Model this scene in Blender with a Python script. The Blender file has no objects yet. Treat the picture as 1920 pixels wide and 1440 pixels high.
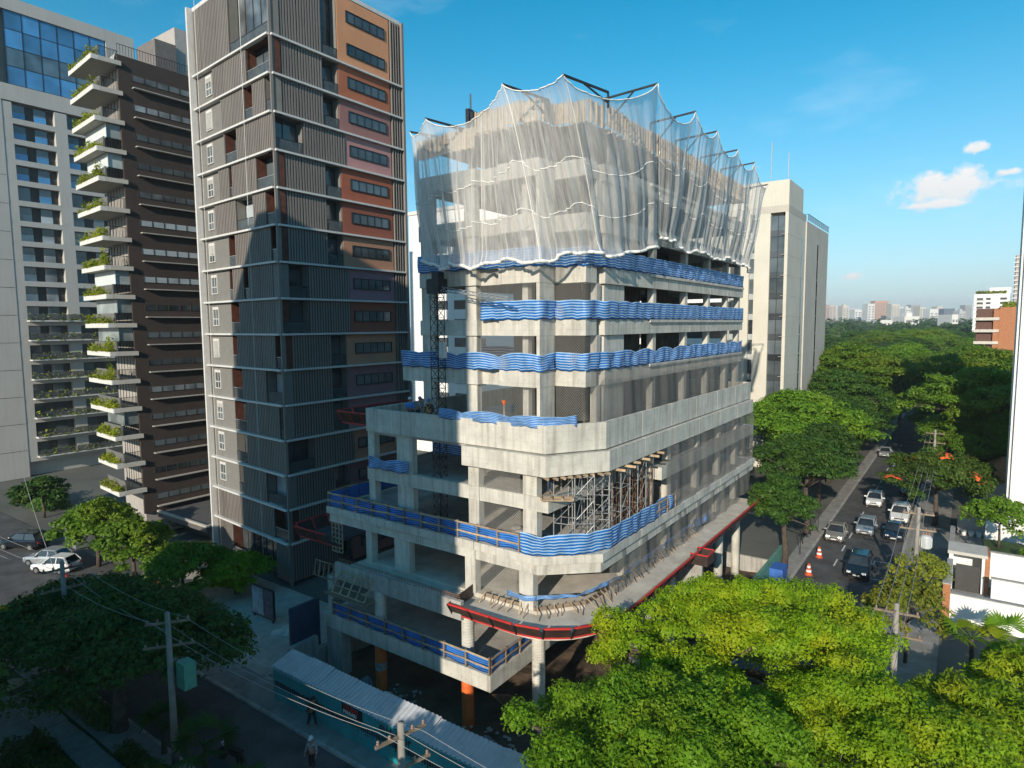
import bpy, math, random
import numpy as np
from mathutils import Vector, Matrix

# ------------------------------------------------------------------ scene, camera, sky, sun
S = bpy.context.scene
COL = S.collection
R = math.radians
F = 1200.0                      # focal length in photo pixels (1920 wide)
PITCH, ROLL, HEAD = R(5.24), R(0.45), R(35.5)
CAM = np.array([21.3, -33.8, 22.0])
_fw = np.array([-math.sin(HEAD)*math.cos(PITCH), math.cos(HEAD)*math.cos(PITCH), -math.sin(PITCH)])
_r0 = np.array([math.cos(HEAD), math.sin(HEAD), 0.0])
_u0 = np.cross(_r0, _fw)
_rt = math.cos(ROLL)*_r0 - math.sin(ROLL)*_u0
_up = math.sin(ROLL)*_r0 + math.cos(ROLL)*_u0
cam = bpy.data.cameras.new('camera'); cam_o = bpy.data.objects.new('camera', cam); COL.objects.link(cam_o)
cam.sensor_width = 36.0; cam.lens = 36.0*F/1920.0; cam.clip_start = 0.5; cam.clip_end = 20000
cam_o.matrix_world = Matrix(((_rt[0], _up[0], -_fw[0], CAM[0]), (_rt[1], _up[1], -_fw[1], CAM[1]),
                             (_rt[2], _up[2], -_fw[2], CAM[2]), (0, 0, 0, 1)))
S.camera = cam_o

def ray(x, y):
    d = _fw*F + _rt*(x-960) - _up*(y-720)
    return d/np.linalg.norm(d)
def pz(x, y, z=0.0):
    d = ray(x, y); return CAM + d*((z-CAM[2])/d[2])
def pX(x, y, X):
    d = ray(x, y); return CAM + d*((X-CAM[0])/d[0])
def pY(x, y, Y):
    d = ray(x, y); return CAM + d*((Y-CAM[1])/d[1])
def pD(x, y, dist):              # point at a given depth along the view axis
    d = ray(x, y); return CAM + d*(dist/(d@_fw))

SUN_EL, SUN_PHI = R(20.5), R(14.0)
sun_dir = Vector((math.sin(SUN_PHI)*math.cos(SUN_EL), -math.cos(SUN_PHI)*math.cos(SUN_EL), math.sin(SUN_EL)))
w = bpy.data.worlds.new('World'); S.world = w; w.use_nodes = True
wn, wl = w.node_tree.nodes, w.node_tree.links
wn.clear()
def N(t, **k):
    n = wn.new(t)
    for a, b in k.items(): setattr(n, a, b)
    return n
out = N('ShaderNodeOutputWorld'); bg = N('ShaderNodeBackground'); bg.inputs[1].default_value = 0.15
sky = N('ShaderNodeTexSky', sky_type='NISHITA', sun_disc=False, sun_elevation=SUN_EL,
        sun_rotation=math.atan2(sun_dir.x, sun_dir.y), altitude=700.0, air_density=1.0, dust_density=0.35, ozone_density=2.2)
hs = N('ShaderNodeHueSaturation'); hs.inputs['Hue'].default_value = 0.475; hs.inputs['Saturation'].default_value = 1.5; hs.inputs['Value'].default_value = 0.88
wl.new(sky.outputs[0], hs.inputs['Color'])
tc = N('ShaderNodeTexCoord')
def vmath(op, a, b=None):
    n = N('ShaderNodeVectorMath', operation=op)
    for i, x in enumerate((a, b)):
        if x is None: continue
        if hasattr(x, 'is_linked') or hasattr(x, 'links'): wl.new(x, n.inputs[i])
        else: n.inputs[i].default_value = x
    return n
def math_(op, a, b=None, clamp=False):
    n = N('ShaderNodeMath', operation=op); n.use_clamp = clamp
    for i, x in enumerate((a, b)):
        if x is None: continue
        if hasattr(x, 'links'): wl.new(x, n.inputs[i])
        else: n.inputs[i].default_value = x
    return n.outputs[0]
gdir = tc.outputs['Generated']
def puff(px, py, wx, wy, seed, base_cut=True):
    """a cumulus: an ellipse in the directions round one point of the sky, broken up by noise"""
    c = Vector(ray(px, py)).normalized(); rgt = c.cross(Vector((0, 0, 1))).normalized(); up = rgt.cross(c)
    ax = math_('DIVIDE', vmath('DOT_PRODUCT', gdir, rgt[:]).outputs['Value'], wx)
    ay = math_('DIVIDE', vmath('DOT_PRODUCT', gdir, up[:]).outputs['Value'], wy)
    r2 = math_('SQRT', math_('ADD', math_('MULTIPLY', ax, ax), math_('MULTIPLY', ay, ay)))
    nz = N('ShaderNodeTexNoise'); nz.inputs['Scale'].default_value = 26.0 if wx > .02 else 40.0; nz.inputs['Detail'].default_value = 9; nz.inputs['Roughness'].default_value = .66
    off = vmath('ADD', gdir, (seed, seed*.7, 0)); wl.new(off.outputs[0], nz.inputs['Vector'])
    d = math_('ADD', r2, math_('MULTIPLY', math_('SUBTRACT', nz.outputs['Fac'], .5), 3.0))
    m = math_('MULTIPLY', math_('SUBTRACT', 1.05, d), 1.9, True)
    fr = vmath('DOT_PRODUCT', gdir, c[:]).outputs['Value']
    m = math_('MULTIPLY', m, math_('GREATER_THAN', fr, .3))
    sh = math_('ADD', math_('MULTIPLY', ay, .22), .72, True)     # sunlit top, greyer base of the cloud
    return m, sh
def mixc(fac, a, b):
    n = N('ShaderNodeMix', data_type='RGBA')
    wl.new(fac, n.inputs[0])
    for s, x in ((6, a), (7, b)):
        if hasattr(x, 'links'): wl.new(x, n.inputs[s])
        else: n.inputs[s].default_value = x
    return n.outputs[2]
# pale band of moist air low over the horizon, thin wisps and three small cumulus clouds
sep = N('ShaderNodeSeparateXYZ'); wl.new(gdir, sep.inputs[0])
low = math_('POWER', math_('SUBTRACT', 1.0, math_('MULTIPLY', math_('ABSOLUTE', sep.outputs['Z']), 1.9), True), 2.2)
col = mixc(math_('MULTIPLY', low, .85), hs.outputs[0], (2.9, 4.0, 4.9, 1))
wz = N('ShaderNodeTexNoise'); wz.inputs['Scale'].default_value = 3.0; wz.inputs['Detail'].default_value = 7; wz.inputs['Roughness'].default_value = .62
st = vmath('MULTIPLY', gdir, (1, 1, 3.2)); wl.new(st.outputs[0], wz.inputs['Vector'])
wisp = math_('MULTIPLY', math_('SUBTRACT', wz.outputs['Fac'], .54), 1.7, True)
col = mixc(math_('MULTIPLY', wisp, .5), col, (5.6, 6.4, 7.0, 1))
for px, py, wx, wy, sd in ((1768, 352, .062, .022, 3.1), (1836, 277, .014, .008, 7.7), (1600, 519, .016, .007, 1.3), (1895, 322, .012, .005, 5.2), (1740, 385, .05, .006, 9.4)):
    m, sh = puff(px, py, wx, wy, sd)
    cc = N('ShaderNodeMix', data_type='RGBA'); wl.new(sh, cc.inputs[0]); cc.inputs[6].default_value = (3.8, 4.2, 4.7, 1); cc.inputs[7].default_value = (5.6, 5.6, 5.5, 1)
    col = mixc(m, col, cc.outputs[2])
wl.new(col, bg.inputs[0]); wl.new(bg.outputs[0], out.inputs[0])
sun = bpy.data.lights.new('sun', 'SUN'); sun.energy = 4.5; sun.angle = R(0.55); sun.color = (1.0, .90, .75)
sun_o = bpy.data.objects.new('sun', sun); COL.objects.link(sun_o)
sun_o.rotation_euler = (-sun_dir).to_track_quat('-Z', 'Y').to_euler(); sun_o.location = (0, 0, 120)
S.view_settings.view_transform = 'Standard'; S.view_settings.look = 'None'; S.view_settings.exposure = 0.28; S.view_settings.gamma = 1.0
S.render.engine = 'CYCLES'
S.cycles.use_denoising = True
S.cycles.max_bounces = 7; S.cycles.diffuse_bounces = 3; S.cycles.transparent_max_bounces = 24
S.cycles.sample_clamp_indirect = 6.0

# ------------------------------------------------------------------ materials
MATS = {}
def _nodes(name):
    m = bpy.data.materials.new(name); m.use_nodes = True
    t = m.node_tree; return m, t, t.nodes, t.links, t.nodes['Principled BSDF']
def mat(name, col, rough=.7, metal=0.0, var=.12, scale=2.0, bump=0.0, bscale=25.0, spec=.4, streak=0.0, emit=None, coat=0.0, alpha=1.0, obj_var=0.0, joints=0.0):
    """plain procedural surface: base colour with two scales of noise, optional vertical streaks and fine relief"""
    if name in MATS: return MATS[name]
    m, t, n, l, p = _nodes(name)
    p.inputs['Roughness'].default_value = rough; p.inputs['Metallic'].default_value = metal
    p.inputs['Specular IOR Level'].default_value = spec; p.inputs['Coat Weight'].default_value = coat
    g = n.new('ShaderNodeTexCoord')
    geo = n.new('ShaderNodeNewGeometry')
    nz = n.new('ShaderNodeTexNoise'); nz.inputs['Scale'].default_value = scale; nz.inputs['Detail'].default_value = 5; nz.inputs['Roughness'].default_value = .65
    l.new(geo.outputs['Position'], nz.inputs['Vector'])
    mx = n.new('ShaderNodeMix'); mx.data_type = 'RGBA'
    lo = tuple(max(0, c*(1-var*1.6)) for c in col); hi = tuple(min(1, c*(1+var*1.2)) for c in col)
    mx.inputs[6].default_value = (*lo, 1); mx.inputs[7].default_value = (*hi, 1)
    mr = n.new('ShaderNodeMapRange'); mr.inputs[1].default_value = .3; mr.inputs[2].default_value = .7
    l.new(nz.outputs['Fac'], mr.inputs[0]); l.new(mr.outputs[0], mx.inputs[0])
    c = mx.outputs[2]
    if streak:
        mp = n.new('ShaderNodeVectorMath'); mp.operation = 'MULTIPLY'; mp.inputs[1].default_value = (2.2, 2.2, .16)
        l.new(geo.outputs['Position'], mp.inputs[0])
        n2 = n.new('ShaderNodeTexNoise'); n2.inputs['Scale'].default_value = 1.6; n2.inputs['Detail'].default_value = 4
        l.new(mp.outputs[0], n2.inputs['Vector'])
        r2 = n.new('ShaderNodeMapRange'); r2.inputs[1].default_value = .48; r2.inputs[2].default_value = .72; r2.inputs[3].default_value = 0; r2.inputs[4].default_value = streak
        l.new(n2.outputs['Fac'], r2.inputs[0])
        m2 = n.new('ShaderNodeMix'); m2.data_type = 'RGBA'; m2.blend_type = 'MULTIPLY'
        l.new(r2.outputs[0], m2.inputs[0]); l.new(c, m2.inputs[6]); m2.inputs[7].default_value = (.38, .33, .27, 1)
        c = m2.outputs[2]
    if joints:
        sx = n.new('ShaderNodeSeparateXYZ'); l.new(geo.outputs['Position'], sx.inputs[0])
        def M_(op, a, b=None):
            k = n.new('ShaderNodeMath'); k.operation = op
            for i, x in enumerate((a, b)):
                if x is None: continue
                if hasattr(x, 'links'): l.new(x, k.inputs[i])
                else: k.inputs[i].default_value = x
            return k.outputs[0]
        s_ = M_('ADD', sx.outputs['X'], M_('MULTIPLY', sx.outputs['Y'], 1.0))
        v1 = M_('LESS_THAN', M_('FRACT', M_('MULTIPLY', s_, 1/joints)), .022/joints)
        v2 = M_('LESS_THAN', M_('FRACT', M_('MULTIPLY', sx.outputs['Z'], 1/.62)), .03)
        # tie holes left by the shutter bolts
        ha = M_('ABSOLUTE', M_('SUBTRACT', M_('FRACT', M_('MULTIPLY', s_, 1/1.1)), .5)); hb = M_('ABSOLUTE', M_('SUBTRACT', M_('FRACT', M_('MULTIPLY', sx.outputs['Z'], 1/.8)), .5))
        ho_ = M_('LESS_THAN', M_('ADD', M_('MULTIPLY', ha, 1.1), M_('MULTIPLY', hb, .8)), .035)
        ln = M_('MAXIMUM', M_('MULTIPLY', M_('MAXIMUM', v1, M_('MULTIPLY', v2, .6)), .34), M_('MULTIPLY', ho_, .75))
        m5 = n.new('ShaderNodeMix'); m5.data_type = 'RGBA'; m5.blend_type = 'MULTIPLY'; l.new(ln, m5.inputs[0]); l.new(c, m5.inputs[6]); m5.inputs[7].default_value = (.2,.19,.17,1); c = m5.outputs[2]
    if obj_var:
        oi = n.new('ShaderNodeObjectInfo'); m3 = n.new('ShaderNodeHueSaturation')
        r3 = n.new('ShaderNodeMapRange'); r3.inputs[3].default_value = 1-obj_var; r3.inputs[4].default_value = 1+obj_var
        l.new(oi.outputs['Random'], r3.inputs[0]); l.new(r3.outputs[0], m3.inputs['Value']); l.new(c, m3.inputs['Color']); c = m3.outputs[0]
    l.new(c, p.inputs['Base Color'])
    if bump:
        nb = n.new('ShaderNodeTexNoise'); nb.inputs['Scale'].default_value = bscale; nb.inputs['Detail'].default_value = 4
        l.new(geo.outputs['Position'], nb.inputs['Vector'])
        b = n.new('ShaderNodeBump'); b.inputs['Strength'].default_value = bump; b.inputs['Distance'].default_value = .02
        l.new(nb.outputs['Fac'], b.inputs['Height']); l.new(b.outputs[0], p.inputs['Normal'])
    if emit:
        p.inputs['Emission Color'].default_value = (*emit[:3], 1); p.inputs['Emission Strength'].default_value = emit[3]
    if alpha < 1: p.inputs['Alpha'].default_value = alpha
    MATS[name] = m; return m

def glass_mat(name, col=(.03, .04, .045), rough=.06, var=.5, scale=.35, spec=.9):
    """window seen from outside: dark room behind a reflecting pane, each pane a little different"""
    if name in MATS: return MATS[name]
    m, t, n, l, p = _nodes(name)
    p.inputs['Roughness'].default_value = rough; p.inputs['Specular IOR Level'].default_value = spec
    oi = n.new('ShaderNodeObjectInfo'); geo = n.new('ShaderNodeNewGeometry')
    nz = n.new('ShaderNodeTexNoise'); nz.inputs['Scale'].default_value = scale; nz.inputs['Detail'].default_value = 2
    l.new(geo.outputs['Position'], nz.inputs['Vector'])
    ad = n.new('ShaderNodeMath'); ad.operation = 'ADD'; l.new(nz.outputs['Fac'], ad.inputs[0])
    ml = n.new('ShaderNodeMath'); ml.operation = 'MULTIPLY'; ml.inputs[1].default_value = .5; l.new(oi.outputs['Random'], ml.inputs[0]); l.new(ml.outputs[0], ad.inputs[1])
    mr = n.new('ShaderNodeMapRange'); mr.inputs[1].default_value = .45; mr.inputs[2].default_value = 1.0; l.new(ad.outputs[0], mr.inputs[0])
    mx = n.new('ShaderNodeMix'); mx.data_type = 'RGBA'; l.new(mr.outputs[0], mx.inputs[0])
    mx.inputs[6].default_value = (*[c*(1-var) for c in col], 1); mx.inputs[7].default_value = (*[min(1, c*(1+var*3)) for c in col], 1)
    l.new(mx.outputs[2], p.inputs['Base Color'])
    b = n.new('ShaderNodeBump'); b.inputs['Strength'].default_value = .05; n3 = n.new('ShaderNodeTexNoise'); n3.inputs['Scale'].default_value = .8
    l.new(geo.outputs['Position'], n3.inputs['Vector']); l.new(n3.outputs['Fac'], b.inputs['Height']); l.new(b.outputs[0], p.inputs['Normal'])
    MATS[name] = m; return m

def leaf_mat(name, c1, c2, c3, transl=.35, nscale=.35, amount=.5, flower=None):
    if name in MATS: return MATS[name]
    m, t, n, l, p = _nodes(name)
    at = n.new('ShaderNodeAttribute'); at.attribute_name = 'rnd'
    geo = n.new('ShaderNodeNewGeometry'); oi = n.new('ShaderNodeObjectInfo')
    nz = n.new('ShaderNodeTexNoise'); nz.inputs['Scale'].default_value = nscale; nz.inputs['Detail'].default_value = 3
    l.new(geo.outputs['Position'], nz.inputs['Vector'])
    a = n.new('ShaderNodeMix'); a.data_type = 'RGBA'; a.inputs[6].default_value = (*c1, 1); a.inputs[7].default_value = (*c2, 1); l.new(at.outputs['Fac'], a.inputs[0])
    mr = n.new('ShaderNodeMapRange'); mr.inputs[1].default_value = .48; mr.inputs[2].default_value = .72; mr.inputs[4].default_value = amount; l.new(nz.outputs['Fac'], mr.inputs[0])
    b = n.new('ShaderNodeMix'); b.data_type = 'RGBA'; l.new(mr.outputs[0], b.inputs[0]); l.new(a.outputs[2], b.inputs[6]); b.inputs[7].default_value = (*c3, 1)
    hsv = n.new('ShaderNodeHueSaturation'); r3 = n.new('ShaderNodeMapRange'); r3.inputs[3].default_value = .8; r3.inputs[4].default_value = 1.2
    l.new(oi.outputs['Random'], r3.inputs[0]); l.new(r3.outputs[0], hsv.inputs['Value']); l.new(b.outputs[2], hsv.inputs['Color'])
    c = hsv.outputs[0]
    p.inputs['Roughness'].default_value = .55; p.inputs['Specular IOR Level'].default_value = .25
    l.new(c, p.inputs['Base Color'])
    tr = n.new('ShaderNodeBsdfTranslucent'); l.new(c, tr.inputs[0])
    ms = n.new('ShaderNodeMixShader'); ms.inputs[0].default_value = transl
    l.new(p.outputs[0], ms.inputs[1]); l.new(tr.outputs[0], ms.inputs[2]); l.new(ms.outputs[0], n['Material Output'].inputs[0])
    MATS[name] = m; return m

# ------------------------------------------------------------------ mesh helpers
W = {}                                           # world location of every object with an identity rotation
class MB:
    """collects shapes; build() links them as ONE mesh object. fr = (origin, du, dn): local (u, d, z) -> world"""
    def __init__(s, fr=None): s.v = []; s.f = []; s.uv = None; s.fr = fr
    def P(s, p):
        if s.fr is None: return (p[0], p[1], p[2])
        o, du, dn = s.fr
        return (o[0]+du[0]*p[0]+dn[0]*p[1], o[1]+du[1]*p[0]+dn[1]*p[1], o[2]+p[2])
    def add(s, vs, fs):
        b = len(s.v); s.v += [s.P(p) for p in vs]; s.f += [tuple(b+i for i in f) for f in fs]; return s
    def box(s, a, b):
        x0, y0, z0 = (min(a[i], b[i]) for i in range(3)); x1, y1, z1 = (max(a[i], b[i]) for i in range(3))
        return s.add([(x0,y0,z0),(x1,y0,z0),(x1,y1,z0),(x0,y1,z0),(x0,y0,z1),(x1,y0,z1),(x1,y1,z1),(x0,y1,z1)],
                     [(0,3,2,1),(4,5,6,7),(0,1,5,4),(1,2,6,5),(2,3,7,6),(3,0,4,7)])
    def bar(s, p, q, w, h=None, up=(0,0,1)):
        h = h or w; p = Vector(p); q = Vector(q); d = (q-p)
        if d.length < 1e-6: return s
        d.normalize(); u = Vector(up)
        if abs(d.dot(u)) > .98: u = Vector((1,0,0))
        r = d.cross(u).normalized(); u = r.cross(d)
        vs = []
        for e in (p, q):
            for a, b in ((-1,-1),(1,-1),(1,1),(-1,1)): vs.append(tuple(e + r*(a*w/2) + u*(b*h/2)))
        return s.add(vs, [(0,1,2,3),(7,6,5,4),(0,4,5,1),(1,5,6,2),(2,6,7,3),(3,7,4,0)])
    def tube(s, pts, rad, n=6, cap=True):
        pts = [Vector(p) for p in pts]; k = len(pts)
        if not hasattr(rad, '__len__'): rad = [rad]*k
        vs = []; fs = []
        pr = None
        for i, p in enumerate(pts):
            d = (pts[min(i+1, k-1)]-pts[max(i-1, 0)]).normalized()
            u = Vector((0,0,1)) if abs(d.z) < .9 else Vector((1,0,0))
            if pr is not None:
                r = (pr - d*pr.dot(d))
                r = r.normalized() if r.length > 1e-4 else d.cross(u).normalized()
            else: r = d.cross(u).normalized()
            pr = r; b = d.cross(r)
            for j in range(n):
                a = 2*math.pi*j/n; vs.append(tuple(p + (r*math.cos(a)+b*math.sin(a))*rad[i]))
        for i in range(k-1):
            for j in range(n):
                j2 = (j+1) % n; fs.append((i*n+j, i*n+j2, (i+1)*n+j2, (i+1)*n+j))
        if cap: fs += [tuple(range(n-1, -1, -1)), tuple((k-1)*n+j for j in range(n))]
        return s.add(vs, fs)
    def prism(s, poly, z0, z1):
        a = sum(poly[i][0]*poly[(i+1) % len(poly)][1]-poly[(i+1) % len(poly)][0]*poly[i][1] for i in range(len(poly)))
        if a < 0: poly = poly[::-1]
        n = len(poly)
        return s.add([(x, y, z0) for x, y in poly]+[(x, y, z1) for x, y in poly],
                     [tuple(range(n-1, -1, -1)), tuple(range(n, 2*n))]+[(i, (i+1) % n, n+(i+1) % n, n+i) for i in range(n)])
    def ring(s, prof, c, n=16):                  # lathe: prof = [(r, z)]
        vs = []; fs = []
        for r, z in prof:
            for j in range(n):
                a = 2*math.pi*j/n; vs.append((c[0]+r*math.cos(a), c[1]+r*math.sin(a), c[2]+z))
        for i in range(len(prof)-1):
            for j in range(n): fs.append((i*n+j, i*n+(j+1) % n, (i+1)*n+(j+1) % n, (i+1)*n+j))
        fs += [tuple(range(n-1, -1, -1)), tuple((len(prof)-1)*n+j for j in range(n))]
        return s.add(vs, fs)
    def grid(s, fn, nu, nv, uvs=(1, 1)):
        """sheet fn(a, b) with a, b in 0..1, with a uv map"""
        vs = [fn(i/nu, j/nv) for j in range(nv+1) for i in range(nu+1)]
        fs = [(j*(nu+1)+i, j*(nu+1)+i+1, (j+1)*(nu+1)+i+1, (j+1)*(nu+1)+i) for j in range(nv) for i in range(nu)]
        if s.uv is None: s.uv = []
        s.uv += [(i/nu*uvs[0], j/nv*uvs[1]) for j in range(nv+1) for i in range(nu+1)]
        return s.add(vs, fs)
    def build(s, name, m, parent=None, smooth=False, kind=None, label=None, thick=0.0):
        if parent is not None: o = W[parent]
        else:
            a = np.array(s.v); o = ((a[:,0].min()+a[:,0].max())/2, (a[:,1].min()+a[:,1].max())/2, a[:,2].min())
        me = bpy.data.meshes.new(name)
        me.from_pydata([(x-o[0], y-o[1], z-o[2]) for x, y, z in s.v], [], s.f)
        me.materials.append(m)
        if s.uv:
            uv = me.uv_layers.new(name='UVMap'); li = np.empty(len(me.loops), dtype=np.int32); me.loops.foreach_get('vertex_index', li)
            uv.data.foreach_set('uv', np.array(s.uv, dtype=np.float32)[li].ravel())
        if smooth: me.polygons.foreach_set('use_smooth', [True]*len(me.polygons))
        me.update()
        ob = bpy.data.objects.new(name, me); COL.objects.link(ob)
        if parent is not None: ob.parent = parent; W[ob] = W[parent]
        else: ob.location = o; W[ob] = o
        if thick:
            sm = ob.modifiers.new('thickness', 'SOLIDIFY'); sm.thickness = thick; sm.offset = 0
        if kind: ob['kind'] = kind
        if label: ob['label'] = label
        return ob
def thing(name, label, cat, loc, group=None, rotz=0.0):
    o = bpy.data.objects.new(name, None); COL.objects.link(o); o.location = loc; o.rotation_euler = (0, 0, rotz); o.empty_display_size = .3
    W[o] = tuple(loc); return tag(o, label, cat, group)
def tag(o, label, cat=None, group=None, kind=None):
    o['label'] = label
    if cat: o['category'] = cat
    if group: o['group'] = group
    if kind: o['kind'] = kind
    return o
def inst(name, src, parent, loc, rotz=0.0, scale=(1, 1, 1)):
    """a copy of a mesh piece that shares its data; loc in world coordinates"""
    me = src if isinstance(src, bpy.types.Mesh) else src.data
    ob = bpy.data.objects.new(name, me); COL.objects.link(ob)
    if parent is not None:
        ob.parent = parent; o = W[parent]; ob.location = (loc[0]-o[0], loc[1]-o[1], loc[2]-o[2])
    else: ob.location = loc
    ob.rotation_euler = (0, 0, rotz); ob.scale = scale; W[ob] = tuple(loc)
    return ob
def piece(fn, m, name='piece', smooth=False):
    """mesh data only, built round the local origin"""
    b = MB(); fn(b); me = bpy.data.meshes.new(name); me.from_pydata(b.v, [], b.f); me.materials.append(m)
    if smooth: me.polygons.foreach_set('use_smooth', [True]*len(me.polygons))
    me.update(); return me
def copy_tree(o, loc=None, rotz=None, label=None, group=None, parent=None):
    c = o.copy(); COL.objects.link(c); c.parent = parent
    if loc is not None: c.location = loc
    if rotz is not None: c.rotation_euler = (0, 0, rotz)
    if label: c['label'] = label
    if group: c['group'] = group
    for ch in o.children: copy_tree(ch, parent=c)
    return c
def sbar(name, p, q, w, m, parent=None, h=None):
    return MB().bar(p, q, w, h).build(name, m, parent)
# ------------------------------------------------------------------ palette
rng = random.Random(7)
concrete = mat('concrete', (.55, .525, .465), .85, var=.12, scale=.9, bump=.25, bscale=9, streak=.5, joints=2.44)
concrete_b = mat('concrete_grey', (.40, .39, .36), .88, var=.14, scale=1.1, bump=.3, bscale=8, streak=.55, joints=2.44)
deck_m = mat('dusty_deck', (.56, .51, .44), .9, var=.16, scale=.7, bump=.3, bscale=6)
floor_c = mat('floor_concrete', (.42, .395, .355), .9, var=.22, scale=.6, bump=.3, bscale=6)
ply = mat('plywood', (.34, .30, .24), .8, var=.2, scale=1.5, streak=.3, obj_var=.18)
timber = mat('timber', (.42, .31, .20), .8, var=.22, scale=3, obj_var=.22)
old_timber = mat('weathered_timber', (.24, .185, .13), .85, var=.22, scale=3, obj_var=.25)
steel = mat('galvanised_steel', (.42, .42, .41), .45, .6, var=.2, scale=4)
rust = mat('rusty_steel', (.23, .12, .07), .8, .2, var=.3, scale=4)
dark_steel = mat('dark_steel', (.035, .036, .04), .5, .4, var=.2)
red_paint = mat('red_paint', (.52, .035, .03), .55, var=.15, scale=2)
dark_ply = mat('dark_film_plywood', (.055, .035, .03), .5, var=.3, scale=1.2)
orange_paint = mat('orange_wrap', (.80, .17, .04), .6, var=.16, scale=2, streak=.25)
asphalt = mat('asphalt', (.085, .084, .083), .9, var=.28, scale=.45, bump=.35, bscale=40)
pave = mat('pavement', (.27, .255, .235), .9, var=.2, scale=.8, bump=.3, bscale=14)
kerb_m = mat('kerb_stone', (.36, .35, .33), .85, var=.16, scale=2, obj_var=.14)
white_line = mat('road_paint', (.62, .62, .60), .8, var=.2, scale=4)
soil = mat('bare_soil', (.125, .085, .055), .95, var=.35, scale=.5, bump=.8, bscale=4)
grass_m = mat('lawn', (.035, .075, .018), .95, var=.35, scale=1.4, bump=.8, bscale=30)
ground_m = mat('city_ground', (.12, .12, .105), .95, var=.3, scale=.05)
white_wall = mat('white_render', (.80, .79, .76), .8, var=.05, scale=.6, streak=.10)
blackish = mat('black_rubber', (.015, .015, .016), .7, var=.2)

# ------------------------------------------------------------------ ground, streets
PX0, PX1, PY0, PY1, PZ = -13.9, 8.2, -11.4, 27.0, -1.4        # excavated building site
g = MB(); BIG = 9000
xs = [-BIG, PX0, PX1, BIG]; ys = [-BIG, PY0, PY1, BIG]
for i in range(3):
    for j in range(3):
        if i == 1 and j == 1: continue
        g.add([(xs[i],ys[j],-.04),(xs[i+1],ys[j],-.04),(xs[i+1],ys[j+1],-.04),(xs[i],ys[j+1],-.04)], [(0,1,2,3)])
tag(g.build('ground', ground_m), 'grey city ground between the streets and plots', kind='structure')
g = MB()
def hump(a, b):
    x = PX0+(PX1-PX0)*a; y = PY0+(PY1-PY0)*b
    z = PZ + .18*math.sin(x*.9+1)*math.sin(y*.7) + .1*math.sin(x*2.3)*math.cos(y*1.9)
    return (x, y, z)
g.grid(hump, 44, 70)
tag(g.build('site_soil', soil), 'brown bare soil inside the building site', kind='structure')
g = MB()
t_ = .25
g.box((PX0-t_, PY0-t_, PZ-.3), (PX1+t_, PY0, .05)).box((PX0-t_, PY0, PZ-.3), (PX0, PY1, .05)).box((PX1, PY0, PZ-.3), (PX1+t_, PY1, .05)).box((PX0-t_, PY1, PZ-.3), (PX1+t_, PY1+t_, .05))
tag(g.build('retaining_wall', concrete_b), 'low concrete wall round the edge of the excavated site', 'wall')

def strip(name, label, m, x0, y0, x1, y1, z, h=0.0):
    b = MB()
    if h: b.box((x0, y0, z-h), (x1, y1, z))
    else: b.add([(x0,y0,z),(x1,y0,z),(x1,y1,z),(x0,y1,z)], [(0,1,2,3)])
    o = b.build(name, m); tag(o, label, kind='structure'); return o
RX0, RX1 = 9.85, 17.0
strip('road', 'dark asphalt street running past the tall tree canopies', asphalt, RX0, -80, RX1, 420, .0)
strip('road', 'dark asphalt side street in front of the teal hoarding', asphalt, -130, -18.6, RX0, -13.85, .002)
strip('road', 'asphalt of the side street beyond the crossing', asphalt, RX1, -18.6, 60, -13.85, .002)
strip('parking_bay', 'asphalt bay where the white cars are parked', asphalt, -75, -13.85, -38, -8.2, .006)
strip('pavement', 'concrete pavement between site wall and street kerb', pave, 8.46, -13.7, RX0-.2, 400, .12, .16)
strip('pavement', 'narrow pavement along the teal hoarding', pave, -38, -13.7, 8.46, -11.66, .118, .16)
strip('pavement', 'pavement in front of the white garden walls', pave, RX1+.2, -13.7, 20.6, 400, .12, .16)
strip('pavement', 'shaded pavement beside the garden on the side street', pave, -60, -20.4, RX0-.2, -18.75, .12, .16)
strip('forecourt', 'pale stone forecourt beside the slatted tower', mat('forecourt_stone', (.42,.39,.34), .85, var=.15, scale=1.2), -38, -11.64, PX0-t_-.02, -2.4, .09, .12)
strip('lawn', 'shaded lawn of the corner garden', grass_m, -62, -60, 9.0, -20.42, .10, .14)
kerbp = piece(lambda b: b.box((-.49, -.1, -.06), (.49, .1, .15)), kerb_m, 'kerb_stone')
def kerb_row(name, label, p, q):
    p = Vector((*p, 0)); q = Vector((*q, 0)); n = int((q-p).length); d = (q-p)/n; a = math.atan2(d.y, d.x)
    root = thing(name, label, None, (p.x, p.y, 0)); root['kind'] = 'structure'
    if 'category' in root: del root['category']
    for i in range(n):
        c = p + d*(i+.5); inst('kerb_stone', kerbp, root, (c.x, c.y, rng.uniform(-.012, .008)), a+rng.uniform(-.008, .008))
kerb_row('kerb', 'pale kerb stones along the main street beside the site', (RX0-.1, -12), (RX0-.1, 110))
kerb_row('kerb', 'pale kerb stones along the side street below the hoarding', (-32, -13.78), (9, -13.78))
kerb_row('kerb', 'kerb stones along the street in front of the garden walls', (RX1+.1, -12), (RX1+.1, 90))
kerb_row('kerb', 'kerb stones of the side street beside the dark garden', (-45, -18.68), (8, -18.68))
dash = piece(lambda b: b.box((-.06, -1.0, 0), (.06, 1.0, .004)), white_line, 'lane_dash')
for k in range(16):
    o = inst('lane_dash', dash, None, (12.25, 30+k*4.6, .004))
    tag(o, 'white dash of the lane line on the main street', 'road marking', 'lane dashes on the main street')
b = MB()
b.box((15.1, 27.5, .004), (15.2, 32.5, .008)); b.box((15.2, 32.4, .004), (16.8, 32.5, .008)); b.box((15.2, 27.5, .004), (16.8, 27.6, .008))
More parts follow.
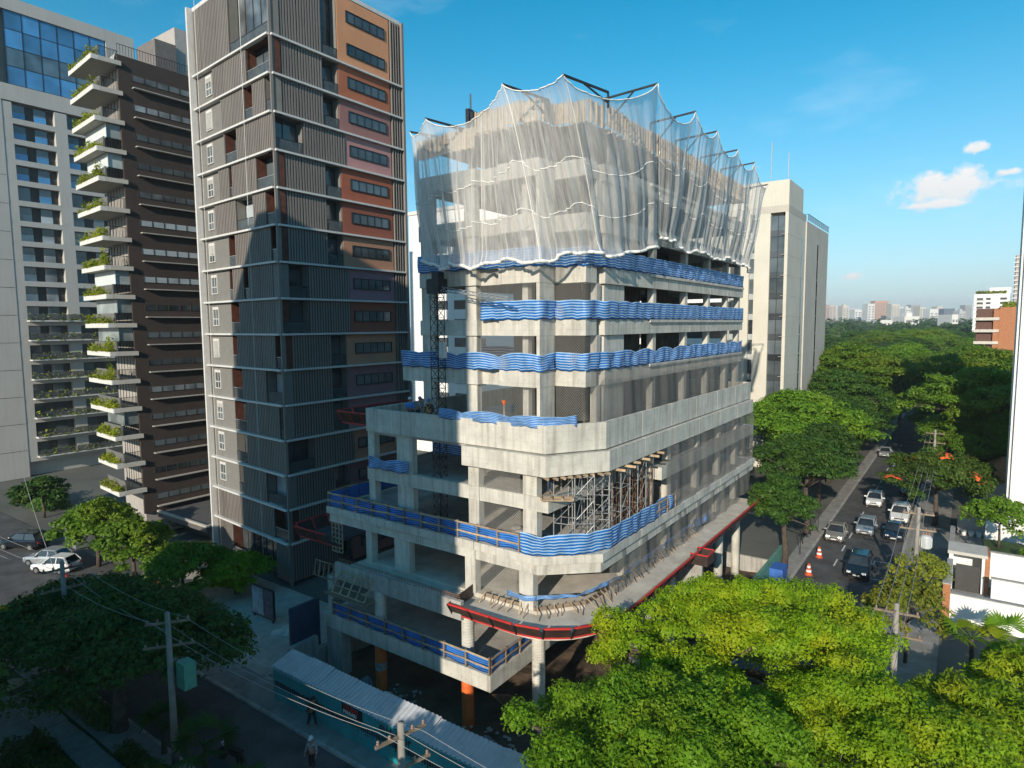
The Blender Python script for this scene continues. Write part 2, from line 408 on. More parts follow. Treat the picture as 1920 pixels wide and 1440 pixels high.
tag(b.build('bay_marking', white_line), 'white painted outline of an empty parking bay', 'road marking')
# stepping stones of the garden
path = thing('stepping_path', 'pale square stepping stones beside the dark hedge in the corner garden', 'path', (-16, -20.9, .1))
stone_m = mat('path_stone', (.30, .28, .25), .85, var=.15, scale=2, obj_var=.1)
stp = piece(lambda b: b.box((-.86, -.62, -.1), (.86, .62, .07)), stone_m, 'stone')
for k in range(11):
    inst('stone', stp, path, (-23.4+k*1.8, -21.25+rng.uniform(-.03, .03), .10+rng.uniform(0, .02)), rng.uniform(-.02, .02))
b = MB(); n = 40
vs = [(-22.5+4.2*math.cos(2*math.pi*i/n)*1.15, -24.6+3.2*math.sin(2*math.pi*i/n), .13) for i in range(n)]
b.add(vs, [tuple(range(n))])
tag(b.build('paved_circle', stone_m), 'round paved patch where the garden path begins', kind='structure')
# ------------------------------------------------------------------ the unfinished concrete building
def offset(path, d, closed):
    """mitred offset to the left of the direction of travel"""
    n = len(path); out_ = []
    for i in range(n):
        p = Vector(path[i])
        a = Vector(path[i-1]) if (i > 0 or closed) else None
        c = Vector(path[(i+1) % n]) if (i < n-1 or closed) else None
        n1 = n2 = None
        if a is not None: e = (p-a).normalized(); n1 = Vector((-e.y, e.x))
        if c is not None: e = (c-p).normalized(); n2 = Vector((-e.y, e.x))
        if n1 is None: m = n2
        elif n2 is None: m = n1
        else:
            m = (n1+n2); m = m/max(.25, m.dot(n1)) if m.length > 1e-4 else n1
        out_.append((p.x+m.x*d, p.y+m.y*d))
    return out_
inner_m = mat('inner_wall_shade', (.12,.11,.10), .9, var=.25, scale=.8, streak=.4)  # dark colour painted in for the shade deep inside the floors
cb = thing('unfinished_building', 'raw concrete building under construction with white nets and blue tarps on its floors', 'building', (-4, 8, -1.4))
def ring_beam(path, z0, z1, th, closed=True, out_d=0.0, m=None, name='edge_beam', maxlen=5.0):
    """edge beam along a counter-clockwise outline; each cast length is one piece"""
    m = m or concrete
    o = offset(path, -out_d, closed); q = offset(path, th, closed); n = len(path)
    for i in range(n if closed else n-1):
        j = (i+1) % n
        a0, a1, b0, b1 = Vector(o[i]), Vector(o[j]), Vector(q[i]), Vector(q[j])
        k = max(1, round((a1-a0).length/maxlen))
        for s in range(k):
            t0, t1 = s/k + (.0012 if s else 0), (s+1)/k - (.0012 if s < k-1 else 0)
            MB().prism([tuple(a0.lerp(a1, t0)), tuple(a0.lerp(a1, t1)), tuple(b0.lerp(b1, t1)), tuple(b0.lerp(b1, t0))], z0, z1).build(name, m, cb)
def slab(poly, z0, z1, th=.3, m=None):
    MB().prism(offset(poly, th, True), z0, z1).build('floor_slab', m or floor_c, cb)
def column(x0, y0, x1, y1, z0, z1, m=None):
    MB().box((x0, y0, z0), (x1, y1, z1)).build('column', m or concrete, cb)
def round_column(x, y, r, z0, z1, m=None, ribs=True):
    prof = []
    if ribs:
        n = max(4, int((z1-z0)/.16))
        for i in range(n): z = z0+(z1-z0)*i/n; prof += [(r, z), (r*1.045, z+.03), (r*1.045, z+.1)]
    prof += [(r, z0)] if not ribs else []
    prof.append((r, z1))
    MB().ring([(a, b) for a, b in prof], (x, y, 0), 20).build('round_column', m or concrete, cb, smooth=False)

YB = 29.0
# --- level 1: low slab over the open ground floor
P1 = [(-13.5,-7.2),(.7,-7.2),(.7,12),(-13.5,12)]
ring_beam(P1, 1.8, 2.75, .3); slab(P1, 2.35, 2.745)
# --- level 2: deck with the curved corner (the red debris platform hangs on its edge)
cornerpts = [(2.0+4.0*math.sin(a), -6.6+4.6*(1-math.cos(a))) for a in np.linspace(0, math.pi/2, 9)]
P2 = [(-12.6,-6.6)]+cornerpts+[(6.0,26.5),(-12.6,26.5)]
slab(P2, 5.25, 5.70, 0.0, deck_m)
ring_beam([(-12.6,-6.9),(-1.6,-6.9)], 5.2, 6.3, .28, closed=False, m=concrete_b)
P2i = [(-2.0,-4.75),(2.15,-4.75),(3.95,-2.4),(4.05,26),(-12,26),(-12,-4.75)]
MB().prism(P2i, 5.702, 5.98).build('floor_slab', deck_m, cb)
# --- level 3: wide terrace slab with a lip
P3 = [(-15.4,-5.0),(2.4,-5.0),(5.1,-2.6),(5.1,28.4),(-15.4,28.4)]
ring_beam(P3, 8.76, 9.25, .35, out_d=.12); slab(P3, 8.8, 9.2, .36)
ring_beam(P3, 8.15, 8.755, .30, out_d=-.02)
# --- level 4: with the corner bay left open
P4 = [(-11.8,-4.5),(2.8,-4.5),(2.8,6.2),(5.0,6.2),(5.0,28.4),(-11.8,28.4)]
ring_beam(P4, 11.6, 12.45, .3); slab(P4, 12.05, 12.4)
# --- level 5: parapet storey with chamfered corner
P5 = [(-11.7,-4.6),(-3.1,-4.6),(2.7,-4.6),(4.75,-1.4),(4.75,28.2),(-11.7,28.2)]
ring_beam(P5, 14.95, 16.5, .22)
P5b = [(-3.1,-4.6),(2.7,-4.6),(4.75,-1.4),(4.75,28.2)]
ring_beam(P5b, 13.7, 14.86, .4, closed=False, out_d=.26)
slab(P5, 14.75, 15.2, .22)
MB().box((-7.6,-4.68,14.97),(-7.2,-4.59,16.48)).build('pilaster', concrete, cb)
# --- upper block
PU = [(-7.9,-3.1),(-3.2,-3.1),(-3.2,-2.6),(-1.6,-2.6),(-1.6,-3.0),(1.3,-3.0),(1.3,-1.3),(3.35,-1.3),(3.35,0),(2.9,0),(2.9,.6),(3.6,.6),(3.6,YB),(-7.9,YB)]
PU6 = [(-9.6,-3.1)]+PU[1:-1]+[(-9.6,YB)]
TOPS = [19.35, 22.35, 25.4, 28.35, 31.35]
for i, z in enumerate(TOPS):
    P = PU6 if i == 0 else PU
    ring_beam(P, z-.97, z, .28); slab(P, z-.35, z-.02, .28)
    MB().prism([(3.61,7.0),(3.75,7.0),(3.75,YB-.3),(3.61,YB-.3)], z-.22, z-.03).build('slab_lip', concrete, cb)
# columns of the upper block
fl = [15.2]+TOPS
front_cols = [(-7.85,-2.98,-6.8,-2.55),(-4.2,-2.95,-3.35,-2.5),(-.3,-2.4,.1,-2.0)]
for k in range(5):
    z0 = fl[k]-.02; z1 = fl[k+1]-.97
    for a in front_cols: column(*a, z0, z1)
    column(1.06,-2.97,1.285,-1.35, z0, z1+.96 if k < 4 else z1)
    column(2.92,.06,3.33,.55, z0, z1)
    column(3.05,.85,3.4,3.6, z0, z1)
    for y in (8.2, 14.3, 19.6, 24.6, 28.2):
        column(2.95,y,3.4,y+.5, z0, z1)
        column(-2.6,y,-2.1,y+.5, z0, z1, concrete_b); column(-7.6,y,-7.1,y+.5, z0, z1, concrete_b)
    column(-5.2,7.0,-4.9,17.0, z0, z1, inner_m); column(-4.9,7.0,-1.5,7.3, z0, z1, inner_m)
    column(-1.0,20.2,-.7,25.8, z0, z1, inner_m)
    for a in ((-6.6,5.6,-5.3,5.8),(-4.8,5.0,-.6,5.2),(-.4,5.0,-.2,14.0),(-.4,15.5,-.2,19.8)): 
        MB().box((a[0],a[1],z0),(a[2],a[3],z1+.6)).build('dark_backing_wall', inner_m, cb)  # added walls, dark in colour so the open floors read as unlit
# columns below the terrace
for z0, z1, y0 in ((5.95,8.15,-4.85),(9.2,11.6,-4.42),(12.4,14.95,-4.42)):
    column(-11.75,y0,-11.15,y0+.5, z0, z1); column(-9.0,y0,-7.6,y0+.45, z0, z1)
    column(-2.95,y0,-2.15,y0+.5, z0, z1 if z0 != 12.4 else 13.7)
    column(1.05,y0,2.0,y0+.5, z0, z1 if z0 != 12.4 else 13.7)
    for y in (8.6, 14.6, 19.8, 24.8):
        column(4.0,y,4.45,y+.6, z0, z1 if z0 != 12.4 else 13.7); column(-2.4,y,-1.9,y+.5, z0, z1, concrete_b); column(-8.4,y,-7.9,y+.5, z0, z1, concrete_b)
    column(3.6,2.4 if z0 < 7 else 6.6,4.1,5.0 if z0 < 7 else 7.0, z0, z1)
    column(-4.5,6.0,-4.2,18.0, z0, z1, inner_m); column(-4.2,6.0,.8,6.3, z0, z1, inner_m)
    for a in ((-11.0,4.4,-4.6,4.6),(-4.0,4.0,.6,4.2),(.8,4.0,1.0,15.0),(.8,17.0,1.0,26.0)): MB().box((a[0],a[1],z0),(a[2],a[3],z1)).build('dark_backing_wall', inner_m, cb)  # same added dark backing behind the lower bays
# open ground floor
oc1, oc2 = pz(716,1295,PZ), pz(878,1360,PZ)
for c in (oc1, oc2):
    round_column(c[0], c[1], .36, PZ-.2, 1.8, orange_paint, ribs=False)
    round_column(c[0], c[1]+.1, .36, 2.74, 5.25)
MB().ring([(.365, 0), (.38, .02), (.38, .5), (.365, .52)], (oc1[0], oc1[1], .1), 18).build('paper_wrap', mat('torn_paper_wrap', (.33,.31,.28), .9, var=.35, scale=5), cb)
round_column(1.86,-4.12,.37,-.9,5.25)
MB().box((1.3,-4.7,-1.5),(2.5,-3.55,-.55)).build('column_base', concrete_b, cb)
for y in (3.0, 9.0, 14.5, 20.0, 25.0):
    round_column(4.6, y, .36, PZ-.2, 5.25, ribs=False)
    round_column(-4.5, y, .36, PZ-.2, 1.8, concrete_b, ribs=False)
column(-13.4,-7.1,-11.9,-6.3, PZ-.2, 1.8, concrete_b)
column(-13.4,-6.9,-12.8,-6.4, 2.75, 5.25, concrete_b)
MB().box((-13.6,11.6,PZ-.2),(6.0,11.9,5.2)).build('basement_wall', concrete_b, cb)
# rebar starters on the level-2 curb
rb = piece(lambda b: b.tube([(0,0,0),(0,0,.42)], .012, 4), rust, 'rebar')
for k in range(44):
    inst('rebar', rb, cb, (-12.3+k*.245, -6.78+rng.uniform(-.03,.03), 6.29), 0, (1,1,rng.uniform(.6,1.1)))
MB().bar((-12.3,-6.78,6.62),(-1.8,-6.78,6.6),.03).bar((-12.3,-6.76,6.5),(-1.8,-6.76,6.48),.025).build('rebar_tie', rust, cb)
# --- formwork of the top storey: plywood panels with timber studs, standing on the roof edge
def panel_piece():
    b = MB(); b.box((-.6,-.02,0),(.6,.02,1.15)); 
    return b
pan = piece(lambda b: b.box((-.595,-.02,0),(.595,.02,1.15)), ply, 'formwork_panel')
stud = piece(lambda b: b.box((-.04,-.12,-.1),(.04,-.022,1.2)), timber, 'stud')
def formwork(p, q, z):
    p = Vector(p); q = Vector(q); d = q-p; n = max(1, round(d.length/1.2)); a = math.atan2(d.y, d.x); s = d.length/n/1.2
    for i in range(n):
        c = p+d*((i+.5)/n); dz = rng.uniform(-.05, .08)
        o = inst('formwork_panel', pan, cb, (c.x, c.y, z+dz), a, (s,1,1))
        for u in (-.45, 0, .45): 
            e = inst('stud', stud, o, (c.x+u*s*math.cos(a), c.y+u*s*math.sin(a), z+dz), 0); e.location = (u, 0, 0)
for p, q in (((-3.2,-3.05),(1.35,-3.05)),((1.4,-3.0),(1.4,-1.35)),((1.4,-1.35),(3.4,-1.35)),((3.45,-1.3),(3.45,.5)),((3.7,.5),(3.7,YB-.4))):
    formwork(p, q, 33.35)
formwork((-7.9,-3.12),(-3.2,-3.12), 32.5)
MB().prism([(-7.9,-3.0),(1.3,-3.0),(1.3,-1.3),(3.35,-1.3),(3.35,.6),(3.6,.6),(3.6,YB-.5),(-7.9,YB-.5)], 33.28, 33.34).build('formwork_deck', ply, cb)
jst = piece(lambda b: b.box((-.05,-.9,-.16),(.05,.5,0)), timber, 'joist')
for k in range(34): inst('joist', jst, cb, (3.4, 1.0+k*.82, 33.27), -math.pi/2, (1,rng.uniform(.7,1.05),1))
for k in range(12): inst('joist', jst, cb, (-7.2+k*.72, -2.6, 33.27), 0, (1,rng.uniform(.6,1),1))
shore = piece(lambda b: b.tube([(0,0,0),(0,0,1.95)], .035, 5), steel, 'shore_prop')
for k in range(40):
    x = rng.choice((3.1, 2.2, .5, -2.0)) if k % 2 else rng.uniform(-7,3); y = rng.uniform(.5, 27) if k % 3 else rng.uniform(-2.6, 0)
    if y < 0: x = min(x, 1.0)
    inst('shore_prop', shore, cb, (x, y, 31.33))
# plant on the roof: the dark top of the goods hoist
def lattice(name, x, y, z0, z1, s, m, parent):
    b = MB(); h = s/2
    for a, c in ((-h,-h),(h,-h),(h,h),(-h,h)): b.tube([(x+a,y+c,z0),(x+a,y+c,z1)], .035, 4)
    n = int((z1-z0)/s)
    for i in range(n+1):
        z = z0+(z1-z0)*i/n
        for (a,c),(e,f) in zip(((-h,-h),(h,-h),(h,h),(-h,h)), ((h,-h),(h,h),(-h,h),(-h,-h))):
            b.bar((x+a,y+c,z),(x+e,y+f,z),.03)
            if i < n: 
                zz = z0+(z1-z0)*(i+1)/n
                p, q = ((x+a,y+c,z),(x+e,y+f,zz)) if i % 2 else ((x+a,y+c,zz),(x+e,y+f,z))
                b.bar(p, q, .028)
    return b.build(name, m, parent)
hp = pY(822, 700, -3.75); HX = hp[0]
cr = thing('lattice_hoist', 'dark lattice hoist mast with a pale jib beside the shaded concrete columns', 'crane', (HX, -3.75, 9.2))
lattice('mast', HX, -3.75, 9.22, 24.4, .62, dark_steel, cr)
MB().box((HX-.55,-4.1,24.0),(HX+.45,-3.3,24.9)).box((HX-.2,-4.0,24.9),(HX+.3,-3.4,25.3)).build('motor', dark_steel, cr)
jb = MB(); je = np.array(pY(953, 561, -4.6)); js = np.array((HX, -3.75, 24.3))
for o in ((0,0,.16),(0,.14,-.1),(0,-.14,-.1)): jb.tube([tuple(js+o), tuple(je+np.array(o)*.6)], .03, 4)
for i in range(14):
    a = js+(je-js)*i/14; c = js+(je-js)*(i+1)/14
    jb.bar(tuple(a+(0,0,.16)), tuple(c+(0,.14,-.1)), .025); jb.bar(tuple(a+(0,-.14,-.1)), tuple(c+(0,0,.16)), .025)
jb.build('jib', steel, cr)
MB().box((HX+.25,-4.05,20.0),(HX+.75,-3.75,21.0)).build('control_box', mat('pale_box', (.5,.5,.48), .6), cr)
tp = pY(884, 170, 4.0)
th_ = thing('hoist_head', 'black hoist head with antenna standing above the net on the roof', 'hoist', (tp[0], 4.0, 33.34))
zt = tp[2]
b = MB(); b.box((tp[0]-.22,3.8,33.34),(tp[0]+.22,4.2,zt-3.2)); b.tube([(tp[0]-.1,4,zt-2.0),(tp[0]-.1,4,zt-.2)], .06, 6); b.build('mast', dark_steel, th_)
MB().box((tp[0]-.35,3.7,zt-3.2),(tp[0]-.05,4.3,zt-1.3)).box((tp[0]+.1,3.7,zt-3.3),(tp[0]+.35,4.2,zt-1.6)).build('cylinder_block', dark_steel, th_)
MB().bar((tp[0]+.3,4,zt-1.5),(tp[0]+2.8,4.2,zt-3.6),.06).bar((tp[0]+.3,4,zt-1.8),(tp[0]+2.4,4.2,zt-3.8),.05).box((tp[0]+.35,3.7,zt-3.3),(tp[0]+1.5,4.4,zt-2.6)).build('winch', dark_steel, th_)
# ------------------------------------------------------------------ sheets: tarps, nets, mesh
def tarp_mat(name, blue=(.012,.19,.62), pale=(.50,.70,.87), n=7.0, duty=.55):
    if name in MATS: return MATS[name]
    m, t, nn, l, p = _nodes(name)
    uv = nn.new('ShaderNodeUVMap'); sp = nn.new('ShaderNodeSeparateXYZ'); l.new(uv.outputs[0], sp.inputs[0])
    a = nn.new('ShaderNodeMath'); a.operation = 'MULTIPLY'; a.inputs[1].default_value = n; l.new(sp.outputs['Y'], a.inputs[0])
    f = nn.new('ShaderNodeMath'); f.operation = 'FRACT'; l.new(a.outputs[0], f.inputs[0])
    mr = nn.new('ShaderNodeMapRange'); mr.inputs[1].default_value = duty; mr.inputs[2].default_value = duty+.08; l.new(f.outputs[0], mr.inputs[0])
    geo = nn.new('ShaderNodeNewGeometry'); nz = nn.new('ShaderNodeTexNoise'); nz.inputs['Scale'].default_value = 1.3; nz.inputs['Detail'].default_value = 4
    l.new(geo.outputs['Position'], nz.inputs['Vector'])
    mx = nn.new('ShaderNodeMix'); mx.data_type = 'RGBA'; l.new(mr.outputs[0], mx.inputs[0]); mx.inputs[6].default_value = (*blue,1); mx.inputs[7].default_value = (*pale,1)
    hv = nn.new('ShaderNodeHueSaturation'); r = nn.new('ShaderNodeMapRange'); r.inputs[1].default_value = .3; r.inputs[2].default_value = .7; r.inputs[3].default_value = .72; r.inputs[4].default_value = 1.15
    l.new(nz.outputs['Fac'], r.inputs[0]); l.new(r.outputs[0], hv.inputs['Value']); l.new(mx.outputs[2], hv.inputs['Color'])
    l.new(hv.outputs[0], p.inputs['Base Color']); p.inputs['Roughness'].default_value = .45
    tr = nn.new('ShaderNodeBsdfTranslucent'); l.new(hv.outputs[0], tr.inputs[0])
    ms = nn.new('ShaderNodeMixShader'); ms.inputs[0].default_value = .35; l.new(p.outputs[0], ms.inputs[1]); l.new(tr.outputs[0], ms.inputs[2])
    l.new(ms.outputs[0], nn['Material Output'].inputs[0]); MATS[name] = m; return m
tarp_m = tarp_mat('striped_tarp')
tarp_wide = tarp_mat('striped_tarp_wide', n=4.0)
fence_sheet = tarp_mat('fence_sheet', (.010,.14,.58), (.16,.42,.80), 7.0, .66)

class Path:
    def __init__(s, pts):
        s.p = [Vector((*q, 0)) if len(q) == 2 else Vector(q) for q in pts]; s.l = [0]
        for a, b in zip(s.p, s.p[1:]): s.l.append(s.l[-1]+(b-a).length)
        s.L = s.l[-1]
    def at(s, t):
        d = max(0, min(1, t))*s.L
        for i in range(len(s.l)-1):
            if d <= s.l[i+1]+1e-9:
                f = (d-s.l[i])/max(1e-9, s.l[i+1]-s.l[i]); e = (s.p[i+1]-s.p[i]).normalized()
                return s.p[i].lerp(s.p[i+1], f), Vector((e.y, -e.x, 0))      # outward = right of travel
        return s.p[-1].copy(), Vector((0,-1,0))
def tarp(path, z0, z1, label, sag=.12, tie=1.8, m=None, lean=.0, group=None, wav=.05, seed=0, zb=None, name='blue_tarp'):
    P = Path(path); nu = max(6, int(P.L/.16)); sd = seed*1.7
    ts = [i/nu for i in range(nu+1)]
    def fn(a, b):
        p, n = P.at(a); s = a*P.L
        sg = sag*(1-abs(math.cos(math.pi*s/tie))**.6)*(.6+.4*math.sin(s*.37+sd))
        base = z0 + (zb(a) if zb else 0); top = z1 + (zb(a) if zb else 0) - sg
        ed = .035*math.sin(s*5.1+sd)+.02*math.sin(s*11+sd)
        z = base + ed*(1-b) + (top-base)*b
        w_ = wav*(math.sin(s*2.1+sd+b*1.2)+.6*math.sin(s*4.7+sd*2-b*2)+.35*math.sin(s*9.3+b*3))*(.5+.5*math.sin(b*math.pi))
        q = p + n*(.10+w_+lean*(b))
        return (q.x, q.y, z)
    o = MB(); o.grid(fn, nu, 7); ob = o.build(name, m or tarp_m, None, smooth=True, thick=.012)
    return tag(ob, label, 'tarp', group)
FR = PU[4:12]        # front zigzag of the upper block
tarp([(-7.9,-3.1),(-3.2,-3.1),(-1.6,-2.9),(1.3,-3.0),(1.3,-1.3),(3.35,-1.3),(3.35,.2),(3.6,.6),(3.6,YB-.2)], 25.38, 26.45, 'striped blue tarp on the floor edge directly below the hanging white net', seed=1)
tarp([(-3.0,-2.9),(-1.6,-3.0),(1.3,-3.0),(1.3,-1.3),(3.35,-1.3),(3.35,.2),(3.6,.6),(3.6,YB-.2)], 22.33, 23.45, 'striped blue tarp with dark scrawl beside the pale hoist jib', seed=2)
tarp([(-9.6,-3.1),(-3.2,-3.1),(-1.6,-2.95),(1.3,-3.0),(1.3,-1.3),(3.35,-1.3),(3.35,.2),(3.6,.6),(3.6,YB-.2)], 19.33, 20.40, 'sagging striped blue tarp on the floor two storeys under the net, past the hoist mast', sag=.32, tie=3.2, seed=3, wav=.08)
tarp([(-5.0,-4.52),(-1.0,-4.5),(2.55,-4.5),(3.6,-2.9)], 16.35, 17.0, 'drooping striped blue tarp along the top of the concrete parapet', sag=.25, tie=3.5, seed=4, wav=.07)
tarp([(1.35,-5.02),(2.4,-5.02),(4.4,-3.2),(5.05,-1.6),(5.08,3.5),(5.0,6.8)], 9.27, 10.5, 'striped blue tarp curving round the terrace corner under the scaffold', sag=.18, tie=2.6, seed=5, wav=.07, lean=.05)
tarp([(.5,-5.2),(1.6,-5.35),(2.3,-5.0)], 6.7, 7.0, 'short blue and white tarp knotted in front of the corner column', sag=.2, tie=2.2, seed=6, m=tarp_wide)
tarp([(2.3,-5.0),(4.0,-3.3),(4.65,-.6),(4.75,6.0),(4.75,12.5)], 6.75, 7.0, 'rolled thin blue tarp hanging along the curved deck', sag=.25, tie=4.5, seed=7, m=tarp_wide, wav=.09)
tarp([(4.75,12.6),(4.75,16.5)], 6.3, 7.1, 'loose blue tarp bunched on the deck behind the red skirt', sag=.4, tie=4.2, seed=8, wav=.12)
a_, b_ = pY(690,865,-4.75), pY(762,880,-4.8)
tarp([(a_[0],-4.62),((a_[0]+b_[0])/2,-4.66),(b_[0],-4.62)], 12.5, 13.3, 'crumpled blue tarp knotted to the left concrete column of the shaded bays', sag=.45, tie=3.2, seed=9, wav=.12)
tarp([(-11.6,2.0),(-8.0,2.0)], 12.42, 13.5, 'blue striped tarp at the back of the left shaded bay', seed=10)
tarp([(-7.0,3.0),(-5.4,3.0)], 12.9, 14.6, 'blue striped tarp hung behind the shaded bay with the mast', seed=11)
tarp([(-11.8,4.0),(-9.0,4.0)], 5.98, 7.6, 'blue tarp at the back of the shaded floor above the grey curb', seed=12)
tarp([(-6.6,1.5),(-3.6,1.5)], 22.35, 23.5, 'blue striped tarp inside the floor behind the hoist motor', seed=13)
tarp([(-6.6,1.5),(-3.6,1.5)], 19.35, 20.6, 'blue striped tarp inside the floor behind the hoist control box', seed=14)
tarp([(5.05,7.0),(5.05,8.2)], 9.4, 10.4, 'scrap of blue tarp tied to the end of the timber rail', seed=15, wav=.12)

# --- guard fences: timber posts and rails with blue sheets between
def guard_fence(pts, z, label, h=1.05, step=1.45, sheet=True):
    P = Path(pts); p0 = P.at(0)[0]
    root = thing('guard_fence', label, 'fence', (p0.x, p0.y, z))
    n = max(1, round(P.L/step))
    for i in range(n+1):
        p, nn_ = P.at(i/n); q = p + nn_*.06
        sbar('post', (q.x, q.y, z), (q.x+rng.uniform(-.03,.03), q.y, z+h+.05), .085, old_timber, root)
    for i in range(n):
        a, na = P.at(i/n); b, nb = P.at((i+1)/n)
        for hh in (.5, 1.0):
            sbar('rail', (a.x+na.x*.115, a.y+na.y*.115, z+hh*h-.04+rng.uniform(-.03,.03)), (b.x+na.x*.115, b.y+na.y*.115, z+hh*h-.04+rng.uniform(-.03,.03)), .03, timber, root, .1)
        if sheet:
            m_ = MB(); sd = rng.uniform(0, 9)
            def fn(u, v, a=a, b=b, na=na, sd=sd):
                q = a.lerp(b, .02+.96*u) - na*(.0+.03*math.sin(u*7+sd+v*2))
                return (q.x, q.y, z+.06+(h-.12)*v+.03*math.sin(u*5+sd))
            m_.grid(fn, 8, 5); m_.build('sheet', fence_sheet, root, smooth=True, thick=.008)
    return root
guard_fence([(-15.35,-5.0),(1.2,-5.0)], 9.26, 'long timber guard fence with blue striped sheets along the terrace edge')
guard_fence([(-15.35,2.0),(-15.35,-4.9)], 9.26, 'timber guard fence with blue sheets on the end of the terrace beside the slatted tower')
guard_fence([(-12.6,-7.1),(.6,-7.1)], 2.76, 'timber guard fence with blue sheets on the lowest slab above the orange columns', h=1.0, step=1.7)
guard_fence([(.55,-7.0),(.55,0)], 2.76, 'short timber guard fence with blue sheets receding beside the ribbed round column', h=.95)
guard_fence([(5.06,4.2),(5.06,8.4)], 9.26, 'open timber handrail at the end of the blue tarp below the scaffold', sheet=False)

# --- diamond mesh screens and fine nets
def mesh_mat(name, col, density, fill, scale, rot=.78, trans=.3):
    """knotted net: two crossing sets of strings with real holes (transparent), driven by the uv map in metres"""
    if name in MATS: return MATS[name]
    m, t, nn, l, p = _nodes(name)
    uv = nn.new('ShaderNodeUVMap'); sp = nn.new('ShaderNodeSeparateXYZ'); l.new(uv.outputs[0], sp.inputs[0])
    def band(sgn):
        a = nn.new('ShaderNodeMath'); a.operation = 'MULTIPLY'; a.inputs[1].default_value = sgn; l.new(sp.outputs['Y'], a.inputs[0])
        b = nn.new('ShaderNodeMath'); b.operation = 'ADD'; l.new(sp.outputs['X'], b.inputs[0]); l.new(a.outputs[0], b.inputs[1])
        c = nn.new('ShaderNodeMath'); c.operation = 'MULTIPLY'; c.inputs[1].default_value = scale; l.new(b.outputs[0], c.inputs[0])
        f = nn.new('ShaderNodeMath'); f.operation = 'FRACT'; l.new(c.outputs[0], f.inputs[0])
        g_ = nn.new('ShaderNodeMath'); g_.operation = 'LESS_THAN'; g_.inputs[1].default_value = density; l.new(f.outputs[0], g_.inputs[0]); return g_.outputs[0]
    mxm = nn.new('ShaderNodeMath'); mxm.operation = 'MAXIMUM'; l.new(band(1), mxm.inputs[0]); l.new(band(-1), mxm.inputs[1])
    mr = nn.new('ShaderNodeMapRange'); mr.inputs[3].default_value = fill; mr.inputs[4].default_value = 1.0; l.new(mxm.outputs[0], mr.inputs[0])
    tp_ = nn.new('ShaderNodeBsdfTransparent'); ms = nn.new('ShaderNodeMixShader'); l.new(mr.outputs[0], ms.inputs[0])
    df = nn.new('ShaderNodeBsdfDiffuse'); df.inputs[0].default_value = (*col,1); tl = nn.new('ShaderNodeBsdfTranslucent'); tl.inputs[0].default_value = (*col,1)
    m2 = nn.new('ShaderNodeMixShader'); m2.inputs[0].default_value = trans; l.new(df.outputs[0], m2.inputs[1]); l.new(tl.outputs[0], m2.inputs[2])
    l.new(tp_.outputs[0], ms.inputs[1]); l.new(m2.outputs[0], ms.inputs[2]); l.new(ms.outputs[0], nn['Material Output'].inputs[0])
    MATS[name] = m; return m
diamond = mesh_mat('white_diamond_mesh', (.46,.45,.42), .11, .02, 6.0)
fine_net = mesh_mat('fine_grey_net', (.30,.285,.26), .26, .10, 14.0, trans=.2)
def screen(path, z0, z1, label, m, wav=.04, off=.02, group=None, name='mesh_screen', nv=6):
    P = Path(path); nu = max(4, int(P.L/.3)); sd = rng.uniform(0, 9)
    def fn(a, b):
        p, n = P.at(a); s = a*P.L; q = p + n*(off+wav*(math.sin(s*1.9+sd)+.6*math.sin(s*4.3+b*2+sd)))
        return (q.x, q.y, z0+(z1-z0)*b)
    o = MB(); o.grid(fn, nu, nv, (P.L, z1-z0)); return tag(o.build(name, m, None, smooth=True), label, 'net', group)
storey = ['the floor just under the hanging net', 'the floor with the scrawled tarp', 'the floor behind the sagging tarp', 'the floor behind the parapet']
for i, (za, zb_, where) in enumerate(((25.4,27.38,storey[0]),(22.35,24.43,storey[1]),(19.35,21.38,storey[2]),(16.4,18.38,storey[3]))):
    screen([(-3.1,-2.9),(-1.6,-3.02),(1.0,-3.02)], za, zb_, 'white diamond mesh beside the square column on '+where, diamond, off=.0)
    screen([(1.34,-1.36),(3.3,-1.36),(3.36,.3)], za, zb_, 'white diamond mesh round the stepped corner on '+where, diamond, off=.0)
screen([(-2.1,-4.55),(1.0,-4.55)], 9.3, 11.58, 'white diamond mesh in the lower sunlit bay beside the scaffold', diamond)
screen([(-2.1,-4.55),(1.0,-4.55)], 12.5, 13.68, 'white diamond mesh in the sunlit bay under the parapet', diamond)
screen([(-2.0,-5.0),(1.0,-5.0)], 6.6, 8.15, 'white diamond mesh pulled open above the curved deck', diamond, wav=.08)
screen([(4.95,-1.2),(5.0,2),(5.0,28)], 6.3, 9.2, 'fine grey net hung from the terrace along the deck', fine_net, wav=.10, nv=10)
screen([(4.9,7.0),(4.9,28)], 9.3, 13.7, 'fine grey net hung below the long parapet', fine_net, wav=.06, off=.2)
screen([(4.2,-1.5),(4.5,1),(4.5,28)], 16.2, 19.3, 'fine grey net standing on the long parapet', fine_net, wav=.06, off=-.4)

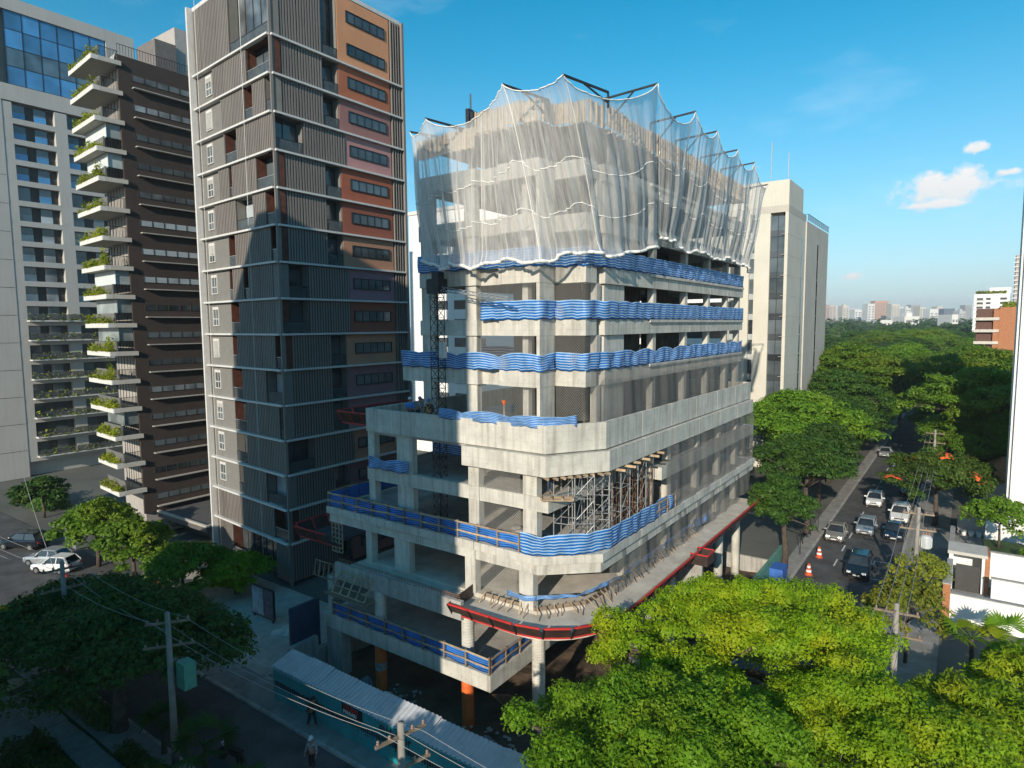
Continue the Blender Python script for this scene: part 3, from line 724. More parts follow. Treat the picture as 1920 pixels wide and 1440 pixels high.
# --- the white safety nets hanging from roof brackets
def net_mat(name):
    m, t, nn, l, p = _nodes(name)
    geo = nn.new('ShaderNodeNewGeometry'); uv = nn.new('ShaderNodeUVMap')
    ml = nn.new('ShaderNodeVectorMath'); ml.operation = 'MULTIPLY'; ml.inputs[1].default_value = (3.0,.22,1); l.new(uv.outputs[0], ml.inputs[0])
    nz = nn.new('ShaderNodeTexNoise'); nz.inputs['Scale'].default_value = 1.6; nz.inputs['Detail'].default_value = 5; nz.inputs['Roughness'].default_value = .7; l.new(ml.outputs[0], nz.inputs['Vector'])
    lw = nn.new('ShaderNodeLayerWeight'); lw.inputs[0].default_value = .35
    ad = nn.new('ShaderNodeMath'); ad.operation = 'ADD'
    mr = nn.new('ShaderNodeMapRange'); mr.inputs[1].default_value = .35; mr.inputs[2].default_value = .72; mr.inputs[3].default_value = .27; mr.inputs[4].default_value = .68; l.new(nz.outputs['Fac'], mr.inputs[0])
    m1 = nn.new('ShaderNodeMath'); m1.operation = 'MULTIPLY'; m1.inputs[1].default_value = .45; l.new(lw.outputs['Facing'], m1.inputs[0])
    l.new(mr.outputs[0], ad.inputs[0]); l.new(m1.outputs[0], ad.inputs[1]); ad.use_clamp = True
    tp_ = nn.new('ShaderNodeBsdfTransparent'); df = nn.new('ShaderNodeBsdfDiffuse'); df.inputs[0].default_value = (.88,.87,.85,1)
    tl = nn.new('ShaderNodeBsdfTranslucent'); tl.inputs[0].default_value = (.88,.87,.85,1)
    m2 = nn.new('ShaderNodeMixShader'); m2.inputs[0].default_value = .4; l.new(df.outputs[0], m2.inputs[1]); l.new(tl.outputs[0], m2.inputs[2])
    ms = nn.new('ShaderNodeMixShader'); l.new(ad.outputs[0], ms.inputs[0]); l.new(tp_.outputs[0], ms.inputs[1]); l.new(m2.outputs[0], ms.inputs[2])
    l.new(ms.outputs[0], nn['Material Output'].inputs[0]); return m
net_m = net_mat('white_safety_net'); rope_m = mat('white_rope', (.78,.77,.73), .8)
def bracket(base, tip, label, grp):
    """steel roof bracket: post, arm and strut"""
    bx, by, bz = base; tx, ty, tz = tip
    root = thing('net_bracket', label, 'bracket', base, grp)
    elbow = (bx, by, tz-.15)
    sbar('post', base, elbow, .09, dark_steel, root)
    sbar('arm', elbow, tip, .10, dark_steel, root)
    mid = tuple(np.array(elbow)*.42+np.array(tip)*.58); sbar('strut', (bx, by, bz+.25), mid, .07, dark_steel, root)
    return root
tips = []
front_t = [((768,247),-3.9),((797,222),-5.6),((942,158),-5.7),((1055,140),-5.7)]
right_t = [((1233,157),6.6),((1305,209),6.4),((1345,246),6.3),((1383,281),6.2),((1415,305),6.1),((1440,346),6.1)]
tip3 = [pY(*p, Yv) for p, Yv in front_t]+[pX(*p, Xv) for p, Xv in right_t]
grp = 'steel net brackets round the roof'
for i, t in enumerate(tip3):
    if i < 4: base = (t[0]+.9 if i != 0 else t[0]+1.0, -2.6, 33.3)
    else: base = (3.3, t[1], 33.3)
    bracket(base, tuple(t), 'dark steel bracket on the roof edge holding up the white net', grp)
def net_sheet(tops, bots, label, depth_fold=.22, sag=1.0, seed=0.0, nv=46, rope_rows=(.42,.7), pinch=.5):
    """tops: bracket tips along the upper rope; bots: matching points of the lower hem"""
    k = len(tops)-1; per = 46; nu = per*k
    T = [Vector(p) for p in tops]; B = [Vector(p) for p in bots]
    def fn(a, b):
        s = a*k; i = min(k-1, int(s)); f = s-i
        t = T[i].lerp(T[i+1], f); span = (T[i+1]-T[i]).length
        t.z -= sag*span*.17*(4*f*(1-f))**.75
        q = B[i].lerp(B[i+1], f); q.z += .16*math.sin(s*5.0+seed)+.08*math.sin(s*13+seed)
        e = T[i+1]-T[i]; nrm = Vector((e.y, -e.x, 0)).normalized()
        # the cloth drops inward from the arm tips, then hangs
        w_ = b**.75
        p = Vector((t.x+(q.x-t.x)*w_, t.y+(q.y-t.y)*w_, t.z+(q.z-t.z)*b))
        x = a*k*9+seed
        fold = math.sin(x*2.3+.8*math.sin(x*.7))*.5+.35*math.sin(x*5.1+b*1.5)+.25*math.sin(x*9.7-b)
        amp = depth_fold*(.35+.9*min(1, b*1.8))
        bulge = .35*math.sin(math.pi*b)*math.sin(math.pi*f)
        if b > .93: bulge += .18*((b-.93)/.07)
        p += nrm*(fold*amp+bulge)
        return (p.x, p.y, p.z)
    o = MB(); o.grid(fn, nu, nv, (k*4.0, 8.0)); ob = o.build('safety_net', net_m, None, smooth=True)
    tag(ob, label, 'net')
    def roped(b, r, name):
        m_ = MB(); m_.tube([Vector(fn(i/(nu), b if not callable(b) else b(i/nu)))+Vector((0,0,0)) for i in range(nu+1)], r, 5); m_.build(name, rope_m, ob, smooth=True)
    roped(0.0, .035, 'head_rope'); roped(1.0, .10, 'hem')
    for j, rr in enumerate(rope_rows):
        roped(lambda a, rr=rr: rr+.07*abs(math.sin(math.pi*a*k+.5))-.03, .028, 'rope')
    for i in range(1, k):
        m_ = MB(); m_.tube([Vector(fn(i/k, j/nv)) for j in range(nv+1)], .022, 4); m_.build('rope', rope_m, ob)
    return ob
bot_f = [pY(838,500,-3.9), pY(905,497,-3.9), pY(1015,487,-3.9), pX(1120,475,4.1), pX(1232,470,4.4)]
top_f = [tip3[1], pY(903,210,-5.6), tip3[2], tip3[3], tip3[4]]
net_sheet(top_f, [bot_f[0], bot_f[1], bot_f[2], bot_f[3], bot_f[4]], 'large sunlit white safety net draped round the corner of the roof', sag=.85, seed=1.0)
top_r = [tip3[4], tip3[5], tip3[6], tip3[7], tip3[8], tip3[9]]
bot_r = [pX(1236,440,4.5), pX(1262,462,4.2), pX(1310,476,4.2), pX(1352,486,4.2), pX(1385,494,4.2), pX(1402,508,4.3)]
net_sheet(top_r, bot_r, 'white safety net hanging along the long receding side of the roof', sag=1.2, seed=4.0, depth_fold=.16, rope_rows=(.38,.66))
top_l = [tip3[0], tip3[1]]
net_sheet(top_l, [pY(795,495,-3.5), pY(845,500,-4.1)], 'narrow white safety net at the end of the roof beside the white building', sag=1.0, seed=7.0, rope_rows=(.5,), nv=40)

# ------------------------------------------------------------------ red debris platforms
def skirt(pts, z, label, n_panels, h=.74, out_=.42, deck=None):
    P = Path(pts); p0 = P.at(.5)[0]
    root = thing('debris_platform', label, 'platform', (p0.x, p0.y, z))
    for i in range(n_panels):
        a, na = P.at(i/n_panels); b, nb = P.at((i+1)/n_panels)
        _, na2 = P.at(max(0, i/n_panels-.001)); 
        def pt(p, n, u): return (p.x+n.x*(.05+out_*u), p.y+n.y*(.05+out_*u), z-.28+h*u)
        nm = (na+nb).normalized()
        a2 = a.lerp(b, .012); b2 = a.lerp(b, .988)
        m_ = MB(); m_.add([pt(a2,nm,.12), pt(b2,nm,.12), pt(b2,nm,.9), pt(a2,nm,.9)], [(0,1,2,3)])
        o = m_.build('skirt_panel', dark_ply, root, thick=.03)
        sbar('red_rail', pt(a,nm,1.0), pt(b,nm,1.0), .11, red_paint, root, .09)
        sbar('red_rail', pt(a,nm,.05), pt(b,nm,.05), .10, red_paint, root, .09)
        e = Vector(pt(a2,nm,.0))+nm*.06; f = Vector(pt(a2,nm,1.0))+nm*.08
        sbar('bracket', tuple(e), tuple(f), .07, dark_steel, root)
    return root
edge = [(-2.3,-6.75)]+[(x+.1*(i/8), y-.12) for i, (x, y) in enumerate(cornerpts)]+[(6.15,-1.5),(6.15,9.0)]
sk = skirt(edge, 5.7, 'red framed debris platform skirt curving round the sunlit deck corner', 15)
MB().add([(-2.35,-6.8,5.45),(-2.35,-4.9,5.72),(-2.35,-4.9,6.5),(-2.35,-7.15,6.15)], [(0,1,2,3)]).build('end_panel', dark_ply, sk, thick=.03)
skirt([(6.15,9.3),(6.15,25.5)], 5.75, 'red framed debris platform skirt running back along the shaded deck', 9)
box = thing('debris_hopper', 'red framed open bin standing out from the deck edge', 'bin', (6.6,9.2,5.4))
MB().box((6.2,8.6,5.35),(7.4,10.0,5.42)).box((6.2,8.6,5.42),(7.4,8.66,6.1)).box((6.2,9.94,5.42),(7.4,10.0,6.1)).box((7.34,8.66,5.42),(7.4,9.94,6.1)).build('tray', dark_ply, box)
for p, q in (((6.2,8.57,6.13),(7.43,8.57,6.13)),((7.43,8.57,6.13),(7.43,10.03,6.13)),((7.43,10.03,6.13),(6.2,10.03,6.13))): sbar('red_rail', p, q, .08, red_paint, box)
# two platforms sticking out on the left end
def catch_tray(x0, x1, y0, y1, z, label, open_side=True):
    root = thing('catch_platform', label, 'platform', ((x0+x1)/2, (y0+y1)/2, z))
    MB().box((x0,y0,z),(x1,y1,z+.08)).build('deck', mat('dark_tray_deck', (.06,.065,.07), .8, var=.3), root)
    h = .9
    for (a, b, n_) in (((x0,y0),(x0,y1),(-1,0)),((x0,y0),(x1,y0),(0,-1)),((x0,y1),(x1,y1),(0,1))):
        A = Vector((*a,0)); B = Vector((*b,0)); n_ = Vector((*n_,0)); k = max(1, round((B-A).length/1.3))
        for i in range(k):
            p = A.lerp(B, i/k+.01); q = A.lerp(B, (i+1)/k-.01)
            v = [(p.x,p.y,z+.02),(q.x,q.y,z+.02),(q.x+n_.x*.5,q.y+n_.y*.5,z+h),(p.x+n_.x*.5,p.y+n_.y*.5,z+h)]
            MB().add(v, [(0,1,2,3)]).build('skirt_panel', dark_ply, root, thick=.03)
            sbar('red_rail', v[3], v[2], .08, red_paint, root); sbar('red_rail', v[0], v[1], .08, red_paint, root)
            sbar('red_post', v[0], v[3], .07, red_paint, root)
    for yy in (y0+.3, (y0+y1)/2, y1-.3): sbar('support_beam', (x0,yy,z-.06), (x1+.6,yy,z-.06), .1, dark_steel, root)
    return root
c1 = pY(665,770,-2.0)
catch_tray(-15.3,-11.75,-3.6,4.0,15.1, 'dark catch platform with red frame beside the mauve walls, high on the left end')
catch_tray(-18.6,-15.0,-5.2,.5,6.5, 'lower dark catch platform with red frame in front of the slatted tower')
# timber ladder-like shutter and the fallen formwork rack at the left end
def rack(name, label, cat, o, du, dv, nu, nv, m, w=.07):
    o = Vector(o); du = Vector(du); dv = Vector(dv); root = thing(name, label, cat, tuple(o))
    for i in range(nu+1): a = o+du*(i/nu); sbar('upright', tuple(a), tuple(a+dv), w, m, root)
    up_ = du.cross(dv).normalized()*.05
    for j in range(nv+1): a = o+dv*(j/nv)+up_; sbar('crossbar', tuple(a), tuple(a+du), w*.8, m, root)
    return root
rack('column_shutter', 'tall timber column shutter beside the end of the terrace', 'formwork', (-15.5,-4.7,5.9), (1.1,0,0), (0,0,3.1), 3, 9, timber)
rack('formwork_rack', 'tilted timber rack resting on the ledge over the blue fence', 'formwork', (-11.9,-7.75,4.75), (3.1,0,0), (0,.75,1.15), 4, 3, timber)
MB().box((-12.4,-8.0,4.60),(-8.6,-7.0,4.70)).build('plank_ledge', old_timber, None)
tag(bpy.data.objects['plank_ledge'], 'weathered plank ledge under the tilted timber rack', 'ledge')
rack('formwork_stand', 'small timber frame standing on the ledge beside the dark tray', 'formwork', (-14.8,-6.9,5.0), (1.9,0,0), (0,.2,1.0), 4, 1, old_timber)
# --- raking props round the deck curb
rk = Path([(-1.6,-4.8),(2.15,-4.8),(4.0,-2.4),(4.1,0),(4.1,14)])
for k in range(46):
    t = (k+.5)/46; p, n_ = rk.at(t); s = rng.uniform(-.25,.25); e = Vector((n_.y, -n_.x, 0))
    q = p+n_*rng.uniform(.45,.95)+e*s
    o = sbar('raking_prop', (p.x+n_.x*.08, p.y+n_.y*.08, 6.30), (q.x, q.y, 5.74), .06, timber if rng.random() < .7 else old_timber, None, .045)
    tag(o, 'short timber prop leaning on the curb of the sunlit deck', 'prop', 'timber props round the deck curb')
cf = thing('curb_shutter', 'low plywood shutter along the curb of the curved deck', 'formwork', (2,-5.4,5.7))
for a, c in zip(rk.p, rk.p[1:]):
    L = (c-a).length; k = max(1, round(L/2.4))
    for i in range(k): sbar('shutter_board', tuple(a.lerp(c, i/k+.004)+Vector((0,0,6.05))), tuple(a.lerp(c, (i+1)/k-.004)+Vector((0,0,6.05))), .04, old_timber, cf, .24)
# --- scaffolding towers and props in the open corner
def scaffold(x, y, z0, lifts, label, rot=0.0, hh=1.5, s=1.25, m=steel):
    root = thing('scaffold_tower', label, 'scaffold', (x, y, z0), 'scaffold towers in the open corner'); c, si = math.cos(rot), math.sin(rot)
    def L(a, b, z): return (x+(a*c-b*si), y+(a*si+b*c), z)
    h = s/2; H = lifts*hh
    for a, b in ((-h,-h),(h,-h),(h,h),(-h,h)): MB().tube([L(a,b,z0), L(a,b,z0+H)], .034, 6).build('standard', m, root)
    for k in range(lifts+1):
        z = z0+min(k*hh+.15, H-.05)
        for (a,b),(e,f) in (((-h,-h),(h,-h)),((h,h),(-h,h)),((-h,h),(-h,-h)),((h,-h),(h,h))):
            MB().tube([L(a,b,z), L(e,f,z)], .026, 5).build('ledger', m, root)
        if k < lifts:
            MB().tube([L(-h,-h,z), L(h,-h,z+hh-.1)], .024, 5).build('brace', m, root); MB().tube([L(h,-h,z), L(h,h,z+hh-.1)], .024, 5).build('brace', m, root)
    return root
H35 = (13.55-9.25)/3
for x, y, r_, wh in ((3.1,-2.9,.2,'beside the corner column'),(4.1,-1.1,.5,'at the inner end of the parapet chamfer'),(4.2,1.0,0,'first past the chamfer behind the blue tarp'),(3.7,-2.4,.7,'under the middle of the parapet chamfer'),(3.3,.4,0,'set back behind the chamfer towers'),(4.2,3.4,0,'last before the rusty props')):
    scaffold(x, y, 9.25, 3, 'steel scaffold tower '+wh, r_, H35)
prp = piece(lambda b: (b.tube([(0,0,0),(0,0,2.4)], .034, 6), b.tube([(0,0,2.4),(0,0,4.35)], .024, 6), b.box((-.1,-.1,-.0),(.1,.1,.02))), rust, 'shoring_prop')
for k in range(34):
    o = inst('shoring_prop', prp, None, (rng.uniform(2.95,4.7), 1.6+rng.uniform(0,4.8), 9.22)); tag(o, 'slender rusty shoring prop among the scaffold towers', 'prop', 'shoring props behind the scaffold')
lad = rack('scaffold_deck', 'pale planks laid on the stub of the slab inside the scaffold', 'planks', (2.2,-4.3,12.46), (1.5,.9,0), (.35,-.55,0), 3, 3, timber, .12)
for k in range(15):
    t = k/14; p = Vector((2.4,-4.4,0)).lerp(Vector((4.7,-1.2,0)), t/.6) if t < .6 else Vector((4.7,-1.2,0)).lerp(Vector((4.75,5.6,0)), (t-.6)/.4)
    n_ = Vector((.86,-.55,0)) if t < .6 else Vector((1,0,0))
    o = sbar('timber_joist', tuple(p-n_*1.2+Vector((0,0,13.60))), tuple(p+n_*rng.uniform(.45,.95)+Vector((0,0,13.60))), .10, timber, None, .14)
    tag(o, 'timber joist sticking out under the chamfered parapet', 'joist', 'timber joists under the parapet')
# stacked blocks, bags and rubble on the floors
blk = mat('concrete_block', (.36,.35,.33), .9, obj_var=.15); bagm = mat('cement_bag', (.36,.33,.29), .85, var=.2, scale=3, obj_var=.1)
bk = piece(lambda b: b.box((-.19,-.09,0),(.19,.09,.18)), blk, 'block')
for sx, sy, sz, nx, nz in ((3.2,10.6,12.42,2,5),(3.4,11.6,12.42,2,6),(3.0,9.9,9.22,2,7),(2.6,12.5,9.22,3,5)):
    root = thing('block_stack', 'stack of grey concrete blocks on the floor behind the fine net', 'blocks', (sx, sy, sz), 'block stacks inside the building')
    for i in range(nx):
        for j in range(nz):
            for k in range(2): inst('block', bk, root, (sx+i*.4+rng.uniform(-.02,.02), sy+k*.2+rng.uniform(-.01,.01), sz+j*.182), rng.uniform(-.04,.04))
def bag_piece(b):
    for r_ in (0,): b.ring([(.16,0),(.3,.04),(.33,.09),(.3,.15),(.15,.18)], (0,0,0), 10)
bg_ = piece(bag_piece, bagm, 'bag', True)
for i in range(18):
    o = inst('cement_bag', bg_, None, (-.8+.62*(i % 4)+rng.uniform(-.06,.06), -2.6+rng.uniform(-.4,.4), 9.2+.17*(i//6)), rng.uniform(0,3), (1.25,.8,1))
    tag(o, 'dusty cement bag heaped behind the terrace fence', 'bag', 'cement bags behind the terrace fence')
# ------------------------------------------------------------------ slatted grey tower
G0 = (-24.65,-1.88); GdL = (-.9956,.094); GnL = (-.094,-.9956); GdR = (0.0,1.0); GnR = (1.0,0.0)
GWL, GWR = 13.45, 14.3
gt = thing('slatted_tower', 'tall grey apartment tower with sliding slatted panels and orange to mauve side walls', 'building', (-31,5,0))
slat_back = mat('panel_backing_shade', (.055,.05,.047), .8)  # darkened in colour so the gaps between slats read as shade
slat_m = mat('grey_slats', (.205,.183,.165), .6, var=.06, scale=.5, streak=.12, obj_var=.06)
frame_w = mat('pale_course', (.62,.60,.57), .6, var=.06)
bay_m = mat('bay_wall', (.19,.18,.165), .8, var=.06)
reveal = mat('timber_reveal', (.10,.035,.02), .7, var=.25, scale=2)
win_g = glass_mat('window_glass', (.05,.06,.065)); win_bright = glass_mat('window_glass_bright', (.16,.18,.19), var=.6)
rail_g = mat('railing_glass', (.10,.11,.11), .15, var=.2, alpha=.62)
frame_d = mat('dark_window_frame', (.03,.032,.034), .5, .3)
blind_m = mat('pale_blind', (.42,.40,.37), .8, var=.06, obj_var=.12)
gz = [45.05-2.947*k for k in range(15)]       # tops of the floor courses: gz[k] is the course above storey k+1
frL = ((G0[0],G0[1],0), GdL, GnL); frR = ((G0[0],G0[1],0), GdR, GnR)
def facecalc(fr, px, py):
    o, du, dn = fr; r = ray(px, py); t = ((o[0]-CAM[0])*dn[0]+(o[1]-CAM[1])*dn[1])/(r[0]*dn[0]+r[1]*dn[1]); P = CAM+r*t
    return (P[0]-o[0])*du[0]+(P[1]-o[1])*du[1]
# core volume, set back behind the facades
b = MB()
corner = [(0,0)]
def gl(u, v): return (G0[0]+GdL[0]*u+GdR[0]*v, G0[1]+GdL[1]*u+GdR[1]*v)
b.prism([gl(.9,.9), gl(GWL-.1,.9), gl(GWL-.1,GWR-.1), gl(.9,GWR-.1)], 0, 50.6); b.build('core_wall', bay_m, gt)
b = MB(); b.prism([gl(-.02,-.02), gl(GWL,-.02), gl(GWL,GWR), gl(-.02,GWR)], 50.75, 51.1); b.build('roof', frame_w, gt)
MB().prism([gl(4,5), gl(9,5), gl(9,10), gl(4,10)], 51.1, 53.6).build('roof_tank_room', bay_m, gt)
MB(frL).box((GWL-.12,.0,0),(GWL+.14,.55,51.0)).build('end_fin', frame_w, gt)
MB(frL).box((GWL-.14,-.9,0),(GWL+.12,-.02,50.7)).build('end_wall', bay_m, gt)
def louvre(fr, u0, u1, z0, z1, d=.02, pitch=.26, rib=.075):
    b = MB(fr); b.box((u0,d-.05,z0),(u1,d,z1)); n = max(2, int((u1-u0)/pitch)); s = (u1-u0)/n
    for i in range(n):
        u = u0+s*(i+.5); b.box((u-s*.29,d-.01,z0+.01),(u+s*.29,d+rib,z1-.01))
    o = b.build('slatted_panel', slat_m, gt); o.data.materials.append(slat_back)
    for k_ in range(6): o.data.polygons[k_].material_index = 1
def opening(fr, u0, u1, z0, z1, red=True, glass=win_g, rail=True, depth=.85):
    if u1-u0 < .12: return
    MB(fr).box((u0,-depth-.03,z0),(u1,-depth,z1)).build('window_glass', glass, gt)
    n = max(1, int((u1-u0)/1.1)); f = MB(fr)
    for i in range(n+1):
        u = u0+(u1-u0)*i/n; f.box((max(u0,u-.035),-depth+.001,z0),(min(u1,u+.035),-depth+.05,z1))
    f.box((u0+.036,-depth+.051,z1-.35),(u1-.036,-depth+.09,z1-.28)); f.build('window_frame', frame_d, gt)
    MB(fr).box((u0-.06,-depth,z0),(u0,-.06,z1)).build('reveal', reveal if red else bay_m, gt); MB(fr).box((u1,-depth,z0),(u1+.06,-.06,z1)).build('reveal', reveal if red else bay_m, gt)
    MB(fr).box((u0,-depth,z1-.05),(u1,-.06,z1-.004)).build('soffit', reveal if red else bay_m, gt)
    if rail:
        MB(fr).box((u0+.02,-.03,z0+.05),(u1-.02,-.015,z0+.95)).build('railing_glass', rail_g, gt)
        r_ = MB(fr); r_.box((u0,-.05,z0+.95),(u1,0,z0+1.0))
        k = max(1, int((u1-u0)/.8))
        for i in range(k+1): u = u0+.03+(u1-u0-.06)*i/k; r_.box((u-.02,-.045,z0),(u+.02,-.032,z0+.95))
        r_.build('railing', frame_d if not red else steel, gt)
def small_window(fr, u, z0, w=1.0, h=1.45, blind=0.0):
    MB(fr).box((u-w/2,-.10,z0),(u+w/2,-.07,z0+h)).build('window', win_g, gt)
    f = MB(fr); t = .07
    f.box((u-w/2-t,-.10,z0-t),(u-w/2,.0,z0+h+.25)).box((u+w/2,-.10,z0-t),(u+w/2+t,.0,z0+h+.25)).box((u-w/2,-.10,z0-t),(u+w/2,.0,z0)).box((u-w/2,-.10,z0+h),(u+w/2,.001,z0+h+.25))
    f.box((u-.03,-.069,z0),(u+.03,-.04,z0+h)).box((u-w/2,-.069,z0+h*.38),(u+w/2,-.045,z0+h*.43)); f.build('window_frame', frame_w, gt)
    if blind: MB(fr).box((u-w/2,-.039,z0+h*(1-blind)),(u+w/2,-.02,z0+h)).build('blind', blind_m, gt)
# per storey: left face (zoom pixel spans: bay, openings), right face variants
Z2 = lambda x: 360+x/3.0
LF = {0:(None,[(215,455)]),1:((50,110),[(305,460)]),2:((55,160),[(295,340),(415,465)]),3:((60,180),[(185,250)]),4:((65,150),[(210,225),(365,475)]),
      5:((70,130),[(250,345),(420,480)]),6:((75,205),[(205,245),(450,485)]),7:((90,210),[(210,232),(295,320),(460,490)]),8:((100,220),[(220,270),(470,492)]),
      9:((105,230),[(230,260),(475,515)]),10:((115,230),[(235,290),(425,520)]),11:((130,245),[(245,315),(500,530)]),12:((140,255),[(255,320)]),
      13:((150,270),[(270,300),(430,548)]),14:(None,[(330,455),(520,545)]),15:(None,[(100,340)])}
def ycen(k): return 63+70*(k-1)+35 if k < 14 else 63+66*(k-1)+35
walls_c = [(.62,.29,.15),(.40,.135,.07),(.32,.155,.14),(.47,.24,.23),(.36,.11,.06),(.30,.095,.06),(.43,.22,.14),(.30,.17,.20),(.29,.10,.065),(.46,.25,.16),(.26,.15,.165),(.30,.17,.19),(.42,.22,.15),(.22,.12,.13),(.3,.15,.12),(.25,.13,.12)]
for k in range(0, 16):
    if k == 0: z0, z1 = gz[0], 50.7
    elif k < 15: z1, z0 = gz[k-1]-.16, gz[k]
    else: z1, z0 = gz[14]-.16, 0.05
    if k == 15: z1, z0 = gz[14]-.16, .3
    # courses
    if k < 15:
        MB(frL).box((-.06,-.9,gz[k]-.16),(GWL,.32,gz[k])).build('floor_course', frame_w, gt)
        MB(frR).box((.0,-.9,gz[k]-.16),(GWR-.0,.30,gz[k])).build('floor_course', frame_w, gt)
    bay, ops = LF[k]; yc = ycen(k) if k else 90
    conv = lambda x: min(GWL-.15, max(.05, facecalc(frL, (Z2(x) if k < 14 else 360+x/3.0 if k == 13 else 440+(x-100)*.33+0), yc)))
    spans = []
    for a, c in ops: spans.append((conv(c), conv(a), 'o'))
    if bay: spans.append((conv(bay[1]), GWL-.15, 'b'))
    spans = sorted(spans); u = .05
    for u0, u1, t in spans:
        if u0-u > .15:
            n = max(1, round((u0-u)/2.2))
            for i in range(n): louvre(frL, u+(u0-u)*i/n+.015, u+(u0-u)*(i+1)/n-.015, z0+.01, z1-.01)
        if t == 'o': opening(frL, u0, u1, z0, z1, red=rng.random() < .75, glass=win_g if rng.random() < .6 else win_bright)
        else:
            MB(frL).box((u0,-.14,z0),(u1,-.11,z1)).build('bay_wall', bay_m, gt)
            small_window(frL, min(u1-.9, facecalc(frL, Z2(bay[0]+32), yc)), z0+.75, blind=rng.choice((0,0,.25,.55,.95)))
        u = u1
    if GWL-.15-u > .15:
        n = max(1, round((GWL-.15-u)/2.2))
        for i in range(n): louvre(frL, u+(GWL-.15-u)*i/n+.015, u+(GWL-.15-u)*(i+1)/n-.015, z0+.01, z1-.01)
    # right face
    if k in (3, 7, 8, 12):
        opening(frR, .1, 2.75, z0, z1, False); s0, s1, o0, o1, c0 = 2.8, 7.25, None, None, 7.3
    else:
        s0, s1, o0, o1, c0 = .1, 5.0, 5.05, 6.65, 6.75
    n = 2
    for i in range(n): louvre(frR, s0+(s1-s0)*i/n+.01, s0+(s1-s0)*(i+1)/n-.01, z0+.01, z1-.01, pitch=.27, rib=.03)
    if o0: opening(frR, o0, o1, z0, z1, False)
    cm = mat('wall_colour_%d' % k, walls_c[k], .85, var=.05, scale=.7)
    MB(frR).box((c0,-.28,z0),(12.85,-.02,z1)).build('coloured_wall', cm, gt)
    for wz in ((z0+.95, z0+3.7) if k == 0 else (z0+1.05,)):
        w0, w1 = 7.8, 12.2
        MB(frR).box((w0,-.019,wz),(w1,.012,wz+.85)).build('strip_window', win_g, gt)
        f = MB(frR)
        f.box((w0-.07,-.019,wz-.07),(w1+.07,.07,wz)).box((w0-.07,-.019,wz+.85),(w1+.07,.07,wz+.92)).box((w0-.07,-.019,wz),(w0,.07,wz+.85)).box((w1,-.019,wz),(w1+.07,.07,wz+.85))
        for i in range(1, 5): uu = w0+(w1-w0)*i/5; f.box((uu-.03,.013,wz),(uu+.03,.05,wz+.85))
        f.build('window_frame', frame_d, gt)
    MB(frR).box((12.9,-.5,z0),(GWR,-.45,z1)).build('shadow_gap', bay_m, gt)
    for uu in (13.0, 13.32, 13.64, 13.96): MB(frR).box((uu,-.44,z0),(uu+.09,.12,z1)).build('vertical_fin', slat_m, gt)
MB(frR).box((GWR,-.5,0),(GWR+.28,.3,50.9)).build('end_fin', slat_m, gt)
MB(frL).box((-.10,-.12,0),(.04,.10,50.7)).build('corner_post', slat_m, gt)
rope_thin = mat('thin_cable', (.6,.6,.58), .6)
for u in (3.5, 11.6):
    p = [(G0[0]+GdL[0]*u+GnL[0]*.6, G0[1]+GdL[1]*u+GnL[1]*.6, z) for z in (1.0, 51.3)]
    MB().tube(p, .02, 4).build('abseil_rope', rope_thin, gt)
# a window cleaner's cradle-like climber on the rope: dark figure with hose, kept as gear
# ------------------------------------------------------------------ brown tower with planted balconies
B0 = (-48.5,-5.0); frBR = ((B0[0],B0[1],0), (0.0,1.0), (1.0,0.0)); frBL = ((B0[0],B0[1],0), GdL, GnL)
bt = thing('planted_tower', 'dark brown apartment tower with planted white balconies stacked up its corner', 'building', (-54,4,0))
brown = mat('brown_cladding', (.062,.046,.038), .75, var=.08, scale=.6, obj_var=.05)
ledge_m = mat('pale_ledge', (.42,.39,.35), .7, var=.08); balc_w = mat('balcony_white', (.66,.64,.60), .8, var=.06, streak=.15); soff = mat('balcony_soffit', (.44,.42,.38), .85, var=.06)
balc_p = mat('balcony_panel', (.16,.155,.145), .6, var=.08); grey_w = mat('warm_grey_wall', (.40,.37,.34), .85, var=.06, streak=.1)
glaz = glass_mat('balcony_glazing', (.22,.25,.25), var=.5)
zb = [48.3-2.865*k for k in range(17)]
MB(frBR).box((2.35,-.25,2.5),(10.6,-.02,49.0)).build('side_wall', brown, bt)
b = MB(); b.prism([(B0[0]-.3,B0[1]+2.6),(B0[0]-.3,B0[1]+16),(B0[0]-6.2,B0[1]+16.6),(B0[0]-6.2,B0[1]+3.2)], 0, 48.6); b.build('main_wall', grey_w, bt)
MB().prism([(B0[0]-.25,B0[1]+2.3),(B0[0]-.25,B0[1]+16.2),(B0[0]-6.5,B0[1]+16.8),(B0[0]-6.5,B0[1]+2.9)], 48.62, 49.1).build('roof_slab', balc_w, bt)
MB(frBR).box((6.4,-4.5,49.1),(8.6,-.6,52.0)).build('roof_cabin', mat('roof_cabin_grey', (.17,.15,.14), .8), bt)
MB(frBR).box((8.7,-6.0,49.1),(13.0,-.9,54.0)).build('roof_tower', grey_w, bt)
rl = MB(frBR); 
for i in range(30): rl.box((2.4+i*.27,-.1,49.1),(2.43+i*.27,-.07,50.0))
rl.box((2.4,-.1,50.0),(10.4,-.06,50.05)); rl.build('roof_railing', frame_d, bt)
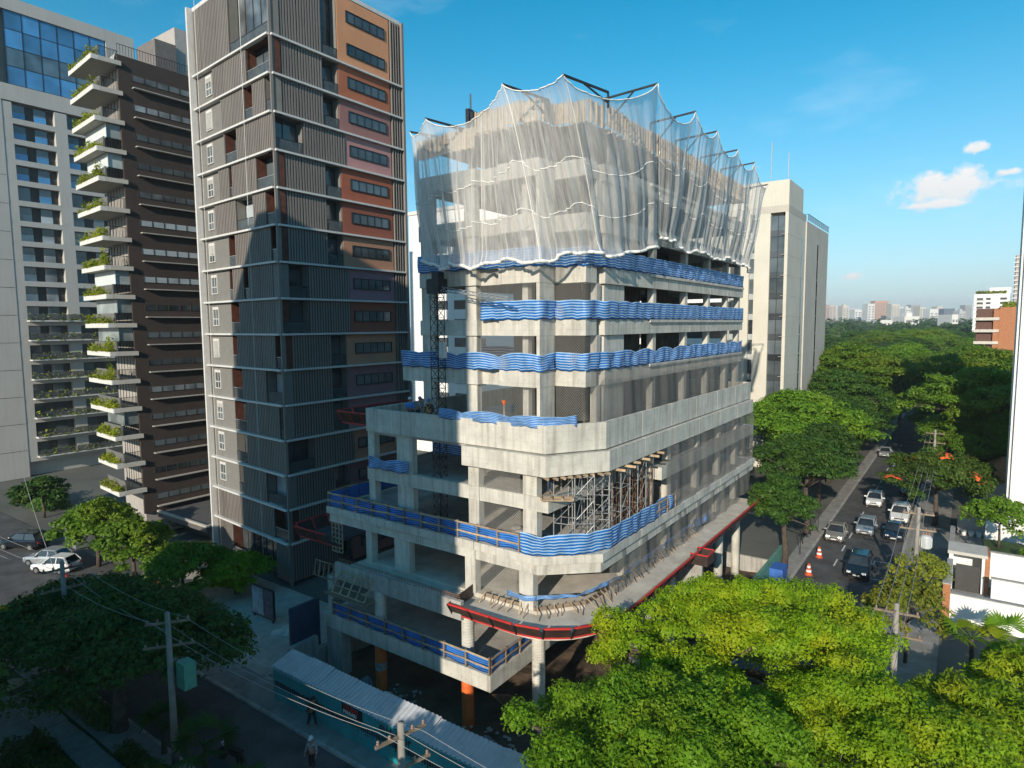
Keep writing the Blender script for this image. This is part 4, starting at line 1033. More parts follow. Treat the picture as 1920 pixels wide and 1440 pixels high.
for k in range(17):
    zt = zb[k]
    MB(frBR).box((3.6,-.018,zt-.95-.55),(9.6,.03,zt-.95)).build('strip_window', win_bright if rng.random() < .5 else win_g, bt)
    for i in range(6): u = 3.6+i*1.2; MB(frBR).box((u-.04,.031,zt-1.5),(u+.04,.06,zt-.95)).build('mullion', brown, bt)
    MB(frBR).box((3.6,-.019,zt-2.28),(10.5,.42,zt-2.18)).build('sun_ledge', ledge_m, bt)
    MB(frBR).box((9.9,-.018,zt-2.0),(10.5,.10,zt-.4)).build('box_window', balc_p, bt)
for k in range(16):
    zt = zb[k]; wl_ = 6.9 if k < 13 else 5.6
    MB(frBL).box((0,-2.6,zt-.42),(wl_,0,zt)).build('balcony_slab', soff, bt)
    MB(frBL).box((-.03,.001,zt-.44),(wl_+.03,.06,zt+.02)).build('balcony_edge', balc_w, bt)
    MB(frBR).box((-.0,.001,zt-.43),(2.5,.05,zt+.01)).build('balcony_edge', balc_w, bt)
    if k > 0:
        MB(frBL).box((.6,-2.75,zt-2.45+2.45),(wl_,-2.62,zt+2.4)).build('glass_door', win_bright, bt)
        d = MB(frBL)
        for i in range(8): u = .6+i*(wl_-.7)/7; d.box((u,-2.61,zt),(u+.07,-2.55,zt+2.4))
        d.build('door_frame', frame_d, bt)
    MB(frBL).box((.15,-.75,zt),(wl_-.3,-.62,zt+1.0)).build('parapet', balc_p, bt)
    r_ = MB(frBR)
    for i in range(14): u = .7+i*.13; r_.box((u,-.2,zt),(u+.03,-.17,zt+1.0))
    r_.box((.65,-.2,zt+1.0),(2.5,-.16,zt+1.05)); r_.build('railing', frame_d, bt)
    if k in (3,4,8,10,13,9) :
        MB(frBL).box((.3,-1.0,zt+1.02),(wl_-.5,-.96,zt+2.42)).build('glazing', glaz if k in (9,10,13) else mat('drawn_white_blind', (.62,.66,.66), .6, var=.04), bt)
        MB(frBR).box((1.0,-.35,zt+1.06),(2.5,-.31,zt+2.42)).build('glazing', glaz, bt)
# planters: grass-like tufts on the balcony edges
def leaf_quads(pts, nrm, size, rs, asp=.5):
    n = len(pts); t = rs.normal(size=(n,3)); nrm = nrm/np.maximum(1e-6, np.linalg.norm(nrm, axis=1, keepdims=True))
    t -= nrm*(t*nrm).sum(1, keepdims=True); t /= np.maximum(1e-6, np.linalg.norm(t, axis=1, keepdims=True)); bb = np.cross(nrm, t)
    s = (size*rs.uniform(.6,1.35,size=(n,1))); 
    v = np.stack([pts-t*s, pts+bb*s*asp+nrm*s*.12, pts+t*s, pts-bb*s*asp+nrm*s*.12], axis=1).reshape(-1,3)
    return v
def quad_object(name, v, m, parent=None, origin=None, rnd=None, rs=None):
    n = len(v)//4; o = np.array(origin if origin is not None else (0,0,0), dtype=float)
    me = bpy.data.meshes.new(name); me.vertices.add(n*4); me.vertices.foreach_set('co', (v-o).astype(np.float32).ravel())
    me.loops.add(n*4); me.loops.foreach_set('vertex_index', np.arange(n*4, dtype=np.int32))
    me.polygons.add(n); me.polygons.foreach_set('loop_start', np.arange(0, n*4, 4, dtype=np.int32)); me.polygons.foreach_set('loop_total', np.full(n, 4, dtype=np.int32))
    at = me.attributes.new('rnd', 'FLOAT', 'POINT'); r_ = np.repeat((rs or np.random.RandomState(1)).uniform(size=n), 4) if rnd is None else np.repeat(rnd, 4); at.data.foreach_set('value', r_.astype(np.float32))
    me.materials.append(m); me.update(); me.validate()
    ob = bpy.data.objects.new(name, me); COL.objects.link(ob); ob.location = tuple(o)
    W[ob] = tuple(o)
    if parent is not None: ob.parent = parent; pw = W[parent]; ob.location = (o[0]-pw[0], o[1]-pw[1], o[2]-pw[2])
    return ob
tuft_m = leaf_mat('planter_leaves', (.17,.24,.012), (.36,.36,.02), (.09,.17,.015), .35, 1.2, .6)
rs0 = np.random.RandomState(5)
for k in range(16):
    zt = zb[k]; wl_ = 6.7 if k < 13 else 5.4; n = 900
    u = rs0.uniform(.1, wl_, n); dens = .5+.5*np.sin(u*1.3+k*2.1); keep = rs0.uniform(size=n) < dens*.8+.25; u = u[keep]; n = len(u)
    d = rs0.uniform(-.55,.2,n); h = rs0.uniform(.0,1,n)**1.5*(.55+.35*np.sin(u*2+k))
    p = np.stack([B0[0]+GdL[0]*u+GnL[0]*d, B0[1]+GdL[1]*u+GnL[1]*d, zt+.05+np.maximum(0,h)], 1)
    if k in (4,7,10,11): 
        m_ = 160; uu = rs0.normal(1.2,.5,m_); q = np.stack([B0[0]+GdL[0]*uu+GnL[0]*-.3+rs0.normal(0,.2,m_), B0[1]+GdL[1]*uu+GnL[1]*-.3, zt+.4+np.abs(rs0.normal(0,.6,m_))], 1); p = np.concatenate([p,q])
    nr = rs0.normal(size=p.shape)+np.array([0,-.6,.7]); v = leaf_quads(p, nr, .16, rs0, .35)
    o = quad_object('planter_plants', v, tuft_m, bt, (B0[0],B0[1],zt), rs=rs0); o['kind'] = 'stuff'
# ------------------------------------------------------------------ far left tower: grid facade with a blue glass top
LX = -92.0; frT = ((LX,0,0), (0.0,1.0), (1.0,0.0))
lt = thing('glass_top_tower', 'pale grey tower with a gridded facade and a blue glass crown at the picture edge', 'building', (-100,8,0))
pale_g = mat('pale_grey_render', (.47,.45,.42), .85, var=.04, scale=.2, streak=.12)
dk_g = mat('charcoal_infill', (.06,.058,.055), .8, var=.08)
MB().box((LX-22,-22,0),(LX-1.2,20.0,69)).build('main_wall', pale_g, lt)
MB().box((LX-1.2,-22,0),(LX,-.1+1.0,69)).build('blank_wall', pale_g, lt)
for z in range(4, 48, 4): MB().box((LX+.001,-22,z),(LX+.02,.8,z+.05)).build('groove', dk_g, lt)
MB(frT).box((.9,-1.2,67.2),(19.4,0,69.0)).build('parapet_wall', pale_g, lt)
MB(frT).box((15.2,-1.2,57.0),(19.4,0,67.2)).build('corner_wall', pale_g, lt)
sky_glass = glass_mat('blue_sky_tint_glass', (.05,.18,.36), .04, .25, .3, 1.0)  # blue base colour stands in for reflected sky
for i in range(6):
    for j in range(4):
        u0 = 1.9+i*2.2; z0 = 57.0+j*2.55
        MB(frT).box((u0+.05,-.3,z0+.05),(u0+2.15,-.24,z0+2.5)).build('glass_pane', sky_glass if j != 1 else glass_mat('dark_curtain_glass', (.06,.10,.13)), lt)
fm = MB(frT)
for i in range(7): fm.box((1.85+i*2.2,-.32,57),(1.95+i*2.2,-.2,67.2))
for j in range(5): fm.box((1.95,-.31,56.95+j*2.55),(15.1,-.21,57.03+j*2.55))
fm.build('mullions', frame_d, lt)
MB(frT).box((.9,-.35,54.6),(19.4,0,56.9)).build('spandrel', pale_g, lt)
for zf in range(18):
    z1 = 54.4-zf*2.9; z0 = z1-2.9
    if z0 < 2: break
    MB(frT).box((.92,-1.2,z0),(19.4,-.06,z0+.75)).build('spandrel', pale_g, lt)
    for (u0, u1) in ((2.1,7.4),(9.0,17.6)):
        MB(frT).box((u0,-.9,z0+.75),(u1,-.8,z1)).build('window_band', dk_g, lt)
        nwin = 2 if u0 < 5 else 3
        for i in range(nwin):
            a = u0+.2+i*(u1-u0)/nwin; c = a+1.5
            MB(frT).box((a,-.79,z0+.76),(c,-.70,z1-.1)).build('window', win_g, lt)
            if zf < 11 and rng.random() < .85: MB(frT).box((a,-.69,z0+.76),(c,-.62,z0+1.75)).build('window_sash', sky_glass if zf < 5 else win_bright, lt)  # upper sashes carry the sky reflection in their glass colour
    for u in (.92, 7.4, 17.6): MB(frT).box((u,-1.2,z0+.75),(u+(1.18 if u < 5 else 1.6 if u < 10 else 1.8),-.05,z1)).build('pier', pale_g, lt)
    if zf > 9:
        MB(frT).box((2.0,-.8,z0+.60),(14.0,1.0,z0+.78)).build('balcony_slab', balc_w, lt)
        MB(frT).box((2.0,.9,z0+.78),(14.0,.95,z0+1.7)).build('balcony_glass', rail_g, lt)
        n = 260; u = rs0.uniform(2.1,13.8,n); p = np.stack([LX+rs0.uniform(.5,1.1,n), u, z0+.8+rs0.uniform(0,1,n)**2*1.0], 1)
        o = quad_object('balcony_plants', leaf_quads(p, rs0.normal(size=p.shape)+np.array([.5,-.4,.6]), .2, rs0, .4), tuft_m, lt, (LX,8,z0), rs=rs0); o['kind'] = 'stuff'
# ------------------------------------------------------------------ cream office tower behind the site
bx_, by_ = -.9, 67.0
ct = thing('cream_tower', 'cream office tower with dark window strips and roof antennas behind the concrete frame', 'building', (-8,80,0))
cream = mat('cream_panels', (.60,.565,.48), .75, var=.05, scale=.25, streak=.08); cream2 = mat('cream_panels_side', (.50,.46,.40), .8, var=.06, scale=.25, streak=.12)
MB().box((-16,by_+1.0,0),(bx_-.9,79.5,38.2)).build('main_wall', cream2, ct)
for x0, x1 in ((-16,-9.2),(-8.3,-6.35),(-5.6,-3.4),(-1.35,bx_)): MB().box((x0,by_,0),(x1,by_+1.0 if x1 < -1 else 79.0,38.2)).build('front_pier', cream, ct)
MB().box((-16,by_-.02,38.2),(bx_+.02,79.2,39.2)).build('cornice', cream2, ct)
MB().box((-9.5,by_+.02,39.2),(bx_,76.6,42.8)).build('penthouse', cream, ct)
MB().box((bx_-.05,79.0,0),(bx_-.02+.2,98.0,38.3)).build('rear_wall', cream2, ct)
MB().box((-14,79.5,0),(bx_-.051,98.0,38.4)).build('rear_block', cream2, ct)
for y0, wd_ in ((76.2,.8),(88.0,.9)):
    for k in range(11): MB().box((bx_+ (.001 if y0 < 79 else .151),y0,2.0+k*3.05),(bx_+.03+(.15 if y0 > 79 else 0),y0+wd_,4.9+k*3.05)).build('slit_window', win_g, ct)
for z_ in range(2, 38, 3): MB().box((bx_-.9,by_-.012,z_),(bx_+.012,79.0,z_+.05)).build('panel_joint', cream2, ct)
for k in range(12):
    z0 = 1.2+k*3.05
    for (x0, x1) in ((-6.35,-5.6),(-3.4,-1.35),(-9.2,-8.3)):
        MB().box((x0,by_+.45,z0+.9),(x1,by_+.5,z0+3.0)).build('window', win_g, ct)
        MB().box((x0,by_+.40,z0),(x1,by_+.46,z0+.88)).build('spandrel', glass_mat('spandrel_glass', (.03,.033,.036), .2) if x0 > -4 else mat('pale_spandrel', (.40,.42,.42), .4), ct)
    MB().box((-2.42,by_+.38,z0),(-2.34,by_+.449,z0+3.0)).build('mullion', frame_d, ct)
for x, y, h in ((-4.2,70,6.5),(-2.2,72,5.0),(-6.5,69,3.8)): MB().tube([(x,y,42.8),(x,y,42.8+h)], .06, 5).build('antenna', steel, ct)
MB().bar((-7.4,69,45.6),(-5.6,69,45.6),.05).bar((-7.2,69,44.2),(-5.8,69,44.2),.05).build('antenna_arms', steel, ct)
gr = MB(); 
for y0 in range(0, 10): gr.box((bx_+.22,79.5+y0*1.85,38.4),(bx_+.28,79.56+y0*1.85,39.4))
gr.box((bx_+.2,79.4,39.4),(bx_+.3,98,39.46)); gr.box((-6,79.4,39.4),(bx_+.2,79.48,39.46)); gr.build('roof_railing', frame_d, ct)
MB().box((bx_+.24,79.6,38.5),(bx_+.26,97.9,39.3)).build('railing_glass', mat('blue_rail_glass', (.25,.36,.45), .15, var=.1), ct)
# white terraced block seen between the site and the cream tower
wt = thing('white_terraces', 'white balconies of an apartment block squeezed beside the cream tower', 'building', (-12,60,0))
MB().box((-20,58,0),(-9.4,66,33)).build('main_wall', dk_g, wt)
for k in range(11): MB().box((-20,56.4,1+k*3.0),(-6.7,58.0,1.9+k*3.0)).build('balcony', white_wall, wt)
# white building whose edge shows beside the slatted tower
ww = thing('white_block', 'plain white block whose sunlit end shows between the slatted tower and the nets', 'building', (-30,52,0))
q0, q1 = pY(764,300,48.0), pY(800,300,48.0)
MB().box((q0[0],48,0),(q0[0]+30,70,41.0)).build('main_wall', white_wall, ww)
for k in range(12):
    for j in range(3): MB().box((q0[0]+6+j*4,47.97,3+k*3.1),(q0[0]+8.6+j*4,47.999,4.5+k*3.1)).build('window', win_g, ww)
MB().box((q0[0]-.2,47.8,41.0),(q0[0]+30.2,70.2,41.6)).build('roof', balc_w, ww)
rb_ = thing('red_panel_block', 'low block with terracotta panels glimpsed behind the slatted tower', 'building', (-40,60,0))
MB().box((q0[0]-9,60,0),(q0[0]-.1,72,26)).build('main_wall', mat('terracotta', (.36,.12,.07), .8), rb_)
for k in range(8): MB().box((q0[0]-9.05,59.9,2+k*3.1),(q0[0]-.05,59.99,3.0+k*3.1)).build('floor_band', grey_w, rb_)
# ------------------------------------------------------------------ right side: white tower, garden walls, brick block, far city
tile_m = mat('clay_tiles', (.46,.16,.06), .85, var=.2, scale=3, obj_var=.12)
wtow = thing('white_tower', 'plain white high-rise cut by the picture edge above the garden houses', 'building', (32,54,0))
MB().box((25.05,45.4,0),(30.4,48.6,45)).build('main_wall', white_wall, wtow); MB().box((26.6,48.61,0),(31.5,58,44)).build('rear_wall', white_wall, wtow)
MB().box((25.3,45.0,2.2),(30.6,45.39,45)).build('front_wall', white_wall, wtow)
MB().box((25.0,44.6,0),(45,44.99,2.2)).build('plinth', grey_w, wtow)
for k in range(12):
    MB().box((28.0,44.96,4+k*3.2),(29.6,44.999,5.6+k*3.2)).build('window', win_g, wtow)
# red roofed white house
rh = thing('tile_roof_house', 'small white house with an orange tiled roof beside the white high-rise', 'house', (26,58,0))
MB().box((23.6,52.5,0),(30,62,4.6)).build('wall', white_wall, rh)
MB().add([(23.2,52.1,4.6),(30.4,52.1,4.6),(30.4,62.4,4.6),(23.2,62.4,4.6),(25.2,54.5,6.2),(28.4,54.5,6.2),(28.4,60,6.2),(25.2,60,6.2)], [(0,3,2,1),(0,1,5,4),(1,2,6,5),(2,3,7,6),(3,0,4,7),(4,5,6,7)]).build('roof', tile_m, rh)
MB().box((24.2,52.46,1.0),(25.4,52.498,2.4)).build('window', win_g, rh)
# garden plots behind white walls
def wall(name, label, x0, y0, x1, y1, h, m=white_wall, z=0.0, cap=True):
    o = thing(name, label, 'wall', ((x0+x1)/2, (y0+y1)/2, z))
    MB().box((x0,y0,z),(x1,y1,z+h)).build('wall_body', m, o)
    if cap: MB().box((x0-.05,y0-.05,z+h),(x1+.05,y1+.05,z+h+.07)).build('coping', kerb_m, o)
    return o
brick_o = mat('orange_brick', (.40,.17,.08), .85, var=.22, scale=5, bump=.3, bscale=20)
wall('garden_wall', 'white street wall with a brick end pier below the palm', 20.75, 22.0, 21.05, 28.5, 2.6)
wall('garden_wall', 'white cross wall behind the fan palm', 21.06, 21.6, 30, 21.95, 2.2)
wall('brick_pier', 'narrow orange brick pier at the end of the white street wall', 20.6, 21.2, 21.05, 21.9, 3.0, brick_o)
gh = thing('white_gatehouse', 'white flat-roofed gatehouse with a sunlit slab and dark doorway', 'house', (22.2,30,0))
MB().box((20.8,28.6,0),(21.1,31.2,3.1)).box((21.1,31.0,0),(23.2,31.2,3.1)).box((23.0,28.6,0),(23.2,31.0,3.1)).build('wall', white_wall, gh)
MB().box((20.7,28.5,3.1),(23.35,31.3,3.35)).build('roof', mat('pale_roof_slab', (.52,.49,.44), .85, var=.1), gh)
MB().box((21.3,28.62,0),(22.9,28.7,2.3)).build('door', dk_g, gh)
MB().box((23.2,28.55,0),(23.5,31.25,3.3)).build('brick_fin', brick_o, gh)
wall('garden_wall', 'long white wall of the raised lawn terrace', 23.6, 30.9, 34, 31.2, 3.0)
wall('garden_wall', 'white stepped wall with railing in front of the villa steps', 23.6, 26.6, 34, 26.9, 2.2)
strip('terrace', 'raised lawn terrace behind the white walls', grass_m, 23.2, 31.25, 34, 36.5, 2.55, 2.6)
strip('driveway', 'grey driveway between the white garden walls', pave, 21.1, 22.0, 34, 28.5, .16, .18)
wall('garden_wall', 'white boundary wall along the pavement beside the gate', 20.75, 33.2, 21.05, 40.0, 2.3, grey_w)
wall('garden_wall', 'tall plain white wall below the high-rise', 23.4, 40.2, 36, 40.5, 4.4)
sg = thing('steel_gate', 'grey steel gate in the boundary wall beside the gatehouse', 'gate', (20.9,32.2,0))
for k in range(8): MB().box((20.85,31.3+k*.235,.1),(20.95,31.5+k*.235,2.2)).build('slat', mat('grey_gate_paint', (.25,.26,.27), .5), sg)
wall('garden_wall', 'pale low wall with flower pots beside the parking driveway', 21.2, 46.0, 24.6, 46.3, 1.8, grey_w)
pot = piece(lambda b: b.ring([(.18,0),(.26,.45),(.28,.5),(.22,.5)], (0,0,0), 12), white_wall, 'pot')
for k in range(4):
    o = inst('flower_pot', pot, None, (21.8+k*.62,45.4,.12)); tag(o, 'white flower pot standing in front of the pale low wall', 'pot', 'white flower pots by the low wall')
strip('driveway', 'shaded driveway before the flower pots', pave, 20.62, 40.6, 25.0, 46.0, .10, .12)
# brick apartment block and white apartment block further off
def dbox(p, dx, dy, z0, z1, name, m, parent): return MB().box((p[0],p[1],z0),(p[0]+dx,p[1]+dy,z1)).build(name, m, parent)
pb = pD(1874,600,158.0); bb_ = thing('brick_apartments', 'orange brick apartment block with white balcony slabs beside the white high-rise', 'building', (pb[0],pb[1],0))
ztop = pD(1874,576,158)[2]
dbox(pb, 14, 14, 0, ztop, 'brick_wall', brick_o, bb_)
pl = pD(1841,600,160.0); wdt = math.hypot(pl[0]-pb[0], pl[1]-pb[1])
MB().box((pb[0]-4.6,pb[1]+.6,0),(pb[0]-.02,pb[1]+13,ztop-.3)).build('recess_wall', mat('dark_red_recess', (.12,.06,.045), .8), bb_)
for k in range(9):
    z = ztop-3.2-k*2.95
    MB().box((pb[0]-5.0,pb[1]-.6,z),(pb[0]-.03,pb[1]+.58,z+.7)).build('balcony', mat('balcony_cream', (.56,.52,.45), .8), bb_)
MB().box((pb[0]-1.2,pb[1]-.3,0),(pb[0]-.04,pb[1]+.57,ztop-.5)).build('brick_pier', brick_o, bb_)
n = 500; p = np.stack([rs0.uniform(pb[0]+.5,pb[0]+8,n), rs0.uniform(pb[1],pb[1]+4,n), ztop+.1+rs0.uniform(0,1,n)**2*1.2], 1)
o = quad_object('roof_plants', leaf_quads(p, rs0.normal(size=p.shape)+np.array([0,-.4,.7]), .4, rs0, .4), tuft_m, bb_, (pb[0],pb[1],ztop), rs=rs0); o['kind'] = 'stuff'
pw = pD(1824,600,430.0); zt = pD(1824,552,430)[2]; wa = thing('white_apartments', 'white apartment block with a green roof garden beyond the tree canopy', 'building', (pw[0]+9,pw[1]+8,0))
MB().box((pw[0],pw[1],0),(pw[0]+19,pw[1]+16,zt)).build('main_wall', white_wall, wa)
MB().box((pw[0]+8,pw[1]+1,zt),(pw[0]+19.5,pw[1]+14,zt+4)).build('penthouse', white_wall, wa)
for k in range(10):
    for (a, c) in ((1.5,5.0),(6.5,9.0),(14,17.5)): MB().box((pw[0]+a,pw[1]-.05,zt-4-k*2.8),(pw[0]+c,pw[1]-.001,zt-2.6-k*2.8)).build('window', dk_g, wa)
    MB().box((pw[0]-.6,pw[1]-.9,zt-4.3-k*2.8),(pw[0]+5.5,pw[1]-.06,zt-4.0-k*2.8)).build('balcony', white_wall, wa)
n = 300; p = np.stack([rs0.uniform(pw[0]+1,pw[0]+17,n), rs0.uniform(pw[1],pw[1]+2,n), zt+.2+rs0.uniform(0,1,n)*1.5], 1)
o = quad_object('roof_plants', leaf_quads(p, rs0.normal(size=p.shape)+np.array([0,-.4,.7]), .9, rs0, .5), tuft_m, wa, (pw[0],pw[1],zt), rs=rs0); o['kind'] = 'stuff'
pt_ = pD(1905,500,520.0); ft = thing('balcony_tower', 'slim pale tower with rounded balconies peeping past the white high-rise', 'building', (pt_[0]+6,pt_[1]+6,0))
ztt = pD(1905,478,520)[2]
MB().box((pt_[0],pt_[1],0),(pt_[0]+16,pt_[1]+14,ztt)).build('main_wall', mat('pinkish_render', (.45,.36,.31), .85), ft)
for k in range(16): MB().box((pt_[0]-1.2,pt_[1]-1.2,ztt-3-k*3.6),(pt_[0]+3,pt_[1]-.01,ztt-2-k*3.6)).build('balcony', balc_w, ft)
# --- far city skyline
Zc = lambda x, y: (1540+x/5.053, 520+y/5.053)
sky_list = [(30,78,268,'pink'),(80,142,262,'pale pink'),(143,206,276,'white'),(204,262,270,'cream'),(262,330,292,'pale grey'),(318,380,305,'white'),(372,446,312,'white'),(443,508,250,'white'),
 (508,636,222,'salmon'),(636,672,300,'grey'),(668,742,252,'cream'),(712,802,280,'white'),(798,852,292,'white'),(848,938,260,'grey'),(936,985,284,'cream'),(925,1036,304,'cream'),(1030,1112,300,'white'),(1096,1152,276,'cream'),
 (1112,1166,308,'blue'),(1163,1268,296,'blue grey'),(1268,1325,334,'white'),(1310,1368,318,'pale grey'),(1364,1428,262,'grey'),(1240,1300,352,'white'),(790,930,370,'white'),(560,800,404,'white')]
cc_ = {'pink':(.40,.27,.23),'pale pink':(.52,.42,.37),'white':(.68,.66,.62),'cream':(.58,.53,.44),'pale grey':(.50,.49,.47),'salmon':(.52,.29,.19),'grey':(.36,.35,.34),'blue':(.22,.32,.42),'blue grey':(.10,.13,.17)}
cw = {}
for i, (x0, x1, y, cn) in enumerate(sky_list):
    low_ = i >= len(sky_list)-3
    D = 1500+((i*397) % 900); 
    if low_: D = 760+60*(i-len(sky_list)+3)
    px0, py = Zc(x0, y); px1, _ = Zc(x1, y)
    A = pD(px0, py, D); B = pD(px1, py, D); wv = math.hypot(B[0]-A[0], B[1]-A[1]); zt = A[2]
    m = mat('city_'+cn.replace(' ','_'), cc_[cn], .85, var=.06, scale=.02)
    lab = {'salmon':'tall salmon block standing above the far skyline','blue grey':'dark blue-grey office slab on the far skyline','blue':'blue glass side of an office block on the far skyline'}.get(cn)
    g_ = None
    if lab is None:
        lab = cn+(' low-rise block at the edge of the park before the skyline' if low_ else ' high-rise on the far skyline'); g_ = cn+' blocks of the far skyline'
    root = thing('distant_building', lab, 'building', ((A[0]+B[0])/2,(A[1]+B[1])/2,0), g_)
    ux = (B[0]-A[0])/wv; uy = (B[1]-A[1])/wv; fr = ((A[0],A[1],0),(ux,uy),(uy,-ux))
    MB(fr).box((0,-26,-1),(wv,0,zt)).build('wall', m, root)
    wn_ = MB(fr); rows = max(2, int((zt-4)/6.2)); cols = max(2, int(wv/7.0))
    for r_ in range(rows):
        for c_ in range(cols):
            u = wv*(c_+.22)/cols; wn_.box((u,.01,3+r_*6.2),(u+wv/cols*.56,.25,6.0+r_*6.2))
    wn_.build('window_rows', mat('far_windows', (.20,.20,.20), .5), root, kind='stuff')
    if i % 3 == 0: MB(fr).box((wv*.3,-16,zt),(wv*.7,-6,zt+5)).build('roof_block', m, root)
# --- the high-rise across the side street whose shadow falls on the site (behind the camera, to the left)
sh_t = thing('garden_high_rise', 'high-rise standing in the corner garden across the side street', 'building', (-6,-52,0))
MB().box((-17.6,-62,0),(5.8,-42,47)).build('main_wall', grey_w, sh_t)
for k in range(15):
    MB().box((-17.3,-41.98,3+k*2.8),(5.4,-41.9,4.6+k*2.8)).build('window_band', win_g, sh_t)
    MB().box((-17.3,-41.999,2.2+k*2.8),(5.4,-40.9,2.4+k*2.8)).build('balcony_slab', balc_w, sh_t)
# ------------------------------------------------------------------ trees and plants
bark = mat('bark', (.085,.065,.05), .95, var=.3, scale=3, bump=.6, bscale=12)
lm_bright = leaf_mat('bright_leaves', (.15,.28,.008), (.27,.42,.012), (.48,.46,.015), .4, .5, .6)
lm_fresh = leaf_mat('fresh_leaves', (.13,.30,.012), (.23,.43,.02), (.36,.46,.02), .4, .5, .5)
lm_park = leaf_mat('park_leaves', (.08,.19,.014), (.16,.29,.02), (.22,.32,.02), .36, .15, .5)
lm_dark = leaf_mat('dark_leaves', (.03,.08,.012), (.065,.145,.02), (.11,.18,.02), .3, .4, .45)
lm_mid = leaf_mat('mid_leaves', (.08,.17,.014), (.15,.26,.02), (.27,.31,.025), .34, .2, .6)
lm_olive = leaf_mat('olive_leaves', (.14,.19,.02), (.27,.29,.03), (.34,.28,.035), .34, .6, .5)
lm_flame = leaf_mat('flame_tree_leaves', (.05,.11,.014), (.10,.16,.02), (.12,.17,.02), .34, .4, .4)
lm_far = leaf_mat('far_leaves', (.03,.085,.016), (.07,.14,.022), (.11,.17,.025), .3, .03, .5)
flower_m = mat('flame_flowers', (.75,.13,.03), .6, var=.15)
def make_tree(name, Rc, H, dome, npads, per, leaf, lm, seed, pad=(.9,1.7), thick=.42, trunk_r=.3, low=.45, squash=(1,1), origin=(0,0,0), under=.12, flowers=0, lean=(0,0), asp=.55, relief=.28):
    """tapered trunk, limbs to the pads of the crown, and a crown of leaf-sized faces spread over many uneven pads"""
    rs = np.random.RandomState(seed); pads = []
    for i in range(npads):
        r = math.sqrt(rs.uniform(0,1))*Rc; a = rs.uniform(0, 2*math.pi); edge_ = r/Rc
        ext = 1+.16*math.sin(3*a+seed)+.10*math.sin(5*a+seed*2)
        z = H - dome*(edge_**2) - rs.uniform(0, relief)*H*.35 - (rs.uniform(0,1) < .3)*rs.uniform(.3,1.6)
        pr = rs.uniform(*pad)*(1.05-.25*edge_)
        pads.append((lean[0]+r*ext*math.cos(a)*squash[0], lean[1]+r*ext*math.sin(a)*squash[1], z-pr*thick, pr, pr*thick))
    P = []; Nn = []
    for (x, y, z, r, t) in pads:
        n = int(per*(r/np.mean(pad))**2*rs.uniform(.75,1.2)); d = rs.normal(size=(n,3)); d /= np.linalg.norm(d, axis=1, keepdims=True)
        flip = (d[:,2] < 0) & (rs.uniform(size=n) > under*2.5); d[flip,2] *= -1
        rad = rs.uniform(.62,1.06,(n,1)); wob = 1+.16*np.sin(d[:,:1]*7+x)+.14*np.sin(d[:,1:2]*8+y)
        P.append(np.array([x,y,z])+d*rad*wob*np.array([r,r,t])); Nn.append(d*.9+rs.normal(size=(n,3))*.55+np.array([0,0,.55]))
    P = np.concatenate(P); Nn = np.concatenate(Nn)
    root = thing(name, '', 'tree', (0,0,0))
    v = leaf_quads(P, Nn, leaf, rs, asp); quad_object('crown', v, lm, root, (0,0,0), rs=rs)
    tb = MB(); hb = H*low; tl = Vector((lean[0]*.35, lean[1]*.35, hb))
    tb.tube([(0,0,-.1),(trunk_r*.3,0,hb*.35),(tl.x*.6,tl.y*.6,hb*.75),tuple(tl)], [trunk_r*1.25,trunk_r,trunk_r*.85,trunk_r*.75], 9)
    sel = sorted(pads, key=lambda q: -((q[0]-lean[0])**2+(q[1]-lean[1])**2))[:max(6, npads//7)]
    for (x, y, z, r, t) in sel:
        e = Vector((x, y, z-t*.3)); m1 = tl.lerp(e, .35)+Vector((0,0,.12*(e-tl).length)); m2 = tl.lerp(e, .72)+Vector((rs.uniform(-.3,.3),rs.uniform(-.3,.3),.10*(e-tl).length))
        tb.tube([tuple(tl), tuple(m1), tuple(m2), tuple(e)], [trunk_r*.5,trunk_r*.34,trunk_r*.2,trunk_r*.07], 5)
    tb.build('trunk', bark, root, smooth=True)
    if flowers:
        idx = [q for q in pads if rs.uniform() < flowers]; FP = []; FN = []
        for (x, y, z, r, t) in idx:
            n = int(26*r*r)+8; d = rs.normal(size=(n,3)); d[:,2] = np.abs(d[:,2]); d /= np.linalg.norm(d, axis=1, keepdims=True)
            FP.append(np.array([x,y,z])+d*np.array([r*.8,r*.8,t*1.15])); FN.append(d+np.array([0,0,.8]))
        if FP:
            FP = np.concatenate(FP); o = quad_object('flowers', leaf_quads(FP, np.concatenate(FN), leaf*1.3, rs, .8), flower_m, root, (0,0,0), rs=rs); o['kind'] = 'stuff'
    root.location = origin; W[root] = tuple(origin)
    return root
def lab(o, l, g=None, cat='tree'):
    o['label'] = l; o['category'] = cat
    if g: o['group'] = g
    return o
# big sunlit canopy in front
lab(make_tree('canopy_tree', 6.4, 10.2, 2.6, 215, 1050, .072, lm_bright, 11, pad=(.55,1.2), thick=.7, relief=.55, trunk_r=.42, origin=(9.0,-4.6,.1), lean=(5.2,.2), squash=(1.0,1.0)), 'broad bright green street tree glowing in the sun beside the curved red deck')
lab(make_tree('canopy_tree', 5.6, 9.6, 2.4, 175, 1050, .072, lm_fresh, 12, pad=(.55,1.15), thick=.7, relief=.55, trunk_r=.4, origin=(9.0,-12.6,.1), lean=(4.6,-1.2), squash=(1.0,1.1)), 'fresh green street tree at the crossing corner below the round column')
lab(make_tree('canopy_tree', 4.4, 9.0, 2.2, 110, 1050, .072, lm_bright, 13, pad=(.5,1.05), thick=.7, relief=.55, trunk_r=.34, origin=(18.2,-8.0,.1), lean=(.8,.3)), 'yellow-green street tree on the pavement across the main street')
